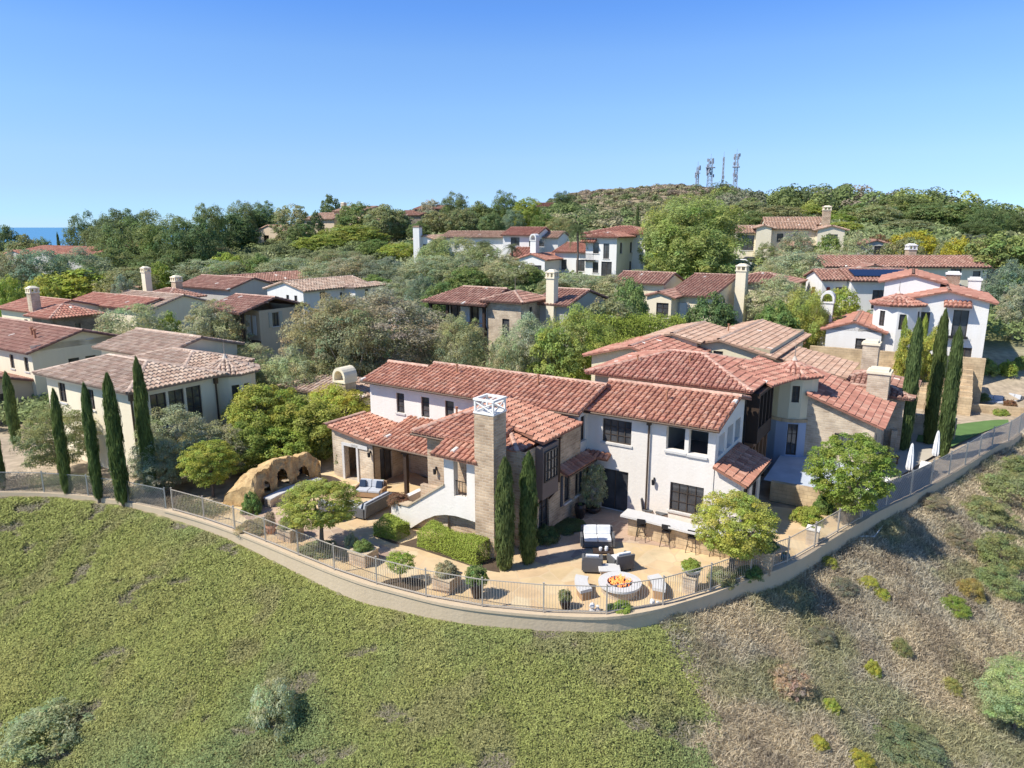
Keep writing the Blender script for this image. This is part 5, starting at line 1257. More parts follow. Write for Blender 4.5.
# =================================================================== FOLIAGE TOOLS
def leaves(centers, normals, size, aspect, col, rnd=.7, seed=0, droop=0.):
    """one small bent-free quad per leaf; returns V,Q,C"""
    g = np.random.default_rng(seed); n = len(centers)
    nr = normals+g.normal(0, rnd, (n, 3)); nr /= np.linalg.norm(nr, axis=1, keepdims=True)+1e-9
    up = g.normal(0, 1, (n, 3)); up[:, 2] -= droop
    t = np.cross(nr, up); t /= np.linalg.norm(t, axis=1, keepdims=True)+1e-9; b = np.cross(nr, t)
    s = (size*g.uniform(.6, 1.35, n))[:, None]
    V = np.stack([centers-b*s*.5, centers+t*s*aspect*.5, centers+b*s*.5+nr*s*.12, centers-t*s*aspect*.5], 1).reshape(-1, 3)
    Q = np.arange(4*n).reshape(-1, 4)
    return V, Q, np.repeat(col, 4, 0)
def crown(kind, R=1.0, Hc=1.0, nl=5000, leaf=.12, seed=1, aspect=.5):
    """crown mesh in a box of half-width R, height Hc (base at z=0)"""
    g = np.random.default_rng(seed)
    if kind == 'cypress':
        n = nl; z = g.random(n)**.9; ang = g.random(n)*2*PI
        prof = np.interp(z, [0, .04, .25, .55, .8, .93, 1], [.6, .85, 1, .97, .84, .58, .12])
        lump = .84+.09*np.sin(ang*3+z*13+seed)+.08*np.sin(ang*4-z*27+seed)+.10*g.normal(0, 1, n)
        rr = R*prof*lump*(g.random(n)**.22)
        c = np.stack([rr*np.cos(ang), rr*np.sin(ang), z*Hc], 1)
        nrm = np.stack([np.cos(ang), np.sin(ang), np.full(n, .25)], 1); base = np.clip(1+.22*g.normal(0, 1, n)[:, None], .5, 1.6)*np.ones((1, 3))
        V, Q, Cc = leaves(c, nrm, leaf, .45, base, .45, seed)
        return V, Q, Cc
    K = {'round': 280, 'dense': 360, 'olive': 230, 'pine': 240, 'tall': 200, 'bush': 90, 'willow': 130, 'scrub': 150}[kind]
    # clump centres over an uneven ellipsoid
    d = g.normal(0, 1, (K, 3)); d /= np.linalg.norm(d, axis=1, keepdims=True)
    if kind in ('bush', 'scrub'): d[:, 2] = np.abs(d[:, 2])
    rad = g.uniform(.35, 1.0, K)**.45
    lob = (1 if kind == 'dense' else 1-.12*g.random(K))+(.05 if kind == 'dense' else .13)*np.sin(3*np.arctan2(d[:, 1], d[:, 0])+seed)*(1-np.abs(d[:, 2]))
    if kind == 'pine': rad = g.uniform(.25, 1, K)**.6
    cc = d*rad[:, None]*lob[:, None]
    rc = g.uniform(.10, .23, K)*{'round': 1, 'dense': .8, 'olive': 1.0, 'pine': .9, 'tall': .9, 'bush': 1.3, 'willow': 1.0, 'scrub': 1.0}[kind]
    cc *= (1-rc*.75)[:, None]
    k = g.integers(0, K, nl)
    dd = g.normal(0, 1, (nl, 3)); dd /= np.linalg.norm(dd, axis=1, keepdims=True)
    dd[:, 2] = np.where(dd[:, 2] < -.3, -dd[:, 2], dd[:, 2])
    rr = rc[k]*g.uniform(.35, 1, nl)**.5
    p = cc[k]+dd*rr[:, None]*np.array([1, 1, {'willow': 1.6, 'pine': 1.2, 'round': .95}.get(kind, .8)])
    if kind == 'willow': p[:, 2] -= .25*(p[:, 0]**2+p[:, 1]**2)
    for ax_ in range(3):
        lo_, hi_ = np.percentile(p[:, ax_], [.7, 99.3]); p[:, ax_] = (p[:, ax_]-lo_)/(hi_-lo_)*2-1 if (ax_ < 2 or kind not in ('bush', 'scrub')) else p[:, ax_]/hi_
    nrm = dd*.8+cc[k]*.5+np.array([0, 0, .35])
    cl = g.normal(1, .10, (K, 1))*np.ones((1, 3)); cl[:, 0] *= g.normal(1, .09, K); cl[:, 2] *= g.normal(1, .1, K)
    col = np.clip(cl[k]*g.normal(1, .17, (nl, 1)), .4, 1.8)
    lo = p[:, 2].min() if kind in ('bush', 'scrub') else -1
    if kind in ('bush', 'scrub'): c = np.stack([p[:, 0]*R, p[:, 1]*R, np.maximum(p[:, 2], .02)*Hc], 1)
    else: c = np.stack([p[:, 0]*R, p[:, 1]*R, (p[:, 2]+1)*.5*Hc], 1)
    nrm /= np.linalg.norm(nrm, axis=1, keepdims=True)
    return leaves(c, nrm, leaf, aspect, col, .42, seed, .5 if kind == 'willow' else 0)
def trunk_mb(h, r, R, Hc, seed, limbs=5, lean=.1):
    g = random.Random(seed); m = MB(); top = (g.uniform(-lean, lean), g.uniform(-lean, lean), h+Hc*.25)
    m.tube([(0, 0, -.3), (0, 0, 0), (top[0]*.4, top[1]*.4, h*.6), top], [r*1.35, r*1.1, r*.85, r*.6], 7)
    for i in range(limbs):
        a = 2*PI*i/limbs+g.random(); q = g.uniform(.4, .75); z0 = h*g.uniform(.6, .95)
        m.tube([(top[0]*.5, top[1]*.5, z0), (math.cos(a)*R*q*.45, math.sin(a)*R*q*.45, h+Hc*.2), (math.cos(a)*R*q, math.sin(a)*R*q, h+Hc*g.uniform(.4, .7))], [r*.6, r*.42, r*.12], 5)
    return m
PROTO = {}
def proto(kind, lod, i):
    """shared crown mesh: unit radius, unit height"""
    key = (kind, lod, i)
    if key not in PROTO:
        n, lf = {'near': (30000, .064), 'mid': (16000, .085), 'far': (6500, .12)}[lod]
        if kind in ('olive', 'tall', 'scrub'): lf *= .85; n = int(n*1.05)
        if kind == 'dense': lf *= .8; n = int(n*1.35)
        if kind == 'cypress': n = {'near': 11000, 'mid': 6000, 'far': 2500}[lod]; lf = .16
        V, Q, Cc = crown(kind, 1, 2 if kind not in ('bush', 'scrub') else 1, n, lf, 31*i+len(kind)*7+5, {'olive': .38, 'pine': .32, 'willow': .25, 'scrub': .3}.get(kind, .55))
        if kind == 'cypress': V = V*np.array([1, 1, .5])
        me = npmesh('crown', V, Q, Cc); me.materials.append(M['leaf']); PROTO[key] = me
    return PROTO[key]
TRUNK = {}
COL = {'bright': (.36, .43, .085), 'lime': (.47, .49, .10), 'mid': (.24, .32, .095), 'deep': (.16, .22, .085), 'pine': (.22, .28, .10), 'pinelit': (.31, .38, .11),  # the second pine green is a brighter leaf colour
       'olive': (.36, .37, .17), 'sage': (.44, .46, .255), 'grey': (.43, .39, .225), 'dull': (.33, .34, .15), 'cyp': (.15, .20, .06), 'yellow': (.50, .48, .06), 'tanleaf': (.38, .31, .19), 'blue': (.28, .35, .21), 'rust': (.32, .18, .10)}
_tc = [0]
def tree(name, label, base, w, h, kind='round', color='mid', lod='mid', th_frac=.3, group=None, trunk=True, bark='bark', cat=None, tr=None):
    """base xyz; w full width m; h total height"""
    _tc[0] += 1; i = _tc[0]
    r = empty(name, base, label, cat or 'tree', group)
    hc = h*(1-th_frac); hz = h*th_frac
    me = proto(kind, lod, i % 3 if lod != 'near' else i % 2)
    c = bpy.data.objects.new('crown', me); C.objects.link(c); c.parent = r
    c.location = (0, 0, hz if trunk else 0); 
    unit = 1 if kind in ('bush', 'scrub', 'cypress') else 2
    c.scale = (w/2, w/2*random.uniform(.9, 1.1), hc/unit if trunk else h/unit)
    c.rotation_euler = (0, 0, random.uniform(0, 6.28))
    k = random.uniform(.9, 1.12); cl = COL[color] if isinstance(color, str) else color
    c.color = (cl[0]*k*random.uniform(.94, 1.06), cl[1]*k, cl[2]*k*random.uniform(.9, 1.1), 1)
    if trunk:
        t = trunk_mb(hz, tr or max(.08, h*.025), w/2, hc, i, 5 if lod != 'far' else 3)
        t.build('trunk', M[bark], r, uv=False, world=False)
    return r
def near(name, label, u, v, z, vtop, wpx, **k):
    x, y, _ = P(u, v, z); s = F/(y*CP+(H-z)*SP)
    kk = (384-vtop)/F; h = H+y*(-SP+kk*CP)/(CP+kk*SP)-z
    return tree(name, label, (x, y, z), wpx/s, h, **k)
def far(name, label, u, vtop, Y, wpx, **k):
    x, y, zt = D(u, vtop, Y); g = tz(x, y); s = F/(y*CP-(zt-H)*SP); h = max(zt-g, 1.2)
    # crowns do not reach the ground unless they are bushes
    w = wpx/s
    return tree(name, label, (x, y, g), w, h, **k)
def mesh_group(name, label, cat, V, Q, Cc, mat='leaf', kind=None, color=None):
    me = npmesh(name, V, Q, Cc); o = linkmesh(name, me, M[mat]); tag(o, label, cat, kind=kind)
    if color: o.color = (*color, 1)
    return o
def hedge(name, label, c0, c1, wd, h, n, color, leaf=.07, z=0., cat='hedge', noise=.1):
    """clipped hedge box between two ground points"""
    g = np.random.default_rng(len(label)); L = math.dist(c0[:2], c1[:2]); s = g.random(n)*L; q = g.random(n)
    face = g.integers(0, 4, n); t = g.random(n)
    o = np.where(face == 0, -wd/2, np.where(face == 1, wd/2, (t-.5)*wd)); zz = np.where(face < 2, t*h, h)
    o = o*np.where(face < 2, 1, 1); zz = zz+g.normal(0, noise*.4, n)+noise*np.sin(s*2.2+o*3); o = o+g.normal(0, noise*.35, n)
    en = (face == 3) & (t < .35); s = np.where(en, np.where(q < .5, 0, L)+g.normal(0, .04, n), s); zz = np.where(en, q*2 % 1*h, zz); o = np.where(en, (g.random(n)-.5)*wd, o)
    d = ((c1[0]-c0[0])/L, (c1[1]-c0[1])/L)
    c = np.stack([c0[0]+d[0]*s-d[1]*o, c0[1]+d[1]*s+d[0]*o, np.maximum(zz, .02)+z], 1)
    nr = np.stack([-d[1]*np.sign(o)*(face < 2), d[0]*np.sign(o)*(face < 2), (face >= 2)*1.+.2], 1)
    V, Q, Cc = leaves(c, nr, leaf, .55, np.clip(g.normal(1, .2, (n, 1)), .5, 1.7)*np.array(COL[color]), .6, 3)
    return mesh_group(name, label, cat, V, Q, Cc, 'scrubleaf')
def pot_plant(label, u, v, r, h, potmat, plant_h, plant_w, color='mid', kind='bush', prof=None, z=0., name='potted_plant'):
    c = P(u, v, z); R0 = empty(name, (c[0], c[1], z), label, 'potted plant')
    m = MB(); m.lathe((c[0], c[1], z), prof or [(r*.6, 0), (r*.95, h*.45), (r, h*.8), (r*.85, h), (r*.75, h), (r*.7, h-.05)], 14); m.build('pot', M[potmat], R0)
    me = proto(kind, 'far', 1); k = bpy.data.objects.new('plant', me); C.objects.link(k); k.parent = R0; k.location = (0, 0, h-.05); k.scale = (plant_w/2, plant_w/2, plant_h if kind == 'bush' else plant_h/2); k.color = (*COL[color], 1)
    return R0
def pedestal(label, u, v, w, h, color, pw, ph, mat='stone', capm='kerbstone', bowl=False):
    c = P(u, v, 0); f = rot(c, 30); r = empty('stone_planter', (c[0], c[1], 0), label, 'planter', 'stone pedestal planters along the fence')
    m = MB(); m.box(f, -w/2, w/2, -w/2, w/2, 0, h); m.build('pedestal', M[mat], r)
    m = MB(); m.box(f, -w/2-.04, w/2+.04, -w/2-.04, w/2+.04, h, h+.06); m.build('cap', M[capm], r)
    zb = h+.06
    if bowl: m = MB(); m.lathe((c[0], c[1], zb), [(.12, 0), (.34, .16), (.4, .3), (.34, .3), (.3, .25)], 14); m.build('bowl', M['concrete'], r); zb += .24
    me = proto('bush', 'far', 0); k = bpy.data.objects.new('plant', me); C.objects.link(k); k.parent = r; k.location = (0, 0, zb); k.scale = (pw/2, pw/2, ph); k.color = (*COL[color], 1)
pedestal('square stone planter left of the round tree by the left fence', 291, 538, .85, .55, 'dull', 1.0, .45)
pedestal('square stone planter right of the round tree before the left fence', 364, 562, .9, .55, 'mid', .8, .4)
pedestal('square stone planter with reddish succulents beside the tall glazed pot', 447, 588, .85, .55, 'grey', .9, .5)
pedestal('narrow stone pedestal with bowl of bright plants left of the right round tree', 690, 592, .5, .7, 'bright', .75, .4, mat='palestone', bowl=True)
pedestal('tall broad stone planter with dark shrub right of the round tree trunk', 763, 571, .72, .95, 'deep', 1.0, .75)
pedestal('white capped pale pillar by the fence near the yellow shrubs', 812, 544, .5, .75, 'bright', .2, .05, mat='palestone', capm='bwhite')
pot_plant('tall dark glazed pot with leafy green plant behind the fence', 477, 597, .27, .72, 'glazed', .65, .85, 'mid')
pot_plant('small dark pot with round plant at the fence left of the fire pit', 565, 608, .22, .42, 'glazed', .4, .5, 'dull')
pot_plant('round dark glazed urn against the stone wall near the glass door', 580, 518, .3, .75, 'glazed', .12, .2, 'deep')
pot_plant('olive sapling in a wide dark bowl beside the glass door', 593, 512, .42, .3, 'glazed', 2.3, 1.3, 'sage', kind='tall')
pot_plant('terracotta pot with thin sapling beside the left fence', 271, 533, .27, .42, 'terracotta', .7, .5, 'tanleaf', kind='tall')
pot_plant('small teal glazed pot on the side patio', 785, 561, .2, .36, 'teal', .1, .22, 'deep')
pot_plant('white jar with a small plant at the porch corner', 383, 488, .2, .42, 'bwhite', .15, .25, 'dull')
pot_plant('tall green plant in a pot by the stone doorway', 340, 475, .2, .3, 'glazed', 1.3, .5, 'mid', kind='tall')
for (u, v, lab) in ((592, 611, 'small white garden ornament at the fence left of the fire pit'), (652, 607, 'small white garden ornament at the fence right of the fire pit')):
    c = P(u, v, 0); m = MB(); m.lathe((c[0], c[1], 0), [(.09, 0), (.12, .05), (.05, .1), (.11, .2), (.08, .3), (.02, .36)], 10); m.lathe((c[0]+.22, c[1]+.03, 0), [(.07, 0), (.1, .06), (.04, .12), (.07, .2), (.01, .25)], 10); tag(m.build('garden_ornament', M['bwhite']), lab, 'garden ornament', 'white garden ornaments by the fire pit')
def bush(label, u, v, w, h, color, z=0., kind='bush', name='shrub', cat='shrub', lod='mid', group=None):
    c = P(u, v, z); return tree(name, label, (c[0], c[1], z), w, h, kind, color, lod, 0, group, trunk=False, cat=cat)
bush('low bright green plant at the fence below the fire pit', 623, 612, .75, .4, 'bright'); bush('tiny dark plant beside the bright one below the fire pit', 611, 611, .35, .3, 'deep')
bush('rounded dark shrub against the stone wall right of the twin cypresses', 546, 541, 1.1, .75, 'deep'); bush('low flat round dark green mound on the flagstones', 566, 526, 1.9, .18, 'deep')
bush('yellow green round shrub near the white capped pillar', 806, 522, 1.3, .8, 'bright'); bush('darker green round shrub behind the yellow green one by the side patio', 822, 512, 1.0, .9, 'mid')
bush('round brown green shrub left of the right tree trunk', 722, 583, 1.1, .65, 'dull'); bush('low green plant right of the right tree trunk', 748, 577, 1.0, .5, 'mid')
bush('grey green shrub right of the left tree trunk', 352, 555, .7, 1.0, 'sage'); bush('low green shrub around the left tree trunk', 316, 552, 1.7, .35, 'dull')
bush('dry brown shrub behind the left metal fence', 254, 530, 1.7, .45, 'grey'); bush('green climber beside the boulder fireplace', 252, 512, 1.0, 1.0, 'mid')
bush('reddish plant on the stair wall planter', 399, 503, 1.0, .5, 'rust', z=1.05)
hedge('hedge', 'clipped boxy green hedge below the stair arch', FR(-19.75, 23.6, 0), FR(-16.35, 23.45, 0), 1.0, .8, 22000, 'bright', .06)
hedge('hedge', 'small clipped hedge left of the stair arch', FR(-22.3, 23.4, 0), FR(-20.9, 23.4, 0), .95, .65, 11000, 'bright', .06, cat='hedge')
for (pts, lab) in ((((-22.4, 23.0), (-20.6, 22.9), (-20.3, 23.9), (-19.2, 24.2), (-16.3, 24.3), (-15.2, 23.0), (-16.0, 22.8), (-19.8, 22.9), (-21, 22.7), (-22.2, 22.8)), 'dark mulch bed under the clipped hedges'),):
    m = MB(); m.poly([FR(a, b, .012) for a, b in pts]); tag(m.build('soil_bed', M['soil']), kind='structure')
c = P(403, 585, 0); m = MB(); m.lathe((c[0], c[1], 0), [(1.0, 0), (.95, .035), (.5, .06), (.05, .07)], 20, sy=.6); tag(m.build('mulch_ring', M['soil']), 'round dark mulch ring with a small sapling behind the fence', 'mulch bed')
near('sapling', 'small pale green sapling standing in the round mulch ring', 401, 583, .05, 553, 26, kind='tall', color='bright', th_frac=.4, tr=.03, lod='far')
# near trees
near('tree', 'round yellow green tree with forked trunk on the left patio', 322, 550, 0, 484, 74, kind='dense', color='lime', lod='near', th_frac=.42, bark='bark', tr=.11)
near('tree', 'round lime green tree hiding the end of the curved bar', 731, 580, 0, 494, 70, kind='dense', color='lime', lod='near', th_frac=.34, bark='bark', tr=.13)
near('tree', 'large round bright green tree beside the blue grey terrace', 846, 524, 0, 436, 76, kind='dense', color='bright', lod='near', th_frac=.25, bark='bark', tr=.14)
for (u, v, t, w, z, lab) in ((505, 569, 460, 21, 0, 'tall clipped cypress in front of the stone wing, left of the twin pair'), (528, 563, 454, 20, 0, 'tall clipped cypress in front of the stone wing, right of the twin pair'),
        (3, 489, 398, 9, -.05, 'slim cypress at the left margin of the view above the fence'), (17, 446, 373, 10, -.3, 'slim cypress by the far left house wing, behind the others'), (68, 494, 391, 12, 0, 'slim cypress third from the left, in front of the cream wall corner'),
        (99, 499, 385, 12, 0, 'slim cypress fourth from the left before the cream wall'), (123, 503, 376, 16, 0, 'thickest slim cypress fifth from the left beside the house corner'), (152, 496, 360, 13, 0, 'slim cypress rising against the tan roof at the house corner'),
        (903, 450, 321, 15, 0, 'tall cypress left of the three beyond the stone casita'), (928, 444, 312, 14, .0, 'tallest cypress in the middle of the three at right'), (942, 457, 330, 15, 0, 'cypress in front at the right of the three, nearest the fence')):
    near('cypress', lab, u, v, z, t, w, kind='cypress', color='cyp', lod='near', th_frac=.02, tr=.07, group='slender cypresses', bark='bark')
# side yard things
def umbrella(u, v, label, h=2.6):
    c = P(u, v, .02); r = empty('closed_umbrella', (c[0], c[1], .02), label, 'umbrella', 'closed white umbrellas in the side yard')
    m = MB(); m.cyl(c, .025, .025, .02, h, 8); m.build('pole', M['galv'], r)
    m = MB(); n = 16
    for j in range(5): pass
    prof = [(.16, .95), (.2, 1.1), (.15, 1.8), (.08, 2.35), (.02, 2.5)]
    pts = []; fs = []
    for k, (rr, z) in enumerate(prof):
        for i in range(n): q = rr*(1 if i % 2 else .62); pts.append((c[0]+q*math.cos(2*PI*i/n), c[1]+q*math.sin(2*PI*i/n), z+.1))
    for k in range(len(prof)-1):
        for i in range(n): fs.append((k*n+i, k*n+(i+1) % n, (k+1)*n+(i+1) % n, (k+1)*n+i))
    m.add(pts, fs); m.build('canopy', M['fabric'], r)
    m = MB(); m.lathe((c[0], c[1], .02), [(.28, 0), (.28, .06), (.06, .1)], 12); m.build('base', M['black'], r)
umbrella(907, 487, 'closed white umbrella nearer the round bright tree, left of two'); umbrella(933, 472, 'closed white umbrella at the foot of the tall cypresses, right of two')
def lounger(c, th, label):
    f = rot(c, th); r = empty('sun_lounger', c, label, 'sun lounger', 'white slatted loungers by the screened fence')
    m = MB()
    for s in (-.3, .3): m.box(f, s-.03, s+.03, -1, 1, .3, .36)
    m.build('frame', M['bwhite'], r)
    m = MB()
    for i in range(12): m.box(f, -.28, .28, -.98+i*.1, -.91+i*.1, .365, .39)
    m.build('seat', M['bwhite'], r)
    m = MB()
    for i in range(7): t = i/7; m.hexa([f(-.28, .22+t*.6, .37+t*.42), f(.28, .22+t*.6, .37+t*.42), f(.28, .29+t*.6, .42+t*.42), f(-.28, .29+t*.6, .42+t*.42)], [f(-.28, .21+t*.6, .4+t*.42), f(.28, .21+t*.6, .4+t*.42), f(.28, .28+t*.6, .45+t*.42), f(-.28, .28+t*.6, .45+t*.42)])
    m.build('backrest', M['bwhite'], r)
    for s in (-.28, .28):
        for b in (-.85, .85): m = MB(); m.box(f, s-.03, s+.03, b-.03, b+.03, 0, .3); m.build('leg', M['bwhite'], r)
lounger(P(868, 500, .02), 38, 'white slatted lounger nearest the round bright tree behind the screened fence'); lounger(P(880, 494, .02), 38, 'white slatted lounger farther along, second beside the closed umbrellas')
lounger(P(922, 478, .02), 40, 'white slatted lounger farthest right below the tall cypresses')
c = P(886, 462, .02); r = empty('wooden_bench', c, 'small brown wooden bench by the stone casita wall', 'bench'); f = rot(c, 30)
m = MB(); m.box(f, -.7, .7, -.2, .2, .4, .48); m.build('seat', M['brownwood'], r)
for s in (-.6, .6): m = MB(); m.box(f, s-.05, s+.05, -.18, .18, 0, .4); m.build('leg', M['brownwood'], r)
# white irrigation pipe on the dry bank
q = [P(884, 514, 0), P(876, 522, 0), P(868, 534, -.6), P(858, 547, -1.2)]; q = [(a, b, tz(a, b)+.15) for a, b, _ in q]
m = MB(); m.tube(q, .03, 6); tag(m.build('irrigation_pipe', M['bwhite']), 'thin white pipe running down the dry slope below the fence', 'pipe')
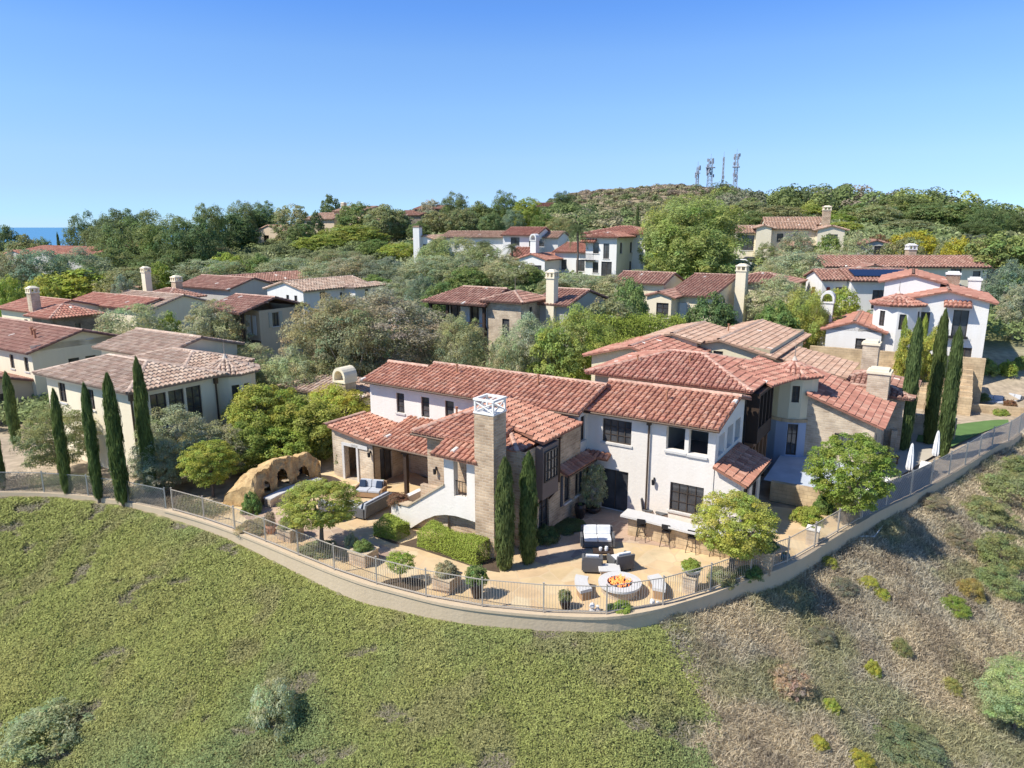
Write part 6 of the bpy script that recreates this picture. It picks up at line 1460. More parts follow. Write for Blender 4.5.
# =================================================================== TREES BEYOND THE YARD
# (u, v_top, distance, width px, kind, colour, label, trunk fraction)
TREES = [
 (50, 408, 40, 62, 'olive', 'dull', 'loose tan green tree before the cream wall at far left', .2, 'near'),
 (172, 408, 38.5, 70, 'olive', 'sage', 'silver green olive tree in front of the house turret', .15, 'near'),
 (213, 425, 39, 60, 'olive', 'sage', 'smaller silver olive tree between the turret and the lime citrus', .15, 'near'),
 (154, 440, 37, 50, 'olive', 'sage', 'low silver olive bush right behind the chain link fence', .1, 'near'),
 (208, 442, 36.5, 48, 'dense', 'lime', 'round lime green citrus tree beside the boulder fireplace', .3, 'near'),
 (262, 386, 43, 66, 'round', 'lime', 'tall bright green tree left behind the boulder fireplace', .2, 'near'),
 (300, 398, 43, 62, 'round', 'lime', 'bright green tree in the middle behind the boulder fireplace', .2, 'near'),
 (336, 388, 45, 60, 'round', 'lime', 'yellow green tree against the white wing corner', .2, 'near'),
 (240, 424, 40, 44, 'round', 'bright', 'darker green tree left of the boulder fireplace', .15, 'near'),
 (318, 424, 42.5, 40, 'round', 'mid', 'deep green low tree right behind the boulder fireplace', .1, 'mid'),
 (282, 428, 41, 50, 'round', 'bright', 'leafy green tree leaning over the boulder fireplace', .1, 'mid'),
 (208, 303, 66, 56, 'olive', 'sage', 'silver olive in front of the tan balcony house', .2, 'mid'),
 (132, 306, 70, 62, 'olive', 'sage', 'wide silver olive below the pinkish tan roof at left', .1, 'mid'),
 (168, 314, 72, 22, 'round', 'bright', 'small bright green tree below the stone tower at left', .1, 'mid'),
 (187, 352, 52, 20, 'bush', 'bright', 'bright shrub by the tan house wall', .0, 'mid'),
 (245, 345, 54, 50, 'olive', 'sage', 'silver olive below the tan house with shutters', .15, 'mid'),
 (290, 350, 50, 50, 'olive', 'sage', 'silver green olive left of the vaulted chimney', .15, 'mid'),
 (245, 362, 48, 36, 'olive', 'olive', 'low olive tree above the round turret roof', .15, 'mid'),
 (336, 298, 54, 88, 'olive', 'grey', 'large brownish olive tree behind the vaulted chimney, left half', .25, 'near'),
 (378, 292, 56, 104, 'olive', 'grey', 'largest brownish olive tree above the white wing roof', .25, 'near'),
 (405, 300, 60, 60, 'olive', 'sage', 'silvery olive left of the timber loggia', .2, 'mid'),
 (350, 312, 52, 60, 'olive', 'olive', 'olive tree with bare grey limbs directly over the white wing', .3, 'mid'),
 (457, 316, 54, 50, 'olive', 'sage', 'round silver olive in front of the timber loggia', .25, 'near'),
 (528, 316, 54, 56, 'olive', 'sage', 'silver olive in front of the sandstone tower base', .2, 'near'),
 (507, 338, 52, 36, 'olive', 'sage', 'low silver olive left of the sandstone tower foot', .1, 'mid'),
 (577, 308, 55, 66, 'olive', (.38, .42, .11), 'yellow green loose tree right of the sandstone house', .15, 'near'),
 (555, 328, 52, 48, 'tall', (.36, .41, .11), 'yellow green feathery tree just above the villa ridge', .1, 'mid'),
 (605, 302, 62, 60, 'round', 'dull', 'rounded olive brown bush left of the maroon roofed house', .1, 'mid'),
 (632, 281, 66, 32, 'round', 'mid', 'small green tree against the maroon roofed house', .15, 'mid'),
 (715, 296, 62, 46, 'round', 'deep', 'round dark green tree in front of the pale garage doors', .1, 'mid'),
 (692, 198, 100, 90, 'pine', 'pinelit', 'great round green pine in the centre right, left lobe', .1, 'near'),
 (697, 224, 94, 76, 'pine', 'pinelit', 'lower crown in front of the great round pine', .06, 'mid'),
 (716, 208, 104, 44, 'pine', 'pinelit', 'right shoulder of the great round pine group', .1, 'mid'),
 (665, 214, 102, 44, 'pine', 'pinelit', 'left shoulder of the great round pine group', .1, 'mid'),
 (780, 276, 76, 50, 'olive', 'sage', 'silver olive right of the maroon roofed house', .1, 'mid'),
 (795, 252, 92, 60, 'olive', 'sage', 'silver green olive on the slope below the orange roofs', .1, 'mid'),
 (830, 250, 96, 50, 'olive', 'sage', 'silver olive left of the solar panel house', .1, 'mid'),
 (770, 262, 88, 40, 'olive', 'sage', 'silver olive beside the maroon house chimney', .1, 'mid'),
 (800, 232, 112, 30, 'olive', 'sage', 'small silver olive by the orange roofed house wall', .1, 'mid'),
 (828, 236, 110, 22, 'round', 'mid', 'small green tree before the orange roofed house', .1, 'far'),
 (856, 234, 108, 28, 'olive', 'sage', 'silver olive left of the small grey gabled house', .1, 'far'),
 (766, 243, 112, 20, 'olive', 'olive', 'olive by the parked cars', .1, 'far'),
 (802, 290, 64, 44, 'willow', (.47, .50, .11), 'yellow green drooping palm like tree left of the arched chimney', .2, 'mid'),
 (822, 294, 66, 36, 'willow', (.43, .48, .11), 'second yellow green drooping tree by the terrace wall', .2, 'mid'),
 (780, 304, 63, 40, 'round', 'mid', 'green bush right behind the tan roofs', .05, 'mid'),
 (842, 290, 70, 34, 'round', 'bright', 'bright leafy tree before the solar panel house', .1, 'mid'),
 (912, 332, 55.5, 22, 'round', 'lime', 'small lime tree below the big white house wall, left', .15, 'mid'),
 (936, 330, 55.5, 20, 'round', 'lime', 'small lime tree behind the tallest cypress', .15, 'mid'),
 (1010, 236, 92, 74, 'round', 'pinelit', 'broad green tree at the right margin below the ridge', .1, 'mid'),
 (1012, 262, 76, 44, 'olive', 'blue', 'grey green tree at the right margin above the patio furniture', .1, 'mid'),
 (1020, 286, 70, 36, 'olive', 'sage', 'silver shrub tree at the right margin below the grey green one', .1, 'mid'),
 (988, 240, 96, 34, 'round', 'dull', 'rounded tree right of the arched window house', .1, 'mid'),
 (905, 240, 104, 40, 'round', 'dull', 'dull green bush left of the turreted chimney', .05, 'mid'),
 (880, 236, 118, 26, 'round', 'rust', 'rusty brown bush beside the small grey gabled house', .05, 'mid'),
 (960, 240, 100, 30, 'round', 'yellow', 'bright yellow green bush behind the red roof ridge', .05, 'mid'),
 (916, 232, 116, 44, 'round', 'yellow', 'yellow green bush mass left behind the ridge roof', .05, 'mid'),
 (946, 243, 104, 24, 'round', 'dull', 'dull bush between the chimney and the yellow bush', .05, 'mid'),
 # left neighbourhood belt
 (35, 251, 112, 54, 'olive', 'blue', 'grey green tree at the left below the long mansion', .1, 'mid'),
 (78, 250, 116, 60, 'olive', 'blue', 'grey green tree in the middle below the long mansion', .1, 'mid'),
 (8, 253, 110, 40, 'olive', 'grey', 'grey tree at the left edge below the mansion', .1, 'mid'),
 (10, 279, 94, 26, 'round', 'bright', 'bright tree left of the square chimney', .1, 'mid'),
 (68, 271, 112, 76, 'round', (.46, .48, .08), 'broad yellow green tree behind the tan roof at left', .05, 'mid'),
 (40, 279, 104, 36, 'round', 'lime', 'lime bush at the foot of the yellow green tree', .05, 'mid'),
 (128, 268, 110, 46, 'olive', 'olive', 'olive coloured tree left of the tall chimneys', .1, 'mid'),
 (122, 277, 94, 22, 'round', 'blue', 'dark small tree before the tall brick chimney', .1, 'mid'),
 (158, 264, 116, 24, 'round', 'bright', 'bright bush between the two tall chimneys', .05, 'mid'),
 (208, 260, 118, 60, 'olive', 'sage', 'silver green tree above the white gabled roof', .1, 'mid'),
 (228, 254, 126, 34, 'round', 'bright', 'bright green tree above the white gable', .1, 'mid'),
 (258, 255, 120, 26, 'round', 'mid', 'round vivid green tree on the bank', .1, 'mid'),
 (285, 258, 118, 50, 'olive', 'sage', 'silver tree right of the vivid round tree', .1, 'mid'),
 (236, 262, 120, 36, 'olive', 'olive', 'olive tree at the end of the hedge bank', .1, 'mid'),
 (320, 262, 112, 44, 'olive', 'sage', 'silver tree above the bright white house, left', .1, 'mid'),
 (355, 256, 110, 46, 'olive', 'grey', 'grey tree above the bright white house, right', .1, 'mid'),
 (388, 258, 108, 44, 'olive', 'blue', 'blue green tree at the centre belt', .1, 'mid'),
 (372, 276, 96, 40, 'round', 'mid', 'green tree under the blue green one', .1, 'mid'),
 (428, 256, 100, 50, 'olive', 'sage', 'large silver tree below the brick banded chimney', .1, 'mid'),
 (400, 278, 88, 40, 'olive', 'sage', 'silver olive above the big brown olives', .1, 'mid'),
 (462, 256, 98, 46, 'olive', 'sage', 'silver green tree behind the loggia roof, left', .1, 'mid'),
 (470, 268, 92, 36, 'round', 'mid', 'mid green tree directly behind the loggia roof', .1, 'mid'),
 (506, 256, 94, 50, 'olive', 'sage', 'silver green tree behind the sandstone tower', .1, 'mid'),
 (528, 266, 94, 30, 'round', 'mid', 'mid green tree right behind the tower finial', .1, 'mid'),
 (575, 274, 84, 50, 'olive', 'sage', 'silver olive right of the tall cream chimney', .05, 'mid'),
 (612, 276, 82, 50, 'olive', 'sage', 'silver olive in front of the white balcony house', .05, 'mid'),
 (552, 276, 86, 30, 'olive', 'olive', 'olive behind the tall cream chimney', .05, 'mid'),
 (640, 270, 86, 26, 'olive', 'olive', 'small olive at the foot of the great pine', .05, 'mid'),
 (440, 284, 80, 34, 'round', 'mid', 'green tree left behind the loggia roof end', .05, 'mid'),
 (420, 276, 84, 28, 'olive', 'blue', 'blue green tree left of the loggia roof', .05, 'mid'),
 # second belt towards the left ridge
 (457, 238, 116, 66, 'willow', (.39, .44, .17), 'pale green willow before the orange roof', .1, 'mid'),
 (438, 241, 114, 40, 'willow', (.38, .44, .17), 'pale willow left, by the brick banded chimney', .1, 'mid'),
 (484, 243, 112, 38, 'willow', (.37, .41, .18), 'pale willow right, before the white house windows', .1, 'mid'),
 (350, 226, 170, 56, 'round', (.33, .40, .08), 'bright green broad tree below the hilltop house', .1, 'mid'),
 (318, 236, 160, 40, 'round', (.32, .39, .08), 'bright green tree left below the hilltop house', .1, 'mid'),
 (384, 206, 185, 40, 'round', 'dull', 'tall rounded tree in the middle of the skyline left of centre', .15, 'mid'),
 (356, 204, 196, 34, 'round', 'mid', 'tall tree right beside the hilltop house', .15, 'mid'),
 (291, 206, 180, 30, 'tall', 'dull', 'slender eucalyptus left of the hilltop house', .15, 'mid'),
 (300, 224, 170, 24, 'tall', 'pine', 'slender tree below the eucalyptus', .15, 'mid'),
 (398, 244, 140, 36, 'round', 'bright', 'bright green tree left of the brick banded chimney', .1, 'mid'),
 (376, 240, 146, 30, 'round', 'mid', 'green tree left of the bright one at the centre belt', .1, 'mid'),
 (404, 226, 190, 26, 'round', 'pine', 'dark tree below the brown hilltop house', .15, 'mid'),
 (335, 250, 130, 50, 'olive', 'dull', 'dull green tree mass under the bright broad tree', .05, 'mid'),
 (300, 256, 132, 40, 'olive', 'dull', 'dull tree at the end of the grassy bank', .05, 'mid'),
 (165, 214, 140, 62, 'pine', 'pine', 'large dark pine in the left grove with fanned branches', .1, 'near'),
 (188, 220, 132, 50, 'pine', 'deep', 'dark pine on the right flank of the left grove', .1, 'mid'),
 (120, 220, 142, 54, 'pine', 'pine', 'broad dark pine left in the left grove', .1, 'mid'),
 (112, 211, 168, 34, 'pine', 'deep', 'pine top behind the left grove, left', .2, 'mid'),
 (136, 211, 172, 36, 'pine', 'deep', 'pine top behind the left grove, middle', .2, 'mid'),
 (80, 214, 158, 30, 'pine', 'deep', 'dark pine at the edge of the sea view', .15, 'mid'),
 (99, 224, 150, 34, 'pine', 'pine', 'pine just right of the sea view', .15, 'mid'),
 (209, 205, 160, 28, 'pine', 'pine', 'umbrella shaped pine standing clear on the left skyline', .35, 'mid'),
 (197, 226, 150, 26, 'pine', 'deep', 'dark pine below the umbrella pine', .15, 'mid'),
 (206, 240, 140, 40, 'olive', 'dull', 'dull bushy tree at the foot of the left grove', .05, 'mid'),
 (160, 252, 126, 60, 'pine', 'pine', 'low spreading dark tree at the foot of the left grove', .05, 'mid'),
 (112, 250, 128, 50, 'round', 'pine', 'dark tree at the bottom left of the grove', .05, 'mid'),
 (240, 202, 190, 26, 'pine', 'pine', 'flat topped pine left of the tan cabin', .3, 'mid'),
 (262, 202, 200, 22, 'pine', 'pine', 'flat topped pine above the tan cabin', .3, 'mid'),
 (228, 216, 178, 40, 'round', 'deep', 'dark round tree left of the tan cabin', .1, 'mid'),
 (252, 212, 196, 40, 'round', 'deep', 'dark tree behind the tan cabin', .1, 'mid'),
 (276, 214, 200, 24, 'round', 'deep', 'dark tree right behind the tan cabin', .1, 'mid'),
 (330, 196, 232, 18, 'round', 'deep', 'small dark pine behind the hilltop house', .3, 'far'),
 (316, 212, 190, 12, 'tall', 'deep', 'thin dark tree at the hilltop house wall', .1, 'far'),
 (431, 201, 240, 22, 'round', 'grey', 'greyish tree on the skyline behind the brown roof', .2, 'mid'),
 (455, 193, 215, 26, 'pine', 'pine', 'tall pine on the centre skyline, left', .2, 'mid'),
 (478, 203, 195, 28, 'round', 'pine', 'round tree on the centre skyline', .1, 'mid'),
 (462, 210, 190, 26, 'round', 'dull', 'dull tree below the centre skyline', .1, 'mid'),
 (505, 192, 205, 26, 'pine', 'pine', 'tallest layered pine on the centre skyline', .2, 'mid'),
 (512, 210, 190, 22, 'olive', 'blue', 'blue grey tree under the layered pine', .1, 'mid'),
 (528, 199, 195, 26, 'dense', 'bright', 'bright round tree right of the layered pine', .1, 'mid'),
 (545, 214, 190, 24, 'round', 'mid', 'small round tree right of the bright one', .1, 'mid'),
 (564, 192, 300, 22, 'pine', 'deep', 'dark tree standing above the hill shoulder', .2, 'mid'),
 (490, 214, 180, 24, 'round', 'pine', 'dark round tree behind the orange roof', .1, 'mid'),
 (436, 212, 200, 24, 'round', 'dull', 'dull tree behind the brick banded chimney', .1, 'mid'),
 (420, 222, 180, 20, 'round', 'pine', 'small tree left of the brick banded chimney', .1, 'mid'),
 (560, 218, 170, 26, 'olive', 'dull', 'olive dull tree right behind the white house ridge', .1, 'mid'),
 (6, 228, 170, 26, 'round', 'deep', 'dark tree at the left margin against the sea', .1, 'mid'),
 (24, 237, 165, 34, 'round', 'dull', 'green bushes left of the mansion roof', .05, 'mid'),
 (40, 240, 170, 24, 'round', 'pine', 'small dark tree at the sea line above the mansion', .05, 'mid'),
 # right ridge: the big rounded trees one can tell apart
 (905, 196, 210, 50, 'round', 'pine', 'large rounded tree on the right ridge above the turreted chimney', .1, 'mid'),
 (935, 204, 196, 44, 'round', 'pine', 'rounded tree on the right ridge, behind the date palm', .1, 'mid'),
 (960, 203, 190, 44, 'round', 'pine', 'large rounded tree on the right ridge above the date palm', .1, 'mid'),
 (990, 207, 180, 32, 'pine', 'deep', 'dark blue green pine at the right end of the ridge', .15, 'mid'),
 (978, 222, 172, 34, 'pine', 'deep', 'dark tree right of the date palm', .1, 'mid'),
 (880, 206, 190, 42, 'round', 'olive', 'greyish rounded tree on the right ridge slope', .1, 'mid'),
 (858, 204, 210, 36, 'round', 'mid', 'green rounded tree above the small grey gabled house', .1, 'mid'),
 (905, 220, 170, 40, 'round', 'dull', 'dull rounded tree in front of the right ridge', .1, 'mid'),
 (1020, 212, 200, 26, 'pine', 'deep', 'dark pine at the right margin on the skyline', .15, 'mid'),
 (1008, 222, 210, 10, 'tall', 'deep', 'narrow dark tree near the right margin', .1, 'far'),
 (840, 214, 190, 30, 'round', 'bright', 'bright tree right of the orange roofed house', .1, 'mid'),
 (846, 222, 160, 30, 'round', 'lime', 'lime tree right of the tall square chimney', .1, 'mid'),
 (780, 206, 190, 40, 'round', 'dull', 'dull green tree above the orange roofs, left', .1, 'mid'),
 (812, 205, 200, 36, 'round', 'bright', 'bright tree above the orange roofs, right', .1, 'mid'),
 (750, 202, 210, 36, 'round', 'olive', 'olive tree right above the great pine', .1, 'mid'),
 (756, 212, 180, 30, 'round', 'pine', 'dark tree between the great pine and the orange roofs', .1, 'mid'),
]
for k, (u, v, Y, w, kind, col, lab, tf, lod) in enumerate(TREES):
    nm = {'pine': 'pine_tree', 'olive': 'olive_tree', 'willow': 'willow_tree', 'bush': 'shrub'}.get(kind, 'tree')
    far(nm, lab, u, v, Y, w*1.12, kind=kind, color=col, lod=lod, th_frac=tf, trunk=True, bark='palebark' if kind == 'olive' else 'bark', group=None if Y < 60 else 'trees of the neighbourhood')
# palms
def palm(label, u, vtop, Y, wpx, nf=26, col=(.12, .16, .06), bare=.55, name='palm_tree'):
    x, y, zt = D(u, vtop, Y); g = tz(x, y); h = zt-g; s = F/(y*CP-(zt-H)*SP); Rr = wpx/s/2
    r = empty(name, (x, y, g), label, 'palm tree', 'palm trees'); hz = h-Rr*.55
    m = MB(); m.tube([(0, 0, -.3), (.08, 0, hz*.5), (0, .05, hz)], [.17, .13, .15], 8); m.build('trunk', M['bark'], r, uv=False, world=False)
    m = MB(); gg = random.Random(int(u))
    for i in range(nf):
        a = 2*PI*i/nf*2.4; el = gg.uniform(-.5, 1.2); p0 = np.array([0, 0, hz]); d = np.array([math.cos(a)*math.cos(el), math.sin(a)*math.cos(el), math.sin(el)]); sd = np.array([-math.sin(a), math.cos(a), 0])
        pts = [p0+d*Rr*t*1.05+np.array([0, 0, -Rr*.75*t*t]) for t in np.linspace(0, 1, 7)]
        c0 = gg.uniform(.8, 1.25)
        for j in range(1, 7):
            for sg in (-1, 1):
                for q in (0, .5):
                    c = pts[j-1]*(1-q)+pts[j]*q; L = Rr*.3*(1.1-j/8); e = c+sd*sg*L+(pts[j]-pts[j-1])*.9+np.array([0, 0, -L*.35])
                    w = (pts[j]-pts[j-1])*.28; m.add([tuple(c), tuple(c+w), tuple(e)], [(0, 1, 2)], (c0, c0, c0))
    o = m.build('fronds', M['leaf'], r, uv=False, world=False); o.color = (*col, 1)
palm('slim tall feather palm in front of the white balcony house', 578, 219, 97, 34)
palm('short palm at the left front of the white house with twin windows', 484, 236, 112, 30, col=(.16, .18, .08))
palm('second short palm beside the willow', 512, 240, 112, 26, col=(.15, .17, .08))
palm('stout palm in front of the gable near the brick banded chimney', 436, 236, 118, 26, col=(.09, .13, .06))
palm('big grey green date palm under the right ridge', 976, 228, 112, 44, nf=44, col=(.16, .18, .12))
# thin skyline cypresses
for (u, v, Y, w, lab) in ((57, 233, 165, 4, 'tiny dark cypress against the sea'), (638, 205, 190, 4, 'thin cypress left of the great pine on the hillside'), (906, 317, 57.5, 8, 'small trimmed column shrub at the big white house wall'), (926, 316, 57.2, 9, 'green climber column between the white house doors')):
    far('cypress', lab, u, v, Y, w, kind='cypress', color='cyp' if Y > 100 else 'bright', lod='far', th_frac=.02)
# lot hedges
a = Site(590, 322, 60); b = Site(682, 331, 60)
hedge('hedge', 'long bright clipped hedge left of the maroon roofed house', (a.x, a.y), (b.x, b.y), 2.2, 1.6, 16000, 'bright', .13, z=a.z-1.4, noise=.3)
a = Site(586, 350, 54); b = Site(634, 352, 54)
hedge('hedge', 'low dense green hedge above the yellow house roof', (a.x, a.y), (b.x, b.y), 2.6, 1.8, 9000, 'bright', .12, z=a.z-1.3, noise=.4)
a = Site(985, 262, 96); b = Site(1030, 262, 96)

# =================================================================== SLOPES, SCRUB AND WOODS (stuff nobody could count)
def slope_pts(n, x0, x1, y0, y1, side, dmin=.25, seed=1, pw=1.2):
    g = np.random.default_rng(seed); out = []; tot = 0
    while tot < n:
        x = g.uniform(x0, x1, n); y = g.uniform(y0, y1, n); r = np.hypot(x, y+2)
        ok = (g.random(n) < np.clip((14./r)**pw, 0, 1)) & (np.abs(x) < y*.80+5) & (y < 38+.9*np.maximum(x, 0)) & (y > 8)
        x, y = x[ok], y[ok]; d, _ = edge_dist(x, y); ok = d > dmin; x, y = x[ok], y[ok]
        b = dry_side(x, y); ok = g.random(len(x)) < (b if side == 'dry' else 1-b)
        out.append(np.stack([x[ok], y[ok]], 1)); tot += ok.sum()
        if len(out) > 60: break
    p = np.concatenate(out)[:n]; return p[:, 0], p[:, 1]
def bare_mask(x, y):
    """dark bare hollows in the creeping ground cover"""
    m = fbm(x*1.0, y*1.6, .55, 4); return m
def green_slope():
    n = 640000; x, y = slope_pts(n, -48, 14, 8, 42, 'green', .15, 5, 1.0)
    g = np.random.default_rng(9); n = len(x)
    hmp = .10+.16*fbm(x, y, 1.3, 3)+.13*fbm(x, y, 4.5, 2)
    holes = [(P(u, v, -3)[0], P(u, v, -3)[1]) for u, v in ()]
    bm = bare_mask(x, y); hol = np.clip((.31-bm)*25, 0, 1); hmp = hmp*(1-.75*hol); keep = g.random(n) > hol*.35
    d, _ = edge_dist(x, y); hmp *= np.clip(d/.8, .25, 1)
    x, y, hmp, hol = x[keep], y[keep], hmp[keep], hol[keep]; n = len(x)
    z = terrain(x, y)+hmp*g.uniform(.55, 1.0, n)
    ctr = np.stack([x, y, z], 1); e = .35
    gx = (.16*fbm(x+e, y, 1.3, 3)+.13*fbm(x+e, y, 4.5, 2)-.16*fbm(x, y, 1.3, 3)-.13*fbm(x, y, 4.5, 2))/e; gy = (.16*fbm(x, y+e, 1.3, 3)+.13*fbm(x, y+e, 4.5, 2)-.16*fbm(x, y, 1.3, 3)-.13*fbm(x, y, 4.5, 2))/e
    nr = np.stack([-gx*1.6, -gy*1.6-.35, np.ones(n)], 1)
    A = np.array([.365, .385, .12]); B = np.array([.285, .34, .135]); Cc = np.array([.43, .405, .14]); Br = np.array([.36, .30, .17])
    t = np.clip((fbm(x, y, .16, 3)-.42)*5, 0, 1)[:, None]; q = np.clip((fbm(x+50, y, .4, 4)-.5)*5, 0, 1)[:, None]
    col = A*(1-t)+B*t; col = col*(1-q*.55)+Cc*q*.55
    br = np.clip((fbm(x-30, y+9, .5, 4)-.60)*9, 0, 1)[:, None]*.45; col = col*(1-br)+Br*br
    col = col*(1-hol[:, None]*.8)+np.array([.30, .25, .20])*hol[:, None]*.8
    col *= np.clip(g.normal(1, .20, (n, 1)), .45, 1.7)
    sz = .046+.0024*np.hypot(x, y)
    nr /= np.linalg.norm(nr, axis=1, keepdims=True)
    V, Q, C_ = leaves(ctr, nr, sz, .34, col, .42, 4)
    o = mesh_group('ground_cover', 'creeping green ground cover blanketing the slope below the wall', 'ground cover', V, Q, C_, 'scrubleaf', 'stuff')
green_slope()
def dry_slope():
    n = 520000; x, y = slope_pts(n, 3, 62, 8, 60, 'dry', .1, 6, .8); g = np.random.default_rng(19); n = len(x)
    hm = .08+.34*fbm(x, y, 1.1, 4)**1.3; z = terrain(x, y)+hm*g.uniform(.2, 1, n)
    a = g.uniform(0, 2*PI, n); el = g.uniform(.1, 1.25, n); L = g.uniform(.06, .26, n)
    d = np.stack([np.cos(a)*np.cos(el), np.sin(a)*np.cos(el), np.sin(el)], 1); s = np.cross(d, g.normal(0, 1, (n, 3))); s /= np.linalg.norm(s, axis=1, keepdims=True)
    w = (.003+.00036*np.hypot(x, y))[:, None]; c = np.stack([x, y, z-.04], 1); e = c+d*L[:, None]
    V = np.stack([c-s*w, c+s*w, e+s*w*.4, e-s*w*.4], 1).reshape(-1, 3); Q = np.arange(4*n).reshape(-1, 4)
    T = np.array([.63, .53, .36]); G = np.array([.52, .465, .345]); K = np.array([.38, .31, .22]); Gr = np.array([.36, .37, .17])
    t = np.clip((fbm(x, y, .35, 4)-.42)*5, 0, 1)[:, None]; k = np.clip((fbm(x+20, y-7, .8, 4)-.50)*7, 0, 1)[:, None]; gg = np.clip((fbm(x-11, y+31, .45, 4)-.53)*7, 0, 1)[:, None]
    col = (T*(1-t)+G*t)*(1-k*.7)+K*k*.7; col = col*(1-gg*.6)+Gr*gg*.6; col *= np.clip(g.normal(1, .25, (n, 1)), .4, 1.8)
    mesh_group('dry_scrub', 'dry grey and straw coloured brush covering the right slope', 'dry scrub', V, Q, np.repeat(col, 4, 0), 'scrubleaf', 'stuff')
dry_slope()
def slope_bush(label, u, v, w, h, color, kind='bush', lod='mid', name='shrub', group=None):
    # find the slope under this pixel
    best = None
    q = np.array([D(u, v, Y) for Y in np.arange(9, 60, .05)]); k = np.nonzero(q[:, 2] <= terrain(q[:, 0], q[:, 1]))[0]
    if len(k): best = tuple(float(c_) for c_ in q[k[0]])
    if best is None: return
    x, y, z = best
    o = tree(name, label, (x, y, tz(x, y)), w, h, kind, color, lod, 0, group, trunk=False, cat='shrub')
    if 'near' not in lod and isinstance(color, tuple): o.children[0].color = (*color, 1)
G1 = 'shrubs dotted over the dry slope'
for a_ in ((545, 0),): pass
slope_bush('silvery green olive shrub standing alone in the green slope', 276, 725, 1.8, 1.6, (.52, .55, .31), 'scrub', 'far')
slope_bush('sprawling grey green shrub low on the green slope at left', 48, 735, 3.0, 1.1, (.42, .47, .24), 'scrub', 'far')
slope_bush('brown dried round bush high on the dry slope', 787, 688, 1.6, .8, (.56, .42, .27), 'scrub', 'far', group=G1)
for (u, v, w, h, c, lab) in ((868, 588, .9, .5, 'lime', 'bright green shrub in the middle of the dry slope, upper'), (882, 598, .7, .4, 'lime', 'small bright green shrub just right of the upper one'), (871, 676, .6, .6, 'lime', 'compact bright shrub left of the old stick on the dry slope'), (828, 566, .8, .4, 'lime', 'low green tuft near the wall bend'),
        (900, 655, .8, .7, 'dull', 'dull yellow tuft in the dry slope'), (955, 612, 1.2, .7, 'bright', 'bright shrub beside the rust brown stalks'), (970, 598, 1.2, .9, (.26, .21, .07), 'rusty yellow brush right of the bright shrub'), (830, 712, .6, .5, 'lime', 'small green tuft low on the dry slope'), (858, 765, 1.0, .5, (.30, .28, .05), 'yellow flowering tuft at the bottom edge'),
        (818, 748, .6, .4, (.30, .28, .05), 'yellow tuft left of the bottom one'), (840, 590, 1.3, .5, (.17, .16, .11), 'grey low bush under the wall'), (900, 742, 2.6, .6, (.16, .18, .09), 'grey green mat at the bottom right'), (820, 640, 1.2, .5, (.18, .17, .11), 'grey bush above the brown dried one'), (950, 690, .9, .5, (.25, .24, .08), 'thin yellow tuft left of the green tree at right'),
        (985, 520, 3.0, 1.2, (.20, .21, .09), 'broad olive coloured brush under the fence at right, nearest'), (1010, 500, 3.6, 1.5, (.19, .21, .09), 'broad olive coloured brush at the right margin, upper'), (955, 545, 1.8, .6, (.20, .17, .11), 'dry brown brush below the olive coloured brush'), (1000, 560, 2.6, 1.4, (.19, .20, .08), 'tall olive brush at the right margin, middle'), (930, 505, 2.0, .6, (.22, .19, .12), 'dry brush under the screened fence'), (1018, 478, 2.6, 1.4, (.17, .19, .08), 'olive brush at the far right under the fence'), (1000, 590, 2.2, 1.2, (.19, .22, .09), 'green brush above the slope tree at right')):
    slope_bush(lab, u, v, w, h, c if isinstance(c, str) else tuple(k*1.8 for k in c), 'scrub' if w > .7 else 'bush', 'mid', group=G1)
x, y, z = D(1003, 735, 17.5); z = tz(x, y)
# the green tree at the right margin of the slope
for Y in np.arange(10, 50, .1):
    x, y, z = D(1012, 735, Y)
    if z <= tz(x, y): break
tree('tree', 'leafy green tree with grey stem at the right margin of the dry slope', (x, y, tz(x, y)), 2.7, 3.1, 'olive', (.42, .52, .21), 'near', .28, None, True, 'bark')
# dry brush behind the chain link fence
def fence_brush():
    g = np.random.default_rng(3); e = edge_pts(-33, -15.5, .3); n = 26000; k = g.integers(0, len(e), n); off = g.uniform(.25, 1.6, n); A = np.array(e)[k]; e2 = np.array(offset(e, 1.0))[k]; dr = e2-A
    x = A[:, 0]+dr[:, 0]*off+g.normal(0, .15, n); y = A[:, 1]+dr[:, 1]*off+g.normal(0, .15, n); h = .15+1.2*np.clip(fbm(x, y, .55, 3)-.25, 0, 1)
    c = np.stack([x, y, g.random(n)**.8*h+.02], 1); nr = g.normal(0, 1, (n, 3)); nr[:, 2] += .5
    q = np.clip((fbm(x, y, .4)-.45)*6, 0, 1)[:, None]; col = np.array([.34, .28, .20])*(1-q)+np.array([.26, .27, .13])*q
    V, Q, C_ = leaves(c, nr, .10, .3, col*np.clip(g.normal(1, .25, (n, 1)), .4, 1.8), .8, 8)
    mesh_group('dry_brush', 'brown and olive dry brush growing behind the chain link fence', 'brush', V, Q, C_, 'scrubleaf', 'stuff')
fence_brush()
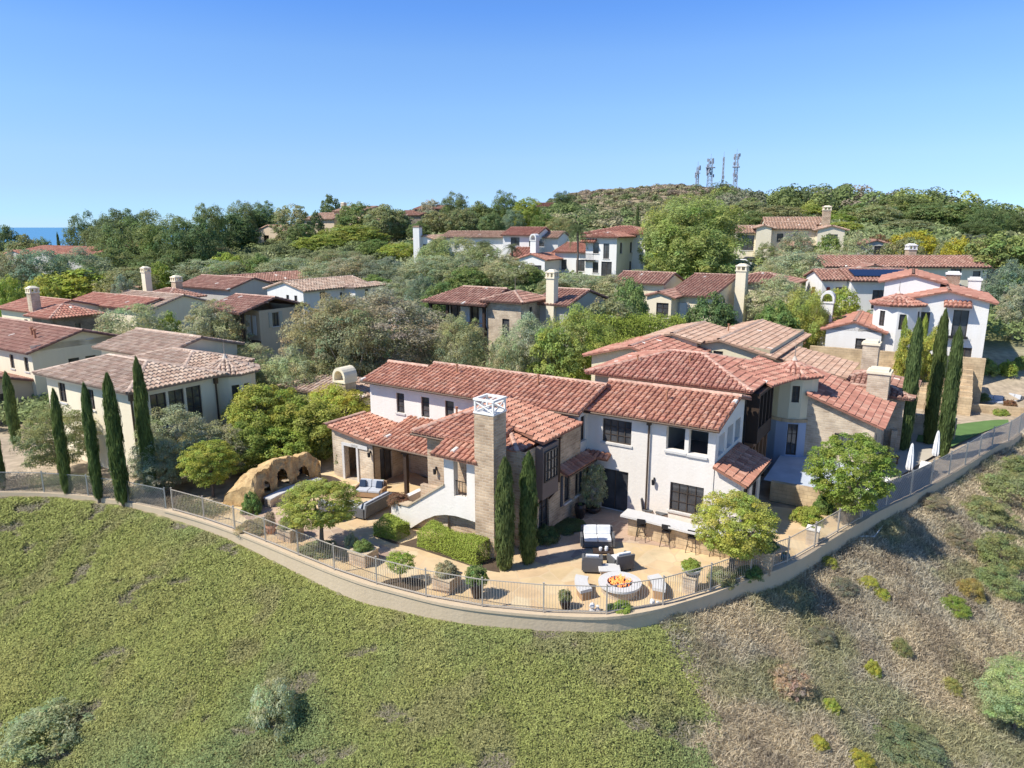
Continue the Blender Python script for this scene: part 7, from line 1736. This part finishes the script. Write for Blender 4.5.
# undergrowth between the houses
def undergrowth():
    g = np.random.default_rng(41); n = 300000; r = 46*np.exp(g.random(n)*math.log(330/46)); t = g.uniform(-.86, .9, n); y = r; x = t*r
    d, _ = edge_dist(x, y); la = x*CA-y*SA; lb = x*SA+y*CA
    dens = fbm(x, y, .06, 4); ok = (d < -3) & (dens > .36)
    ok &= ~((la > -32) & (lb < 50) & (t > -.35)); ok &= ~((t > .2) & (y < 66)); ok &= ~((t < -.3) & (y < 50))
    x, y, dens = x[ok], y[ok], dens[ok]; n = len(x)
    h = np.clip((dens-.34)*7, 0, 1)*(1.1+1.8*fbm(x, y, .3, 3)); z = terrain(x, y)+h*g.uniform(.4, 1, n)
    c = np.stack([x, y, z], 1); nr = g.normal(0, .4, (n, 3)); nr[:, 2] += 1; nr[:, 1] -= .3
    q = np.clip((fbm(x, y, .05, 3)-.4)*5, 0, 1)[:, None]; col = np.array([.34, .36, .18])*(1-q)+np.array([.25, .31, .12])*q
    V, Q, C_ = leaves(c, nr, .16+.0042*y, .6, col*np.clip(g.normal(1, .22, (n, 1)), .4, 1.8), .6, 2)
    mesh_group('undergrowth', 'mixed green undergrowth between the houses', 'undergrowth', V, Q, C_, 'scrubleaf', 'stuff')
undergrowth()
def wood(name, label, cat, n, tr, yr, hr, rr, cols, leaf, per, seed, tall=1.0, cond=None):
    g = np.random.default_rng(seed); t = g.uniform(*tr, n); y = g.uniform(*yr, n); x = t*y
    if cond is not None: k = cond(t, y, g); x, y, t = x[k], y[k], t[k]; n = len(x)
    z = terrain(x, y); h = g.uniform(*hr, n); R = g.uniform(*rr, n); ci = g.integers(0, len(cols), n); base = np.array(cols)[ci]*g.uniform(.8, 1.2, (n, 1))
    K = 7; lc = g.normal(0, 1, (n, K, 3)); lc /= np.linalg.norm(lc, axis=2, keepdims=True); lc[:, :, 2] = np.abs(lc[:, :, 2])
    k = g.integers(0, K, (n, per)); d = g.normal(0, 1, (n, per, 3)); d /= np.linalg.norm(d, axis=2, keepdims=True); d[:, :, 2] = np.where(d[:, :, 2] < -.4, -d[:, :, 2], d[:, :, 2])
    cc = np.take_along_axis(lc, k[:, :, None], 1)*.55+d*.45
    p = np.stack([x[:, None]+cc[:, :, 0]*R[:, None], y[:, None]+cc[:, :, 1]*R[:, None], z[:, None]+h[:, None]*(.38+.6*cc[:, :, 2])], 2).reshape(-1, 3)
    col = np.repeat(base, per, 0)*np.clip(g.normal(1, .18, (n*per, 1)), .5, 1.6)
    V, Q, C_ = leaves(p, cc.reshape(-1, 3)+np.array([0, 0, .3]), leaf, .7, col, .5, seed)
    mesh_group(name, label, cat, V, Q, C_, 'scrubleaf', 'stuff')
PINEC = [(.19, .25, .10), (.24, .30, .11), (.28, .33, .12), (.28, .285, .18), (.22, .27, .12)]
wood('distant_wood', 'dense far off wood covering the right hand ridge below the skyline', 'wood', 420, (.28, .86), (215, 400), (7, 12), (4, 7.5), PINEC+[(.36, .40, .11), (.33, .28, .20)], .75, 600, 71)
wood('distant_wood', 'far wood along the hilltop around the radio masts', 'wood', 170, (.285, .55), (400, 500), (4, 8.5), (4, 8), PINEC+[(.30, .27, .22)], 1.1, 340, 72)
wood('hillside_scrub', 'green and straw scrub on the hillside below the brown summit', 'scrub', 900, (.02, .42), (190, 430), (1.5, 4.5), (2.0, 4.5), [(.24, .27, .12), (.34, .33, .17), (.44, .40, .23), (.20, .25, .10), (.30, .27, .17)], .8, 150, 73)
wood('summit_brush', 'brown dry brush on the summit of the hill', 'scrub', 700, (.08, .30), (400, 500), (1.0, 3.0), (2.0, 4.5), [(.38, .30, .21), (.43, .34, .24), (.33, .27, .19), (.30, .28, .16)], .9, 130, 74)
wood('distant_wood', 'mixed far trees along the left and centre skyline', 'wood', 170, (-.45, .10), (255, 330), (5, 8.5), (4, 7), PINEC, .8, 420, 75)
wood('bank_shrubs', 'continuous low shrubs on the bank below the tan cabin', 'shrubs', 260, (-.46, -.18), (128, 190), (1.5, 3.5), (2, 4), [(.24, .28, .11), (.27, .31, .14), (.22, .25, .11)], .45, 320, 76)
wood('slope_shrubs', 'mixed low shrubs on the bank below the orange roofed houses', 'shrubs', 150, (.2, .75), (98, 112), (1.0, 2.2), (1.5, 3), [(.28, .33, .11), (.27, .32, .17), (.34, .37, .13)], .35, 280, 77)
# radio masts
def mast(label, u, vt, vb, Y, w, dish):
    x, y, zt = D(u, vt, Y); zb = tz(x, y); r = empty('radio_mast', (x, y, zb), label, 'radio mast', 'radio masts on the hilltop')
    h = zt-zb; m = MB(); cs = [(-w/2, -w/2), (w/2, -w/2), (w/2, w/2), (-w/2, w/2)]
    lv = lambda k: [(x+a*(1-.35*k), y+b*(1-.35*k), zb+h*k) for a, b in cs]
    n = 9
    for i in range(4): m.tube([lv(0)[i], lv(1)[i]], .16, 4)
    for j in range(n):
        A, B = lv(j/n), lv((j+1)/n)
        for i in range(4): m.tube([A[i], B[(i+1) % 4]], .09, 3); m.tube([B[i], B[(i+1) % 4]], .09, 3)
    m.tube([(x, y, zt), (x, y, zt+3)], .1, 4); m.build('lattice', M['tower'], r, uv=False)
    g = random.Random(int(u))
    for k in range(dish):
        zz = zb+h*g.uniform(.45, 1); a = g.uniform(0, 6.28); m = MB(); cx, cy = x+math.cos(a)*w*.7, y+math.sin(a)*w*.7
        m.box(Fr(cx, cy, a), -.45, .45, -.3, .3, zz-.9, zz+.9); m.build('antenna_panel', M['tower'], r, uv=False)
    if dish > 8: m = MB(); m.box(Fr(x, y, .4), -w*.9, w*.9, -w*.9, w*.9, zb+h*.72, zb+h*.74); m.build('platform', M['tower'], r, uv=False)
mast('shortest lattice mast hung with antennas, leftmost of the four on the hill', 698, 167, 183, 440, 1.6, 10)
mast('broad lattice mast with platform and antennas, second from left on the hill', 711, 159, 183, 440, 2.8, 14)
mast('thin pole like mast, third from left on the hill', 724, 157, 183, 440, .9, 2)
mast('tall lattice mast full of antenna panels, rightmost on the hill', 737, 154, 183, 440, 2.2, 12)
# parked cars by the orange roofed house
def car(label, u, v, Y, th, paint):
    x, y, z = D(u, v, Y); g = tz(x, y)+.25; f0 = Fr(x, y, math.radians(th)); f = lambda a, b, zz: f0(a, b, zz+g)
    r = empty('parked_car', (x, y, g), label, 'car', 'cars parked by the orange roofed house')
    m = MB(); prof = [(-2.2, .35), (-2.2, .85), (-1.9, .95), (-1.0, 1.0), (-.5, 1.45), (1.2, 1.45), (1.8, 1.0), (2.15, .95), (2.2, .35)]
    m.hexa([f(a, -.85, z_) for a, z_ in prof], [f(a, .85, z_) for a, z_ in prof]); m.build('body', paint, r, bevel=.05)
    m = MB(); pr = [(-.9, 1.02), (-.5, 1.4), (1.15, 1.4), (1.65, 1.02)]; m.hexa([f(a, -.87, z_) for a, z_ in pr], [f(a, .87, z_) for a, z_ in pr]); m.build('window', M['glass'], r)
    for a in (-1.4, 1.4):
        for s in (-1, 1): m = MB(); m.hexa([f(a+.33*math.cos(t), s*.72, .33+.33*math.sin(t)) for t in np.linspace(0, 2*PI, 12, endpoint=False)], [f(a+.33*math.cos(t), s*.9, .33+.33*math.sin(t)) for t in np.linspace(0, 2*PI, 12, endpoint=False)]); m.build('wheel', M['black'], r)
car('white car parked left of the pale house with orange roofs', 738, 253, 110, 20, M['bwhite']); car('black car parked beside the white one', 749, 252, 113, 25, M['black'])
# furniture on the white house terrace
S = Site(1004, 330, 56, 25)
for k, (a, b, w_) in enumerate(((0, 0, 1.6), (1.5, 1.2, 1.2), (-.4, 2.4, 1.4))):
    p = S.fr(a, b, 0); sofa('terrace_sofa', 'sofa', ['grey sofa nearest on the white house terrace at the right margin', 'grey armchair on the white house terrace near the railing', 'grey sofa farthest on the white house terrace'][k], (p[0], p[1], tz(p[0], p[1])+.14), 25+k*40, w_, 'cushion', 'wicker', 2)
# garden plants of the right terraces
for (u, v, Y, w, h, c, lab) in ((985, 385, 60, 1.5, 1.3, 'mid', 'agave like green shrub on the right terrace, left'), (1004, 392, 60, 1.6, 1.2, 'bright', 'green shrub on the right terrace, middle'), (1018, 386, 61, 1.3, 1.1, 'mid', 'green shrub on the right terrace, far right'), (978, 410, 56, 1.4, .6, 'deep', 'low dark hedge clump above the lawn'), (1008, 419, 55, .9, .6, 'rust', 'small red brown shrub at the end of the planter wall'), (998, 428, 53, 1.2, .5, 'bright', 'yellow green shrub at the lawn edge by the fence')):
    x, y, z = D(u, v, Y); tree('shrub', lab, (x, y, max(tz(x, y), .02)), w, h+max(0, z-tz(x, y))*.3, 'bush', c, 'far', 0, None, False, cat='shrub')

# =================================================================== LIGHT, SKY, CAMERA
sc = bpy.context.scene
SAZ, SEL = math.radians(180+68), math.radians(50)     # compass azimuth of the sun (clockwise from +Y), elevation
sd = Vector((math.sin(SAZ)*math.cos(SEL), math.cos(SAZ)*math.cos(SEL), math.sin(SEL)))
w = bpy.data.worlds.new('World'); sc.world = w; w.use_nodes = True; nt = w.node_tree
sky = nt.nodes.new('ShaderNodeTexSky'); sky.sky_type = 'NISHITA'; sky.sun_disc = False; sky.sun_elevation = SEL; sky.sun_rotation = SAZ
sky.altitude = 0; sky.air_density = .6; sky.dust_density = 0; sky.ozone_density = 6
# hand set colour grade painted over the sky, by height above the horizon
tc = nt.nodes.new('ShaderNodeTexCoord'); sx = nt.nodes.new('ShaderNodeSeparateXYZ'); link(nt, tc, 'Generated', sx, 0)
cr = nt.nodes.new('ShaderNodeValToRGB'); link(nt, sx, 'Z', cr, 0); e = cr.color_ramp.elements
ST = [(0.0, (.50, .60, .74)), (.014, (.53, .64, .77)), (.047, (.70, .70, .78)), (.087, (.90, .86, .82)), (.148, (1.02, 1.04, .97)), (.213, (1.02, 1.12, 1.13)), (.264, (.81, 1.06, 1.27)), (.5, (.75, .95, 1.15))]
for i, (p_, c_) in enumerate(ST):
    q_ = e[i] if i < 2 else e.new(p_)
    q_.position = p_; q_.color = (*[k/1.3 for k in c_], 1)
mx = nt.nodes.new('ShaderNodeMix'); mx.data_type = 'RGBA'; mx.blend_type = 'MULTIPLY'; mx.inputs[0].default_value = 1
nt.links.new(sky.outputs[0], mx.inputs[6]); nt.links.new(cr.outputs[0], mx.inputs[7])
nt.links.new(mx.outputs[2], nt.nodes['Background'].inputs[0]); nt.nodes['Background'].inputs[1].default_value = .112*1.3
L = bpy.data.lights.new('sun', 'SUN'); L.energy = 3.3; L.angle = math.radians(.5); L.color = (1, .955, .88)
so = bpy.data.objects.new('sun', L); C.objects.link(so); so.rotation_euler = sd.to_track_quat('Z', 'Y').to_euler(); so.location = (-60, -20, 80)
cam = bpy.data.cameras.new('camera'); cam.sensor_width = 36; cam.lens = F/1024*36; cam.clip_end = 120000; cam.clip_start = .5
co = bpy.data.objects.new('camera', cam); C.objects.link(co); co.location = (0, 0, H); co.rotation_euler = (PI/2-PT, 0, 0); sc.camera = co
sc.view_settings.view_transform = 'Standard'; sc.view_settings.look = 'None'; sc.view_settings.gamma = 1; sc.view_settings.exposure = 0.86
sc.cycles.max_bounces = 6; sc.cycles.diffuse_bounces = 4; sc.cycles.transmission_bounces = 2; sc.cycles.glossy_bounces = 2
sc.render.resolution_x = 1024; sc.render.resolution_y = 768
